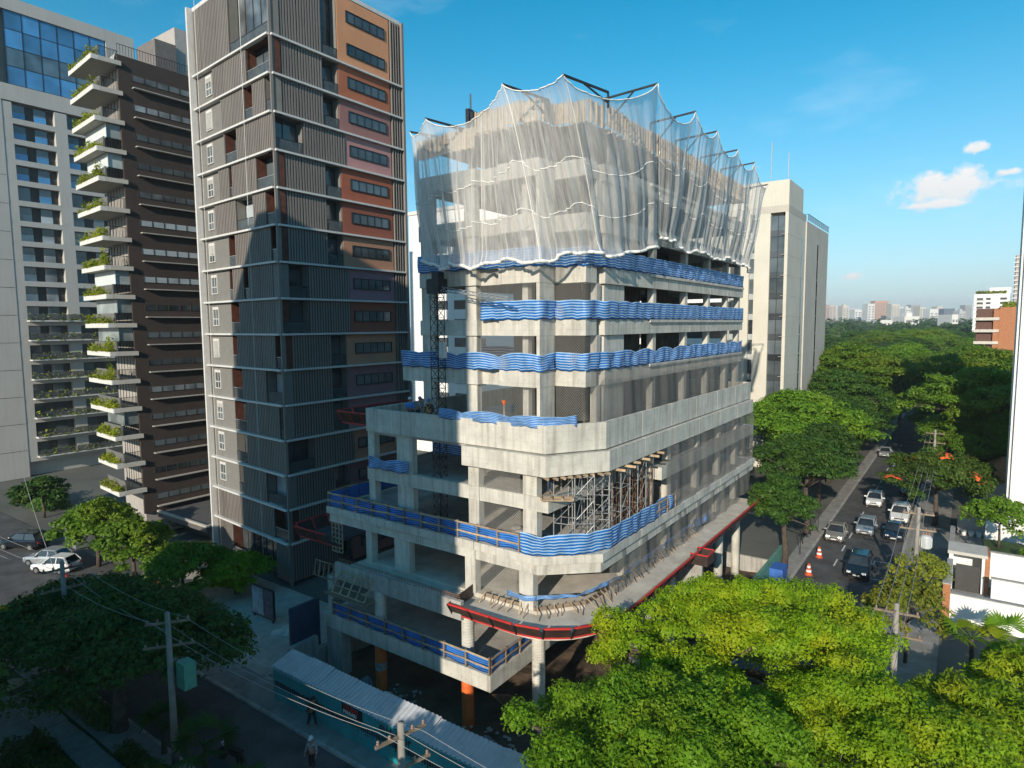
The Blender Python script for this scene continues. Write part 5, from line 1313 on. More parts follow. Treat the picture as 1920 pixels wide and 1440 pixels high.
lab(make_tree('broadleaf_tree', 3.2, 5.0, 1.6, 90, 200, .17, lm_bright, 14, pad=(.5,1.0), thick=.7, trunk_r=.16, origin=(22.6,3.0,0), asp=.3), 'tree with long drooping yellow-green leaves in front of the palm')
lab(make_tree('broadleaf_tree', 2.6, 4.2, 1.4, 60, 200, .16, lm_bright, 15, pad=(.5,.9), thick=.7, trunk_r=.14, origin=(24.8,9.5,0), asp=.3), 'smaller long-leaved garden tree behind the drooping one')
lab(make_tree('thin_tree', 2.2, 6.0, 1.6, 70, 70, .13, lm_olive, 16, pad=(.35,.7), thick=.8, trunk_r=.10, origin=(18.9,13.0,.1)), 'thin twiggy tree growing round the leaning utility pole')
lab(make_tree('thin_tree', 1.8, 5.0, 1.4, 50, 70, .13, lm_olive, 17, pad=(.35,.6), thick=.8, trunk_r=.08, origin=(19.3,22.5,.1)), 'thin twiggy tree behind the utility pole with the transformer')
# street trees beside the site
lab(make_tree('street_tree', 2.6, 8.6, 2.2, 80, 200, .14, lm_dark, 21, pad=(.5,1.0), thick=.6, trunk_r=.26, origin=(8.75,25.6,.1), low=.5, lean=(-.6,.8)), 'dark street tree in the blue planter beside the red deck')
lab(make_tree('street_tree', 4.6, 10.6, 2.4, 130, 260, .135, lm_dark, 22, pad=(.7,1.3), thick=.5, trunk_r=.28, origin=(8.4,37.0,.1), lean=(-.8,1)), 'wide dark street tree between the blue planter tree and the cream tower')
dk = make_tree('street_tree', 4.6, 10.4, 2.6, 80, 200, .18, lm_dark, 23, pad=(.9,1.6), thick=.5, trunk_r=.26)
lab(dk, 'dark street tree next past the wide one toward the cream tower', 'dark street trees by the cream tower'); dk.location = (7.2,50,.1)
for (x, y, r_), nm in zip(((6.4,62,1.2),(7.0,75,2.6),(6.6,88,4.0),(4.0,101,.6)), ('in front of the cream tower corner','along the side of the cream tower','at the rear end of the cream tower','just behind the cream tower')): copy_tree(dk, (x,y,.1), r_, 'dark street tree standing '+nm)
lab(make_tree('flame_tree', 5.0, 8.6, 2.4, 110, 240, .15, lm_flame, 24, pad=(.8,1.4), thick=.5, trunk_r=.24, origin=(19.2,47.5,.1), flowers=.13), 'street tree with orange flower clusters above the parked cars')
lab(make_tree('garden_tree', 2.2, 4.6, 1.4, 60, 110, .14, lm_mid, 25, pad=(.4,.8), thick=.7, trunk_r=.1, origin=(24.2,34.2,2.55)), 'light feathery tree on the raised lawn terrace')
lab(make_tree('garden_tree', 1.3, 2.4, .8, 26, 110, .12, lm_mid, 26, pad=(.3,.6), thick=.7, trunk_r=.06, origin=(27.5,33.5,2.55), low=.3), 'small round shrub tree at the corner of the raised lawn')
# left side
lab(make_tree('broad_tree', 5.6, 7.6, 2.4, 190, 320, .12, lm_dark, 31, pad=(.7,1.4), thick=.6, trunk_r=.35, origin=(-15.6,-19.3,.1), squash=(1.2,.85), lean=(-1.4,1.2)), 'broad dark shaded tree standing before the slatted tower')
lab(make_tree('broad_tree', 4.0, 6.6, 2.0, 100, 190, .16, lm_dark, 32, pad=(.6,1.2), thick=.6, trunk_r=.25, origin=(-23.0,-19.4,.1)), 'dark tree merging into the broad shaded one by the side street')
lab(make_tree('garden_tree', 3.2, 6.4, 1.8, 90, 150, .17, lm_mid, 33, pad=(.6,1.1), thick=.6, trunk_r=.18, origin=(-43.5,-9.2,.1)), 'half-sunlit tree with dense leaves beside the parked white cars')
lab(make_tree('garden_tree', 2.6, 6.0, 1.6, 70, 150, .17, lm_mid, 34, pad=(.5,1.0), thick=.6, trunk_r=.16, origin=(-35.5,-9.6,.1)), 'sunlit leafy tree at the foot of the planted balconies')
lab(make_tree('garden_tree', 2.8, 4.8, 1.4, 80, 150, .16, lm_mid, 35, pad=(.5,1.0), thick=.6, trunk_r=.15, origin=(-29.5,-8.6,.1)), 'low sunlit tree in front of the slatted tower forecourt')
lab(make_tree('garden_tree', 2.2, 3.6, 1.0, 60, 150, .15, lm_bright, 36, pad=(.5,.9), thick=.6, trunk_r=.12, origin=(-27.0,-5.6,.1)), 'yellow-green bush tree by the entrance of the slatted tower')
lab(make_tree('garden_tree', 2.4, 4.4, 1.2, 60, 150, .16, lm_bright, 37, pad=(.5,.9), thick=.6, trunk_r=.12, origin=(-27.8,-19.9,.1)), 'small sunlit tree at the garden edge by the red awning')
lab(make_tree('garden_tree', 2.8, 5.0, 1.4, 60, 120, .2, lm_dark, 38, pad=(.6,1.0), thick=.6, trunk_r=.14, origin=(-66,-6,.1)), 'dark bush tree below the blank grey wall')
# hedge and shaded shrubs of the corner garden
def shrub(name, label, cx, cy, rx, ry, h, n, lm, leaf, seed, group=None, z0=.1):
    rs = np.random.RandomState(seed); d = rs.normal(size=(n,3)); d[:,2] = np.abs(d[:,2]); d /= np.linalg.norm(d, axis=1, keepdims=True)
    wob = 1+.18*np.sin(d[:,:1]*6+seed)+.12*np.sin(d[:,1:2]*9+seed); p = d*rs.uniform(.55,1.02,(n,1))*wob*np.array([rx,ry,h])+np.array([cx,cy,z0])
    root = thing(name, label, 'shrub', (cx,cy,z0), group)
    quad_object('foliage', leaf_quads(p, d+rs.normal(size=(n,3))*.5, leaf, rs, .5), lm, root, (cx,cy,z0), rs=rs)
    b = MB()
    for k in range(4): b.tube([(cx+rs.uniform(-.1,.1),cy+rs.uniform(-.1,.1),z0-.05),(cx+rs.uniform(-.5,.5)*rx,cy+rs.uniform(-.5,.5)*ry,z0+h*.6)], [.04,.015], 5)
    b.build('stems', bark, root)
    return root
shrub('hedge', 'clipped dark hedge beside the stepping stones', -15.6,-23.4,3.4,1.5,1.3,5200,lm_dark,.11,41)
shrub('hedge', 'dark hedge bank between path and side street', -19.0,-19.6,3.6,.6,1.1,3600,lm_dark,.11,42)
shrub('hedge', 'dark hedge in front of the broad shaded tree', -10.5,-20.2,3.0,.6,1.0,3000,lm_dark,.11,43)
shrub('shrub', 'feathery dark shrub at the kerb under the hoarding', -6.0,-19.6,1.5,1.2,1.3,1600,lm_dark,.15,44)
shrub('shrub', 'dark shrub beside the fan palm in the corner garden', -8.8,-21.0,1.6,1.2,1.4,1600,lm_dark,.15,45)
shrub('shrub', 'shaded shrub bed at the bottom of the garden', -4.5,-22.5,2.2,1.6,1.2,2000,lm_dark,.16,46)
shrub('shrub', 'sunny yellow-green shrubs at the slatted tower entrance', -30.5,-4.6,2.2,1.0,1.0,1600,lm_bright,.14,47)
shrub('shrub', 'green shrubs under the blank grey wall', -72,-4,5,2,2.0,1500,lm_dark,.25,48)
shrub('shrub', 'low sunlit bush on the raised lawn terrace', 26.5,32.2,1.2,.6,.9,700,lm_mid,.12,49,z0=2.55)
# palms
def fan_palm(name, label, x, y, z0, trunk, fr_r, n, lm, seed):
    rs = np.random.RandomState(seed); root = thing(name, label, 'palm', (x,y,z0))
    MB().tube([(x,y,z0-.1),(x+.05,y,z0+trunk*.5),(x,y+.05,z0+trunk)], [.16,.13,.11], 8).build('trunk', bark, root)
    for k in range(n):
        a = 2*math.pi*k/n+rs.uniform(-.2,.2); el = rs.uniform(.1,1.1); d = Vector((math.cos(a)*math.cos(el), math.sin(a)*math.cos(el), math.sin(el)))
        L = fr_r*rs.uniform(.7,1.0); c = Vector((x,y,z0+trunk)); hub = c+d*L*.55
        b = MB(); b.tube([tuple(c), tuple(hub)], .018, 4); side = d.cross(Vector((0,0,1))).normalized(); upv = side.cross(d)
        for j in range(13):
            t = (j-6)/6*1.35; dd = (d*math.cos(t)+side*math.sin(t)).normalized(); e = hub+dd*L*.55-Vector((0,0,.12*L*(1+abs(t))))
            m_ = hub.lerp(e,.55)+upv*.03; wv = dd.cross(upv).normalized()*.055*fr_r*.6
            i = len(b.v); b.v += [tuple(hub), tuple(m_+wv), tuple(e), tuple(m_-wv)]; b.f += [(i,i+1,i+2,i+3)]
        ob = b.build('frond', lm, root)
    return root
fan_palm('fan_palm', 'sunlit fan palm in front of the white garden wall', 22.3,13.2,0,2.6,2.3,15,lm_bright,51)
fan_palm('fan_palm', 'second sunlit fan palm beside the brick pier', 24.0,15.0,0,2.2,2.2,14,lm_fresh,52)
fan_palm('fan_palm', 'dark shaded fan palm at the side street corner', -7.6,-18.9,.1,2.0,2.0,14,lm_dark,53)
fan_palm('fan_palm', 'shaded low palm beside the garden hedge', -11.6,-18.9,.1,1.5,1.8,13,lm_dark,54)
fan_palm('fan_palm', 'shaded palm clump at the bottom of the corner garden', -3.4,-19.6,.1,1.6,1.8,13,lm_dark,55)
# --- park: umbrella crowned trees told apart one by one, then the wood as a mass
protos = []
for i, (lm, H, dome, lbl) in enumerate(((lm_mid,16,3.6,'wide umbrella-crowned park tree'),(lm_park,14.5,4.2,'fresh green round-topped park tree'),(lm_dark,15,5.2,'dark dense park tree'),(lm_flame,13.5,3.6,'brownish park tree with orange flowers'))):
    t = make_tree('park_tree', 8.2, H, dome, 150, 260, .19, lm, 61+i, pad=(1.1,2.2), thick=.42, trunk_r=.4, flowers=.10 if i == 3 else 0)
    protos.append((t, lbl)); lab(t, lbl+' beyond the street', lbl+'s')
prs = random.Random(3); used = [False]*4; placed = []
def put(i, x, y, s, rz=None):
    t, lbl = protos[i]; rz = prs.uniform(0,6.28) if rz is None else rz
    if not used[i]: used[i] = True; t.location = (x,y,0); t.rotation_euler = (0,0,rz); t.scale = (s,s,s*prs.uniform(.95,1.05)); return t
    c = copy_tree(t, (x,y,0), rz); c.scale = (s,s,s*prs.uniform(.93,1.05)); return c
def pput(i, px, py, z, s, rz=None):
    p = pz(px, py, z*s); x = p[0]
    if p[1] < 112 and 4.5 < x < 21.5: x = 3.4 if x < 13 else 23.5
    return put(i, x, p[1], s, rz)
near = [(0,1660,648,15.5,1.15,'with the broadest flat crown in the park'),(0,1745,655,15.5,1.1,'next to the broadest flat crown'),(0,1600,668,15.5,.95,'left of the broadest crown, toward the cream tower'),(0,1700,700,15,1.0,'in front of the two broadest crowns'),(1,1640,735,14,.95,'catching the sun in front of the flat crowns'),(1,1780,725,13,.85,'beside the brown flowering one'),
 (3,1835,690,13,.95,'below the brick apartments'),(1,1730,760,12.5,.8,'overhanging the upper street'),(1,1800,790,12,.75,'behind the flame tree of the street'),(2,1570,700,14,.95,'at the shoulder of the cream tower'),(2,1590,745,13,.85,'in the shade behind the cream tower'),(1,1590,790,12,.65,'with a pale crown over the street trees'),(2,1560,780,12,.75,'beside the pale crown behind the street trees'),
 (1,1690,800,11.5,.7,'where the street disappears under the leaves'),(2,1850,760,12,.75,'beside the white high-rise'),(3,1790,845,9,.55,'close above the orange tiled roof'),(1,1850,830,9.5,.6,'behind the orange tiled house'),(1,1640,790,12,.7,'arching over the far pale sedan'),(2,1565,640,14.5,1.1,'rising beside the rear of the cream tower'),(2,1600,625,15,1.1,'behind the flat crowns near the cream tower'),
 (2,1850,650,15,1.05,'in front of the white apartments'),(1,1700,632,15,1.2,'on the far side of the flat crowns'),(0,1820,640,16,1.1,'with a flat crown before the white apartments')]
for i, px, py, z, s, wh in near:
    t = pput(i, px, py, z, s); lab(t, protos[i][1]+' '+wh)
    if 'group' in t: del t['group']
rows_ = [(6.6,96,.72,1,'left kerb, first past the dark street trees'),(20.0,92,.72,2,'right kerb, first past the flame tree'),(7.6,110,.85,2,'left kerb, second past the dark street trees'),(19.0,106,.8,1,'right kerb, second past the flame tree'),(10.0,126,.9,1,'head of the street where the canopy closes'),(18.0,122,.85,2,'right kerb where the canopy closes'),(14.0,142,.95,0,'middle of the closed canopy over the street')]
for x, y, s, i, wh in rows_:
    t = put(i, x, y, s); lab(t, 'street-side '+protos[i][1]+' at the '+wh)
    if 'group' in t: del t['group']
def far_lab(t, i, wh): lab(t, protos[i][1]+wh, protos[i][1]+'s'+wh)
for k in range(42):
    d = prs.uniform(230, 520); px = prs.uniform(1545, 1885); c = pD(px, 610, d); i = prs.choice((0,1,2,2)); far_lab(put(i, c[0], c[1], prs.uniform(.95,1.3)), i, ' deep in the park before the wooded belt')
for k in range(16):
    c = pD(prs.uniform(1380,1560), 610, prs.uniform(130,300)); i = prs.choice((1,2,2)); far_lab(put(i, c[0], c[1], prs.uniform(.7,1.0)), i, ' in the park behind the cream tower')
# far wood
rsf = np.random.RandomState(9); P = []; Nn = []
for k in range(420):
    d = rsf.uniform(430, 1150); px = rsf.uniform(1250, 1990); c = pD(px, 610, d); r = rsf.uniform(7,13); h = rsf.uniform(15,22) if d < 800 else rsf.uniform(20,30); n = 110
    dd = rsf.normal(size=(n,3)); dd[:,2] = np.abs(dd[:,2]); dd /= np.linalg.norm(dd, axis=1, keepdims=True)
    P.append(np.array([c[0],c[1],h*.45])+dd*rsf.uniform(.8,1.05,(n,1))*np.array([r,r,h*.55])); Nn.append(dd+rsf.normal(size=(n,3))*.4)
P = np.concatenate(P); o = quad_object('far_wood', leaf_quads(P, np.concatenate(Nn), 1.7, rsf, .7), lm_far, None, (0,300,0), rs=rsf)
tag(o, 'dark wooded belt between the park trees and the far skyline', 'wood', kind='stuff')

lab(make_tree('broad_tree', 6.0, 9.0, 2.4, 110, 120, .22, lm_dark, 71, pad=(.9,1.6), thick=.6, trunk_r=.35, origin=(-12.5,-31.5,.1)), 'unseen spreading tree added to keep sky light off the corner garden')  # out of view, added to block sky light over the garden
lab(make_tree('broad_tree', 5.4, 8.6, 2.4, 100, 120, .22, lm_dark, 72, pad=(.9,1.6), thick=.6, trunk_r=.3, origin=(-24.5,-31.0,.1)), 'second unseen spreading tree added to darken the corner garden')  # out of view too, added to deepen the garden shade
lab(make_tree('broad_tree', 5.4, 11.0, 2.2, 120, 160, .2, lm_mid, 73, pad=(.9,1.6), thick=.6, trunk_r=.3, origin=(8.4,-30.8,.1)), 'unseen street tree added to throw shade on the hoarding')  # out of view, added and sized to shade the hoarding
# ------------------------------------------------------------------ hoarding with canopy
teal = mat('teal_hoarding', (.02,.27,.31), .6, var=.12, scale=.8, streak=.2, obj_var=.04); roof_sheet = mat('white_corrugated_sheet', (.50,.51,.53), .6, var=.08, scale=1.0, streak=.15)
black_print = mat('black_print', (.012,.014,.016), .6); white_print = mat('white_print', (.75,.74,.72), .6); red_print = mat('red_print', (.6,.05,.04), .6)
HY = -12.62; hx0, hx1 = -11.3, 6.9; HZ = 2.05
hd = thing('site_hoarding', 'teal site hoarding with black print and a pale sheet canopy along the pavement', 'hoarding', (-2.5,HY,.12))
npan = 9; pw_ = (hx1-hx0)/npan
for i in range(npan):
    MB().box((hx0+i*pw_+.006,HY-.03,.12),(hx0+(i+1)*pw_-.006,HY+.03,HZ)).build('panel', teal, hd)
    def corr(a, b, i=i):
        x = hx0-.15+(i+a)*pw_; return (x, HY-.05+1.5*b, HZ-.02+.42*b+.022*math.sin(x*22)+.05*math.sin(i*1.7)*b)
    m_ = MB(); m_.grid(corr, 34, 3); m_.build('canopy_sheet', roof_sheet, hd, thick=.01)
    sbar('post', (hx0+(i+.5)*pw_,HY+1.2,.12), (hx0+(i+.5)*pw_,HY+1.2,HZ+.28), .08, old_timber, hd)
band_ = MB(); x = hx0+.15
while x < hx1-.3:
    wd = rng.uniform(.06,.16); 
    band_.box((x,HY-.036,.92+rng.uniform(0,.05)),(x+wd,HY-.031,1.26-rng.uniform(0,.06)))
    if rng.random() < .5: band_.box((x+.01,HY-.036,.78),(x+wd*.6,HY-.031,.90))
    x += wd+rng.uniform(.025,.05)
band_.build('printed_band', black_print, hd, kind='stuff')
def text_part(body, loc, size, m, parent, name, rot=(math.pi/2,0,0), bold=0.0):
    cu = bpy.data.curves.new(name, 'FONT'); cu.body = body; cu.size = size; cu.extrude = .004; cu.offset = bold; cu.resolution_u = 2
    tmp = bpy.data.objects.new(name+'_tmp', cu); COL.objects.link(tmp)
    dg = bpy.context.evaluated_depsgraph_get(); me = bpy.data.meshes.new_from_object(tmp.evaluated_get(dg)); bpy.data.objects.remove(tmp)
    me.materials.clear(); me.materials.append(m); ob = bpy.data.objects.new(name, me); COL.objects.link(ob); ob.parent = parent; o = W[parent]
    ob.location = (loc[0]-o[0], loc[1]-o[1], loc[2]-o[2]); ob.rotation_euler = rot; return ob
sx_ = pY(645,1375,HY)[0]
MB().box((sx_-.05,HY-.05,1.40),(sx_+1.55,HY-.031,2.0)).build('sign_board', black_print, hd)
text_part('TOLEDO', (sx_+.05,HY-.056,1.73), .30, red_print, hd, 'sign_lettering', bold=.006)
text_part('FERRARI', (sx_+.05,HY-.056,1.46), .29, white_print, hd, 'sign_lettering', bold=.005)
lx_ = pY(712,1395,HY)[0]
text_part('Helbor', (lx_+.5,HY-.036,1.42), .62, black_print, hd, 'logo_lettering', bold=.012)
MB().ring([(.02,0),(.22,0),(.22,.004),(.02,.004)], (0,0,0), 18)
lg = MB(); n = 20
for i in range(n):
    a0, a1 = 2*math.pi*i/n, 2*math.pi*(i+1)/n
    lg.add([(lx_+.24+.21*math.cos(a0),HY-.034,1.64+.21*math.sin(a0)),(lx_+.24+.21*math.cos(a1),HY-.034,1.64+.21*math.sin(a1)),(lx_+.24+.11*math.cos(a1),HY-.034,1.64+.11*math.sin(a1)),(lx_+.24+.11*math.cos(a0),HY-.034,1.64+.11*math.sin(a0))], [(0,1,2,3)])
lg.box((lx_+.17,HY-.036,1.61),(lx_+.31,HY-.032,1.67)); lg.build('logo_ring', black_print, hd)
# planks, rubble and spoil inside the site
for k in range(13):
    o = sbar('ground_plank', (-9.6+k*.95,-9.9+rng.uniform(-.1,.1),PZ+.22), (-9.2+k*.95,-7.9+rng.uniform(-.1,.1),PZ+.24), .12, old_timber, None, .06)
    tag(o, 'muddy plank laid across the trench behind the hoarding', 'plank', 'planks across the site trench')
plastic = mat('grey_plastic_sheet', (.30,.30,.31), .8, var=.25, scale=2); debris_m = mat('pale_debris', (.45,.42,.38), .9, obj_var=.3)
def heap(name, label, cx, cy, rx, ry, h, m, z0, seed, cat='heap'):
    rs = np.random.RandomState(seed); b = MB()
    def fn(a, c):
        an = a*2*math.pi; r = c; n_ = .75+.25*math.sin(an*3+seed)+.12*math.sin(an*7+r*9)
        return (cx+rx*r*n_*math.cos(an), cy+ry*r*n_*math.sin(an), z0+h*(1-r**1.4)*(.8+.3*math.sin(an*5+r*6+seed)*r)-.05*(r > .98))
    b.grid(fn, 28, 7); return tag(b.build(name, m, None), label, cat)
heap('plastic_heap', 'crumpled grey plastic sheet beside the orange column', .6,-7.4,1.5,1.1,.7, plastic, PZ, 1)
heap('plastic_heap', 'crumpled plastic bags beside the left orange column', oc1[0]-1.6,-6.6,.6,.5,.5, plastic, PZ, 2)
heap('plastic_heap', 'pile of plastic sheet behind the end of the hoarding', -9.2,-9.0,1.0,.7,.5, plastic, PZ, 3)
heap('spoil_heap', 'heap of orange-brown spoil and scraps beside the round column', 4.6,-5.4,1.8,1.6,.9, mat('orange_spoil', (.34,.19,.10), .95, var=.4, scale=3), PZ, 4)
heap('spoil_heap', 'brown soil bank at the foot of the left orange column', oc1[0]+1.4,-6.2,2.4,1.2,.6, soil, PZ, 5)
scrap = piece(lambda b: b.box((-.12,-.08,0),(.12,.08,.07)), debris_m, 'scrap')
for k in range(60):
    cx, cy = ((4.6,-5.4),(.6,-7.2),(-6.5,-7.0))[k % 3]
    o = inst('scrap', scrap, None, (cx+rng.gauss(0,.9), cy+rng.gauss(0,.6), PZ+.12+rng.uniform(0,.4)), rng.uniform(0,3), (rng.uniform(.5,1.6),rng.uniform(.5,1.4),rng.uniform(.4,1.2)))
    tag(o, 'pale scrap of building waste on the site floor', 'debris', 'building waste on the site floor')
MB().tube([(2.5,-4.6,-.5),(3.4,-4.9,-.35),(4.6,-4.6,-.1),(5.3,-4.3,.1)], .07, 7).build('orange_pipe', mat('orange_pipe_plastic', (.55,.27,.10), .5), None, smooth=True)
tag(bpy.data.objects['orange_pipe'], 'bent orange pipe lying between the column base and the spoil', 'pipe')
for k in range(9):
    o = MB().tube([(.75+k*.05,-7.1+k*.10,1.7-k*.03),(1.2+k*.08,-6.6+k*.12,.9),(2.2+k*.1,-5.4+k*.05,-.8)], .02, 5).build('rebar_rod', rust, None)
    tag(o, 'rusty rebar rod sloping from the lowest slab to the column base', 'rebar', 'rebar rods under the lowest slab')
MB().box((8.22,10,.05),(8.44,27,1.9)).build('green_net_fence', mat('green_shade_net', (.10,.26,.20), .8, var=.15), None)
tag(bpy.data.objects['green_net_fence'], 'fence wrapped in green netting between deck and pavement', 'fence')
rf = MB(); 
for k in range(14): rf.box((6.9,12+k*.22,1.2+k*.0),(8.1,12.16+k*.22,1.26))
tag(rf.build('slatted_cover', concrete_b, None), 'ribbed grey cover between the red bin and the green fence', 'cover')
MB().box((8.2,21.6,.12),(10.0-.5,23.4,1.35)).build('blue_planter', mat('blue_tarp_box', (.04,.13,.42), .6, var=.15), None)
tag(bpy.data.objects['blue_planter'], 'blue wrapped box round the foot of the dark street tree', 'planter')
# ------------------------------------------------------------------ vehicles
tyre_m = mat('tyre', (.02,.02,.02), .85); rim_m = mat('alloy', (.45,.45,.46), .35, .8); car_glass = glass_mat('car_glass', (.02,.025,.03), .05, .3, 1.0)
lamp_m = mat('headlight', (.7,.72,.74), .15); lamp_on = mat('headlight_lit', (.9,.9,.85), .2, emit=(1.0,.93,.78,6.0)); tail_m = mat('tail_light', (.35,.02,.02), .3); plate_m = mat('number_plate', (.6,.6,.58), .6)
paints = {'black':mat('paint_black', (.014,.018,.024), .25, .3, var=.05, coat=.6), 'silver':mat('paint_silver', (.46,.47,.48), .35, .55, var=.04, coat=.5), 'white':mat('paint_white', (.72,.72,.71), .35, var=.04, coat=.5), 'navy':mat('paint_navy', (.018,.03,.05), .25, .3, var=.05, coat=.6), 'champagne':mat('paint_champagne', (.42,.39,.34), .35, .5, var=.04, coat=.5),'red':mat('paint_red', (.35,.02,.02), .3, var=.05, coat=.5)}
def loft(b, secs):
    k = len(secs[0]); vs = [p for s in secs for p in s]; fs = []
    for i in range(len(secs)-1):
        for j in range(k): fs.append((i*k+j, i*k+(j+1) % k, (i+1)*k+(j+1) % k, (i+1)*k+j))
    fs += [tuple(range(k-1,-1,-1)), tuple((len(secs)-1)*k+j for j in range(k))]
    b.add(vs, fs)
def car(name, label, x, y, rz, paint, kind='sedan', lit=False, group=None, cat='car', z=.0):
    root = thing(name, label, cat, (0,0,0), group)
    suv = kind in ('suv','van'); hb_ = kind in ('hatch','suv','van')
    L = {'sedan':4.4,'hatch':4.0,'suv':4.6,'van':4.9}[kind]; Wd = .9 if not suv else .95; lift = .08 if suv else 0; belt = .96+(.14 if suv else 0); rz_ = 1.46+(.24 if suv else .04 if hb_ else 0)+(.25 if kind == 'van' else 0)
    f = -L/2; r_ = L/2
    st = [(f,.66,.36,.60),(f+.08,.80,.26,.72),(f+.5,.95,.22,.84),(f+1.35,1.0,.2,belt-.03),(0,1.0,.2,belt),(r_-.9,1.0,.2,belt+.02),(r_-.25,.96,.24,belt+(.06 if hb_ else 0)),(r_,.82,.34,belt-.12)]
    secs = []
    for yy, wf, zl, zb__ in st:
        w_ = Wd*wf; zl += lift
        secs.append([(-w_*.9,yy,zl),(w_*.9,yy,zl),(w_,yy,zl+.14),(w_*1.0,yy,zb__-.2),(w_*.9,yy,zb__),(-w_*.9,yy,zb__),(-w_*1.0,yy,zb__-.2),(-w_,yy,zl+.14)])
    b = MB(); loft(b, secs); b.build('body', paint, root, smooth=False)
    y0, y1, y2, y3 = f+1.25, f+2.0, (r_-.55 if hb_ else r_-1.25), (r_-.12 if hb_ else r_-.55)
    if kind == 'van': y1 = f+1.7
    wb, wt_ = Wd*.88, Wd*.70; zt = rz_-.04
    g_ = MB(); g_.add([(-wb,y0,belt-.04),(wb,y0,belt-.04),(wt_,y1,zt),(-wt_,y1,zt),(-wb,y3,belt),(wb,y3,belt),(wt_,y2,zt),(-wt_,y2,zt)], [(0,1,2,3),(1,5,6,2),(5,4,7,6),(4,0,3,7),(3,2,6,7)]); g_.build('window_glass', car_glass, root)
    rf_ = MB(); loft(rf_, [[(-wt_*.9,y1-.04,zt),(wt_*.9,y1-.04,zt),(wt_*.9,y1-.04,zt+.03),(-wt_*.9,y1-.04,zt+.03)],[(-wt_-.02,y1+.2,zt),(wt_+.02,y1+.2,zt),(wt_*.94,y1+.2,zt+.07),(-wt_*.94,y1+.2,zt+.07)],[(-wt_-.02,y2-.1,zt),(wt_+.02,y2-.1,zt),(wt_*.94,y2-.1,zt+.06),(-wt_*.94,y2-.1,zt+.06)],[(-wt_*.9,y2+.05,zt-.01),(wt_*.9,y2+.05,zt-.01),(wt_*.9,y2+.05,zt+.02),(-wt_*.9,y2+.05,zt+.02)]]); rf_.build('roof', paint, root)
    for s in (-1, 1):
        ym = (y1+y2)/2; sbar('pillar', (s*wb,y0,belt-.04),(s*wt_,y1,zt+.01),.09,paint,root,.06); sbar('pillar', (s*wb,y3,belt),(s*wt_,y2,zt+.01),.14,paint,root,.07); sbar('pillar', (s*(wb+.005),ym,belt),(s*(wt_+.005),ym,zt),.08,paint,root,.05)
        MB().box((s*(Wd*.92),y0+.28,belt-.02),(s*(Wd+.2),y0+.44,belt+.13)).build('mirror', paint, root)
        MB().add([(s*Wd*.42,f-.012,.60+lift),(s*Wd*.76,f+.06,.60+lift),(s*Wd*.78,f+.10,.73+lift),(s*Wd*.44,f+.02,.72+lift),(s*Wd*.42,f+.1,.60+lift),(s*Wd*.76,f+.2,.60+lift),(s*Wd*.78,f+.22,.75+lift),(s*Wd*.44,f+.14,.74+lift)], [(0,1,2,3),(4,7,6,5),(0,4,5,1),(1,5,6,2),(2,6,7,3),(3,7,4,0)]).build('headlight', lamp_on if lit else lamp_m, root)
        MB().box((s*Wd*.55,r_-.08,.66+lift),(s*Wd*.84,r_+.012,.86+lift)).build('tail_light', tail_m, root)
        for yy in (f+.82, r_-.82):
            tw = MB(); rr = .33 if not suv else .37; n = 18; vs = []
            for xx, q in ((-.1,.86),(-.1,1),(.1,1),(.1,.86)):
                for j in range(n): a = 2*math.pi*j/n; vs.append((s*(Wd-.08)+xx,yy+rr*q*math.cos(a),rr+rr*q*math.sin(a)))
            fs = [(i*n+j,i*n+(j+1) % n,(i+1)*n+(j+1) % n,(i+1)*n+j) for i in range(3) for j in range(n)]+[tuple(range(n)),tuple(range(3*n,4*n))]
            tw.add(vs, fs); wh = tw.build('wheel', tyre_m, root)
            rm = MB(); vs = [(s*(Wd+.025),yy+rr*.62*math.cos(2*math.pi*j/10)*(1 if j % 2 else .8),rr+rr*.62*math.sin(2*math.pi*j/10)*(1 if j % 2 else .8)) for j in range(10)]
            rm.add(vs, [tuple(range(10))]); rm.build('rim', rim_m, wh, thick=.02)
    MB().box((-.24,f-.02,.42+lift),(.24,f+.06,.53+lift)).build('number_plate', plate_m, root)
    MB().box((-Wd*.5,f-.012,.56+lift),(Wd*.5,f+.05,.66+lift)).build('grille', blackish, root)
    MB().box((-Wd*.62,f-.006,.30+lift),(Wd*.62,f+.1,.40+lift)).build('bumper_intake', blackish, root)
    root.location = (x,y,z); root.rotation_euler = (0,0,rz); W[root] = (x,y,z)
    return root
car('car', 'black SUV driving down the main street toward the crossing', 14.35,28.4,.02,paints['black'],'suv')
car('car', 'silver hatchback in the middle lane behind the black SUV', 13.4,41.3,.02,paints['silver'],'hatch')
car('car', 'silver sedan with lights on beside the striped barrels', 11.15,37.6,.03,paints['champagne'],'sedan',lit=True)
car('car', 'white hatchback with lit headlights further up the middle lane', 12.9,53.6,.02,paints['white'],'hatch',lit=True)
car('car', 'white SUV parked at the kerb beside the utility pole', 15.95,48.2,.02,paints['white'],'suv')
car('car', 'dark navy car parked in front of the white SUV', 16.0,41.2,.02,paints['navy'],'sedan')
car('car', 'pale sedan far up the street under the tree canopy', 10.9,87.0,.03,paints['silver'],'sedan')
car('car', 'dark hatchback parked far up the street beside the flame tree', 13.6,77.5,.02,paints['navy'],'hatch')
car('van', 'white van parked under the flame tree', 15.9,71.5,.02,paints['white'],'van',cat='van')
car('car', 'dark car parked behind the white SUV in the shade', 15.95,61.5,.02,paints['black'],'sedan')
a_l = R(62)
car('car', 'white hatchback parked askew in the bay below the planted balconies', -45.6,-11.9,-a_l,paints['white'],'hatch')
car('car', 'silver-white car parked beside the white hatchback', -48.4,-11.6,-a_l,paints['silver'],'hatch')
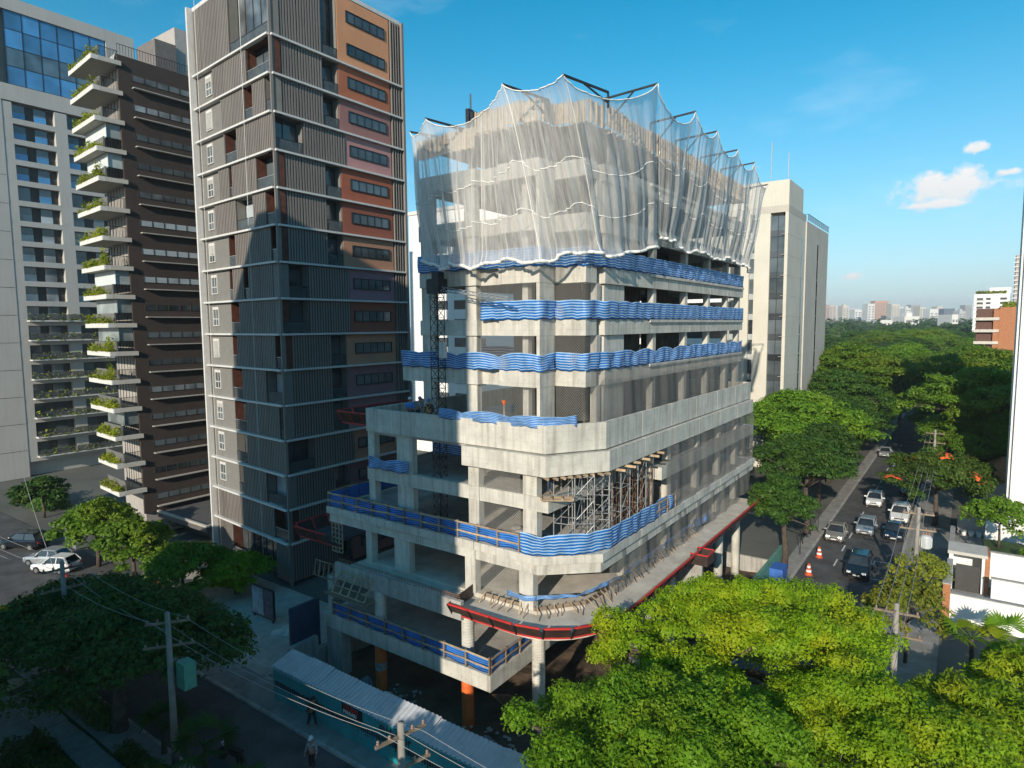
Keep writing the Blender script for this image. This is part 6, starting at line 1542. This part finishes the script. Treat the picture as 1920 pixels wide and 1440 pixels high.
car('car', 'black SUV parked at the end of the bay by the blank wall', -55.5,-11.2,-a_l,paints['black'],'suv')
# motorcycles
def motorbike(label, x, y, rz, col):
    root = thing('motorcycle', label, 'motorcycle', (0,0,0))
    for yy in (-.65,.65):
        b = MB(); n = 16; vs = []
        for xx, q in ((-.06,.8),(-.06,1),(.06,1),(.06,.8)):
            for j in range(n): a = 2*math.pi*j/n; vs.append((xx,yy+.3*q*math.cos(a),.3+.3*q*math.sin(a)))
        b.add(vs, [(i*n+j,i*n+(j+1) % n,(i+1)*n+(j+1) % n,(i+1)*n+j) for i in range(3) for j in range(n)]+[tuple((3*n+j) if j < n else 0 for j in range(n)), tuple(range(n))]); b.build('wheel', tyre_m, root)
    MB().bar((0,-.65,.3),(0,-.4,.95),.05).bar((0,-.4,.6),(0,.35,.5),.16,.22).bar((0,.65,.3),(0,.2,.5),.06).build('frame', dark_steel, root)
    b = MB(); loft(b, [[(-.05,-.45,.72),(.05,-.45,.72),(.05,-.45,.8),(-.05,-.45,.8)],[(-.14,-.2,.68),(.14,-.2,.68),(.12,-.2,.92),(-.12,-.2,.92)],[(-.12,.1,.68),(.12,.1,.68),(.09,.1,.84),(-.09,.1,.84)]]); b.build('fuel_tank', col, root)
    MB().box((-.12,.1,.72),(.12,.75,.82)).build('seat', blackish, root); MB().bar((-.35,-.42,.98),(.35,-.42,.98),.03).build('handlebar', dark_steel, root)
    MB().box((-.08,-.62,.8),(.08,-.5,.96)).build('headlight', lamp_m, root)
    root.location = (x,y,0); root.rotation_euler = (0,0,rz); return root
motorbike('red motorcycle parked beside the white hatchback', -41.2,-12.6,R(-70),paints['red'])
motorbike('dark motorcycle standing in the shade of the palms', -8.2,-17.2,R(-80),paints['navy'])
# traffic barrels
def barrel(x, y):
    root = thing('traffic_barrel', 'orange and white striped traffic barrel by the kerb behind the silver sedan', 'barrel', (x,y,0), 'striped traffic barrels')
    om = mat('barrel_orange', (.55,.10,.04), .6)
    MB().ring([(.34,0),(.34,.06),(.27,.08)], (x,y,0), 16).build('base', om, root)
    zz = [.08,.3,.48,.66,.84,1.02]
    for k in range(5): MB().ring([(.27-.035*k,0),(.25-.035*k,zz[k+1]-zz[k])], (x,y,zz[k]), 16).build('band', om if k % 2 == 0 else white_print, root)
barrel(10.75,30.6); barrel(10.8,25.5)
for x, y in ((8.8,33.2),(8.9,36.5),(9.2,30.0)):
    o = MB().tube([(x,y,.1),(x,y,2.4)], .035, 6).build('sign_post', dark_steel, None); tag(o, 'thin dark post on the pavement beside the site fence', 'post', 'thin posts on the pavement')
sgn = thing('street_sign', 'small dark sign on a thin post by the kerb', 'sign', (9.3,38.2,.1)); MB().tube([(9.3,38.2,.1),(9.3,38.2,2.6)], .035, 6).build('pole', dark_steel, sgn); MB().box((9.05,38.14,2.1),(9.55,38.17,2.9)).build('plate', blackish, sgn)
# ------------------------------------------------------------------ utility poles and cables
pole_m = mat('pole_concrete', (.30,.275,.24), .9, var=.15, streak=.3); insul = mat('insulator', (.32,.20,.15), .3); tr_m = mat('transformer_grey', (.50,.52,.52), .45, var=.1); green_p = mat('green_plastic', (.10,.32,.24), .6); cable_m = mat('cable', (.30,.30,.29), .6)
def upole(label, x, y, h, top_r=.12, arm_dir=(1,0), transformer=None, z0=.1, lean=(0,0)):
    root = thing('utility_pole', label, 'pole', (x,y,z0))
    tx, ty = x+lean[0], y+lean[1]
    MB().tube([(x,y,z0-.1),(tx,ty,z0+h)], [.19,top_r], 10).build('shaft', pole_m, root, smooth=True)
    a = Vector((*arm_dir,0)).normalized()
    for k, (dz, l_) in enumerate(((.5,1.0),(1.7,1.15))):
        c = Vector((tx,ty,z0+h-dz)); sbar('crossarm', tuple(c-a*l_+Vector((0,0,0))), tuple(c+a*l_), .09, old_timber, root, .11)
        for u in (-.9,-.45,.45,.9):
            q = c+a*l_*u; MB().ring([(.03,0),(.06,.05),(.035,.08),(.055,.13),(.02,.17)], (q.x,q.y,q.z+.05), 8).build('insulator', insul, root)
    if transformer:
        d = Vector((*transformer,0)).normalized(); c = Vector((tx,ty,z0+h-3.0))+d*.55
        MB().ring([(.32,0),(.36,.05),(.36,.85),(.30,.95),(.12,1.0)], tuple(c), 16).build('transformer', tr_m, root)
        for s in (-.18,.0,.18): MB().ring([(.05,0),(.07,.06),(.04,.1),(.06,.16),(.02,.22)], (c.x+s,c.y,c.z+.98), 8).build('bushing', insul, root)
        for j in range(8): an = 2*math.pi*j/8; MB().box((c.x+.37*math.cos(an)-.03,c.y+.37*math.sin(an)-.03,c.z+.1),(c.x+.37*math.cos(an)+.03,c.y+.37*math.sin(an)+.03,c.z+.8)).build('cooling_fin', tr_m, root)
    return root
upole('leaning concrete utility pole with a grey transformer beside the parked white SUV', 18.75,22.0,8.1,arm_dir=(1,.1),transformer=(1,-.2),lean=(.1,.0))
upole('short utility pole rising out of the twiggy tree beside the bright canopy', 18.95,3.0,7.7,arm_dir=(1,.1))
upole('concrete utility pole in front of the teal hoarding with a pale transformer', 5.85,-18.95,8.2,arm_dir=(.25,.97),transformer=(.6,-.8))
upole('weathered utility pole beside the green box and the broad dark tree', -10.1,-19.05,8.0,arm_dir=(.6,.8))
upole('pale utility pole at the parking bay with fanning cables', -21.9,-19.35,8.2,arm_dir=(.2,1))
upole('utility pole far up the street behind the flame tree', 18.4,62.0,8.4,arm_dir=(1,0))
MB().box((-9.85,-18.9,4.3),(-9.1,-18.3,5.6)).build('green_box', green_p, None); tag(bpy.data.objects['green_box'], 'green cabinet fixed beside the weathered utility pole', 'cabinet')
def cable(p, q, sag, label, r=.011, grp=None):
    grp = grp or label.replace('overhead cable', 'overhead cables')
    p = Vector(p); q = Vector(q); pts = []
    for i in range(17): t = i/16; c = p.lerp(q, t); c.z -= sag*4*t*(1-t); pts.append(tuple(c))
    o = MB().tube(pts, r, 4, cap=False).build('overhead_cable', cable_m, None); tag(o, label, 'cable', grp); return o
cl = 'overhead cable sagging between the utility poles of the main street'; cl2 = 'overhead cable sagging along the side street by the hoarding'
for k in range(4):
    dx = (-.9,-.45,0,.45,.9,.2)[k]; z = (8.35,8.35,8.3,8.35,8.3,7.0)[k]
    cable((18.75+dx,22,z-.5),(18.95+dx,3,z-.75),.5+.1*k,'overhead cable between the transformer pole and the short pole',.015); cable((18.75+dx,22,z-.5),(18.4+dx,62,z-.1),1.0,'overhead cable from the transformer pole up the main street',.014); cable((18.95+dx,3,z-.8),(18.5+dx,-34,z-.6),.8,'overhead cable from the short pole over the bright canopy',.014)
for k in range(3):
    d = (-.8,.0,.8)[k]; z1, z2, z3 = 7.95, 7.75, 7.9
    cable((5.85+d*.8,-18.95+d*.6,z1-.2*(k % 2)),(-10.1+d*.6,-19.05+d*.8,z2-.2*(k % 2)),.45,'overhead cable between the hoarding pole and the green cabinet pole'); cable((-10.1+d*.6,-19.05+d*.8,z2-.6*(k % 2)),(-21.9+d*.2,-19.35+d,z3),.4,'overhead cable between the green cabinet pole and the pole in the dark tree'); cable((-21.9+d*.2,-19.35+d,z3-.3*(k % 2)),(-60,-20+d,9.0),1.2,'overhead cable from the pole in the dark tree toward the parked cars'); cable((5.85+d*.8,-18.95+d*.6,z1),(22+d,-18.5,8.0),.4,'overhead cable from the hoarding pole across the crossing')
cable((-21.9,-19.3,6.0),(-60,-9.5,6.5),.6,'lone cable crossing the parking bay to the far pavement',.022)
# lamp arm and meter boxes on the hoarding pole
# red awning, kiosk, parasols, benches, billboard on the left
aw = thing('red_awning', 'red and white awning edge over the garden corner', 'awning', (-34,-20.2,0)); MB().add([(-38,-19.4,2.6),(-31.5,-19.4,2.6),(-31.5,-21.4,3.1),(-38,-21.4,3.1)], [(0,1,2,3)]).build('canopy', mat('awning_red', (.40,.03,.03), .7), aw, thick=.05)
MB().box((-38,-19.42,2.45),(-31.5,-19.36,2.62)).build('fascia', white_print, aw)
for x in (-37.6,-34.7,-31.8): sbar('post', (x,-20.6,.1), (x,-20.6,2.9), .07, dark_steel, aw)
kb = thing('glass_kiosk', 'small glass-walled kiosk with a white roof behind the parked cars', 'kiosk', (-51.5,-7.6,0)); MB().box((-52.8,-8.6,.1),(-50.2,-6.4,2.3)).build('glass_wall', win_bright, kb); MB().box((-53.1,-8.9,2.3),(-49.9,-6.1,2.6)).build('roof', white_wall, kb)
def parasol(x, y, z, r, m, label):
    root = thing('round_table', label, 'table', (x,y,z)); MB().tube([(x,y,z),(x,y,z+.72)], .05, 6).build('leg', dark_steel, root); MB().ring([(r,0),(r,.05),(.02,.06)], (x,y,z+.72), 20).build('top', m, root)
ot = mat('orange_table', (.42,.14,.05), .6)
parasol(-37.2,-2.6,.1,.8,ot,'round orange table top beside the slatted tower'); parasol(-33.0,-9.2,.1,.7,ot,'round orange table under the sunlit leafy tree'); parasol(-24.4,-21.6,.1,.7,mat('pale_table', (.5,.4,.28), .6),'pale round table at the garden edge')
bbp = pz(500,1165,0); bbd = thing('billboard', 'framed poster board standing at the kerb beside the slatted tower', 'sign', (-20.6,-6.6,.1))
MB().box((-22.4,-7.0,.3),(-19.6,-6.86,2.6)).build('frame', dark_steel, bbd); MB().box((-22.3,-7.02,.4),(-20.9,-7.001,2.5)).build('poster', mat('pale_poster', (.34,.34,.36), .6, var=.3, scale=1.5), bbd); MB().box((-20.85,-7.02,.4),(-19.7,-7.001,2.5)).build('poster', mat('dark_poster', (.16,.11,.13), .6, var=.5, scale=2), bbd)
for x in (-22.2,-19.8): sbar('leg', (x,-6.93,.08), (x,-6.93,.3), .1, dark_steel, bbd)
heap('rubble_heap', 'pile of broken concrete and planks beside the billboard', -17.8,-7.2,1.5,1.0,.45, debris_m, .09, 8)
MB().box((-14.6,-9.2,.08),(-14.35,-6.9,3.4)).build('blue_site_door', mat('navy_site_panel', (.02,.045,.09), .5), None); tag(bpy.data.objects['blue_site_door'], 'dark blue site panel beside the concrete corner pier', 'panel')
wall('site_wall', 'low broken concrete wall joining the hoarding to the corner pier', -14.3,-9.6,-13.95,-7.4,1.0,concrete_b,cap=False)
rw = thing('entrance_canopy', 'grey flat canopy with pale edge bands at the foot of the brown tower', 'canopy', (-46,3,0)); MB().box((-48.2,-1.5,2.0),(-38.6,9,2.5)).build('roof_slab', mat('dark_canopy', (.11,.105,.10), .8), rw); MB().box((-48.25,-1.55,2.5),(-38.55,-1.3,2.72)).build('edge_band', ledge_m, rw); MB().box((-38.75,-1.3,2.5),(-38.5,9,2.72)).build('edge_band', ledge_m, rw); MB().box((-48,1.0,0),(-39.2,8.5,2.0)).build('wall', dk_g, rw)
# ------------------------------------------------------------------ people
wp0 = pY(770,760,-3.9)[0]
skin_m = mat('skin', (.30,.17,.11), .6); navy_c = mat('navy_workwear', (.03,.045,.075), .8, var=.15, scale=6); grey_c = mat('grey_workwear', (.22,.24,.27), .8, var=.15, scale=6); blue_c = mat('bright_blue_workwear', (.04,.20,.55), .8); dark_c = mat('dark_clothes', (.02,.02,.024), .85); strap_m = mat('yellow_harness', (.55,.36,.06), .7)
def skinned(name, verts, edges, radii, m, parent):
    me = bpy.data.meshes.new(name); me.from_pydata(verts, edges, []); me.materials.append(m); ob = bpy.data.objects.new(name, me); COL.objects.link(ob); ob.parent = parent
    sk_ = ob.modifiers.new('skin', 'SKIN'); sk_.use_smooth_shade = True
    if not me.skin_vertices: me.attributes
    for v, r_ in zip(me.skin_vertices[0].data, radii): v.radius = (r_, r_)
    me.skin_vertices[0].data[0].use_root = True
    ss = ob.modifiers.new('subd', 'SUBSURF'); ss.levels = 1; ss.render_levels = 2
    return ob
def person(label, x, y, z, rz, top, legs, hat=None, pose='stand', s=1.0):
    root = thing('person', label, 'person', (0,0,0))
    # joints: pelvis, spine, chest, neck, head, then arms and legs (x right, -y forward)
    bend = .12 if pose != 'stand' else 0
    ar = {'stand':((.20,-.02,1.40),(.29,0,1.14),(.31,-.10,.92),(.31,-.14,.84)),'hands':((.20,-.02,1.40),(.30,-.04,1.14),(.18,-.30,1.08),(.08,-.36,1.07)),'walk':((.20,-.02,1.40),(.27,-.1,1.15),(.28,-.28,.98),(.28,-.34,.92))}
    A = ar.get(pose, ar['stand'])
    V = [(0,0,.96),(0,-bend*.4,1.15),(0,-bend,1.36),(0,-bend-.01,1.50),(0,-bend-.03,1.60),(0,-bend-.03,1.70)]; Rr = [.15,.14,.155,.06,.095,.085]; E_ = [(0,1),(1,2),(2,3),(3,4),(4,5)]
    for sd in (1,-1):
        b0 = len(V); k = 1 if (sd == 1 or pose != 'walk') else -1
        pts = [(sd*A[0][0],A[0][1]-bend,A[0][2])]+[(sd*p[0],p[1]*(k)-bend,p[2]) for p in A[1:]]
        V += pts; Rr += [.065,.048,.036,.035]; E_ += [(2,b0),(b0,b0+1),(b0+1,b0+2),(b0+2,b0+3)]
        hnd = Vector(pts[3]); dr = (Vector(pts[3])-Vector(pts[2])).normalized()
        for fi, off in enumerate((-.024,-.008,.008,.024)):
            i0 = len(V); V += [tuple(hnd+dr*.05+Vector((off*.4,off,0))), tuple(hnd+dr*(.10+.008*(fi in (1,2)))+Vector((off*.4,off-.012,0)))]; Rr += [.011,.009]; E_ += [(b0+3,i0),(i0,i0+1)]
        i0 = len(V); V += [tuple(hnd+Vector((-sd*.03,-.035,-.02)))]; Rr += [.011]; E_ += [(b0+3,i0)]
        st_ = .22*sd if pose == 'walk' else 0
        b1 = len(V); V += [(sd*.09,0,.88),(sd*.10,-.03-st_*.6,.50),(sd*.10,.02-st_,.09),(sd*.10,-.14-st_,.04)]; Rr += [.09,.065,.045,.04]; E_ += [(0,b1),(b1,b1+1),(b1+1,b1+2),(b1+2,b1+3)]
    body = skinned('body', V, E_, Rr, skin_m, root)
    # clothing over torso, arms and legs
    idx_t = [1,2]; TV = [(0,0,1.0),V[1],V[2],(0,-bend-.01,1.44)]; TR = [.155,.155,.17,.09]; TE = [(0,1),(1,2),(2,3)]
    for sd in (1,-1):
        k = 1 if (sd == 1 or pose != 'walk') else -1
        pts = [(sd*A[0][0],A[0][1]-bend,A[0][2])]+[(sd*p[0],p[1]*k-bend,p[2]) for p in A[1:3]]; b0 = len(TV); TV += pts; TR += [.08,.06,.048]; TE += [(2,b0),(b0,b0+1),(b0+1,b0+2)]
    skinned('jacket', TV, TE, TR, top, root)
    LV = [(0,0,1.0)]; LR = [.16]; LE = []
    for sd in (1,-1):
        st_ = .22*sd if pose == 'walk' else 0
        b0 = len(LV); LV += [(sd*.09,0,.88),(sd*.10,-.03-st_*.6,.50),(sd*.10,.02-st_,.12)]; LR += [.105,.08,.065]; LE += [(0,b0),(b0,b0+1),(b0+1,b0+2)]
    skinned('trousers', LV, LE, LR, legs, root)
    hb2 = MB(); prof = [(.125,0),(.13,.03),(.115,.09),(.07,.14),(.01,.16)]
    hb2.ring(prof, (0,-bend-.03,1.66), 14)
    if hat is not None: hb2.box((-.09,-bend-.22,1.66),(.09,-bend-.12,1.68)); hb2.build('hard_hat', hat, root, smooth=True)
    else: hb2.build('hair', dark_c, root, smooth=True)
    for sd in (-1,1): MB().ring([(.012,0),(.012,.02)], (sd*.035,-bend-.125,1.63), 6).build('eye', blackish, root)
    MB().add([(-.015,-bend-.12,1.60),(.015,-bend-.12,1.60),(0,-bend-.15,1.595),(0,-bend-.12,1.635)], [(0,2,1),(0,3,2),(2,3,1),(0,1,3)]).build('nose', skin_m, root)
    root.location = (x,y,z); root.rotation_euler = (0,0,rz); root.scale = (s,s,s); return root
wfl = 15.62
wpl = MB().box((wp0-.6,-4.36,15.2),(wp0+3.0,-3.3,15.62)).build('work_platform', old_timber, None); tag(wpl, 'low timber platform under the workers behind the shaded parapet', 'platform')
hat_b = mat('blue_hard_hat', (.08,.16,.40), .4); hat_w = mat('white_hard_hat', (.6,.62,.62), .4)
wp = [pY(770,760,-3.9), pY(783,760,-3.6), pY(805,756,-4.05)]
person('worker in blue clothes and pale helmet standing behind the shaded parapet', wp[0][0],-3.9,wfl,.5,blue_c,navy_c,hat_w,'hands')
person('worker in grey clothes bending behind the shaded parapet', wp[1][0],-3.6,wfl,2.4,grey_c,navy_c,hat_b,'hands')
pw3 = person('worker in dark clothes with a yellow harness standing by the hoist mast', wp[2][0],-4.05,wfl,.2,dark_c,dark_c,hat_b,'stand')
hb3 = MB(); hb3.bar((-.17,-.17,1.4),(.12,-.2,1.05),.05,.02); hb3.bar((.17,-.17,1.4),(-.12,-.2,1.05),.05,.02); hb3.bar((-.17,-.18,1.03),(.17,-.18,1.03),.06,.03); W[pw3] = (0,0,0); hb3.build('harness', strap_m, pw3)
rt_ = pY(745,757,-3.9); MB().ring([(.09,0),(.1,.04),(.1,.36),(.06,.42),(.03,.5)], (rt_[0]+1.6,-4.0,15.9), 12)
ph = pX(1022,925,2.2)
person('worker in bright blue clothes crouching among the scaffold tubes', 2.35,-3.6,12.46,.6,blue_c,navy_c,hat_w,'hands',.95)
person('pedestrian in dark clothes walking past the teal hoarding', pz(593,1358,.12)[0],-13.15,.12,R(95),dark_c,dark_c,None,'walk')
person('rider in a striped jacket standing by the kerb of the side street', pz(583,1445,0)[0],-15.2,.0,R(20),mat('striped_jacket', (.32,.30,.33), .8, var=.5, scale=14),dark_c,hat_w,'stand')
ofl = pY(945,755,-4.3); fl_ = thing('orange_funnel', 'orange funnel on a stick behind the blue tarp of the parapet', 'funnel', (ofl[0],-4.3,15.2))
MB().tube([(ofl[0],-4.3,15.2),(ofl[0],-4.3,ofl[2]-.25)], .03, 6).build('stick', timber, fl_); MB().ring([(.02,0),(.04,.12),(.15,.32),(.16,.35)], (ofl[0],-4.3,ofl[2]-.22), 14).build('cone', orange_paint, fl_)
# ------------------------------------------------------------------ air: thin haze over the whole scene
hz = MB().box((-3200,-420,-3),(3200,4200,130)).build('haze', mat('haze_placeholder', (.8,.8,.8)), None)
hm = bpy.data.materials.new('haze_air'); hm.use_nodes = True; hn = hm.node_tree.nodes; hn.clear()
ho = hn.new('ShaderNodeOutputMaterial'); pv = hn.new('ShaderNodeVolumePrincipled'); pv.inputs['Color'].default_value = (.86,.90,.95,1); pv.inputs['Density'].default_value = .00022; pv.inputs['Anisotropy'].default_value = .1
hm.node_tree.links.new(pv.outputs[0], ho.inputs['Volume']); hz.data.materials.clear(); hz.data.materials.append(hm)
tag(hz, 'thin pale haze in the air over the city', kind='stuff')
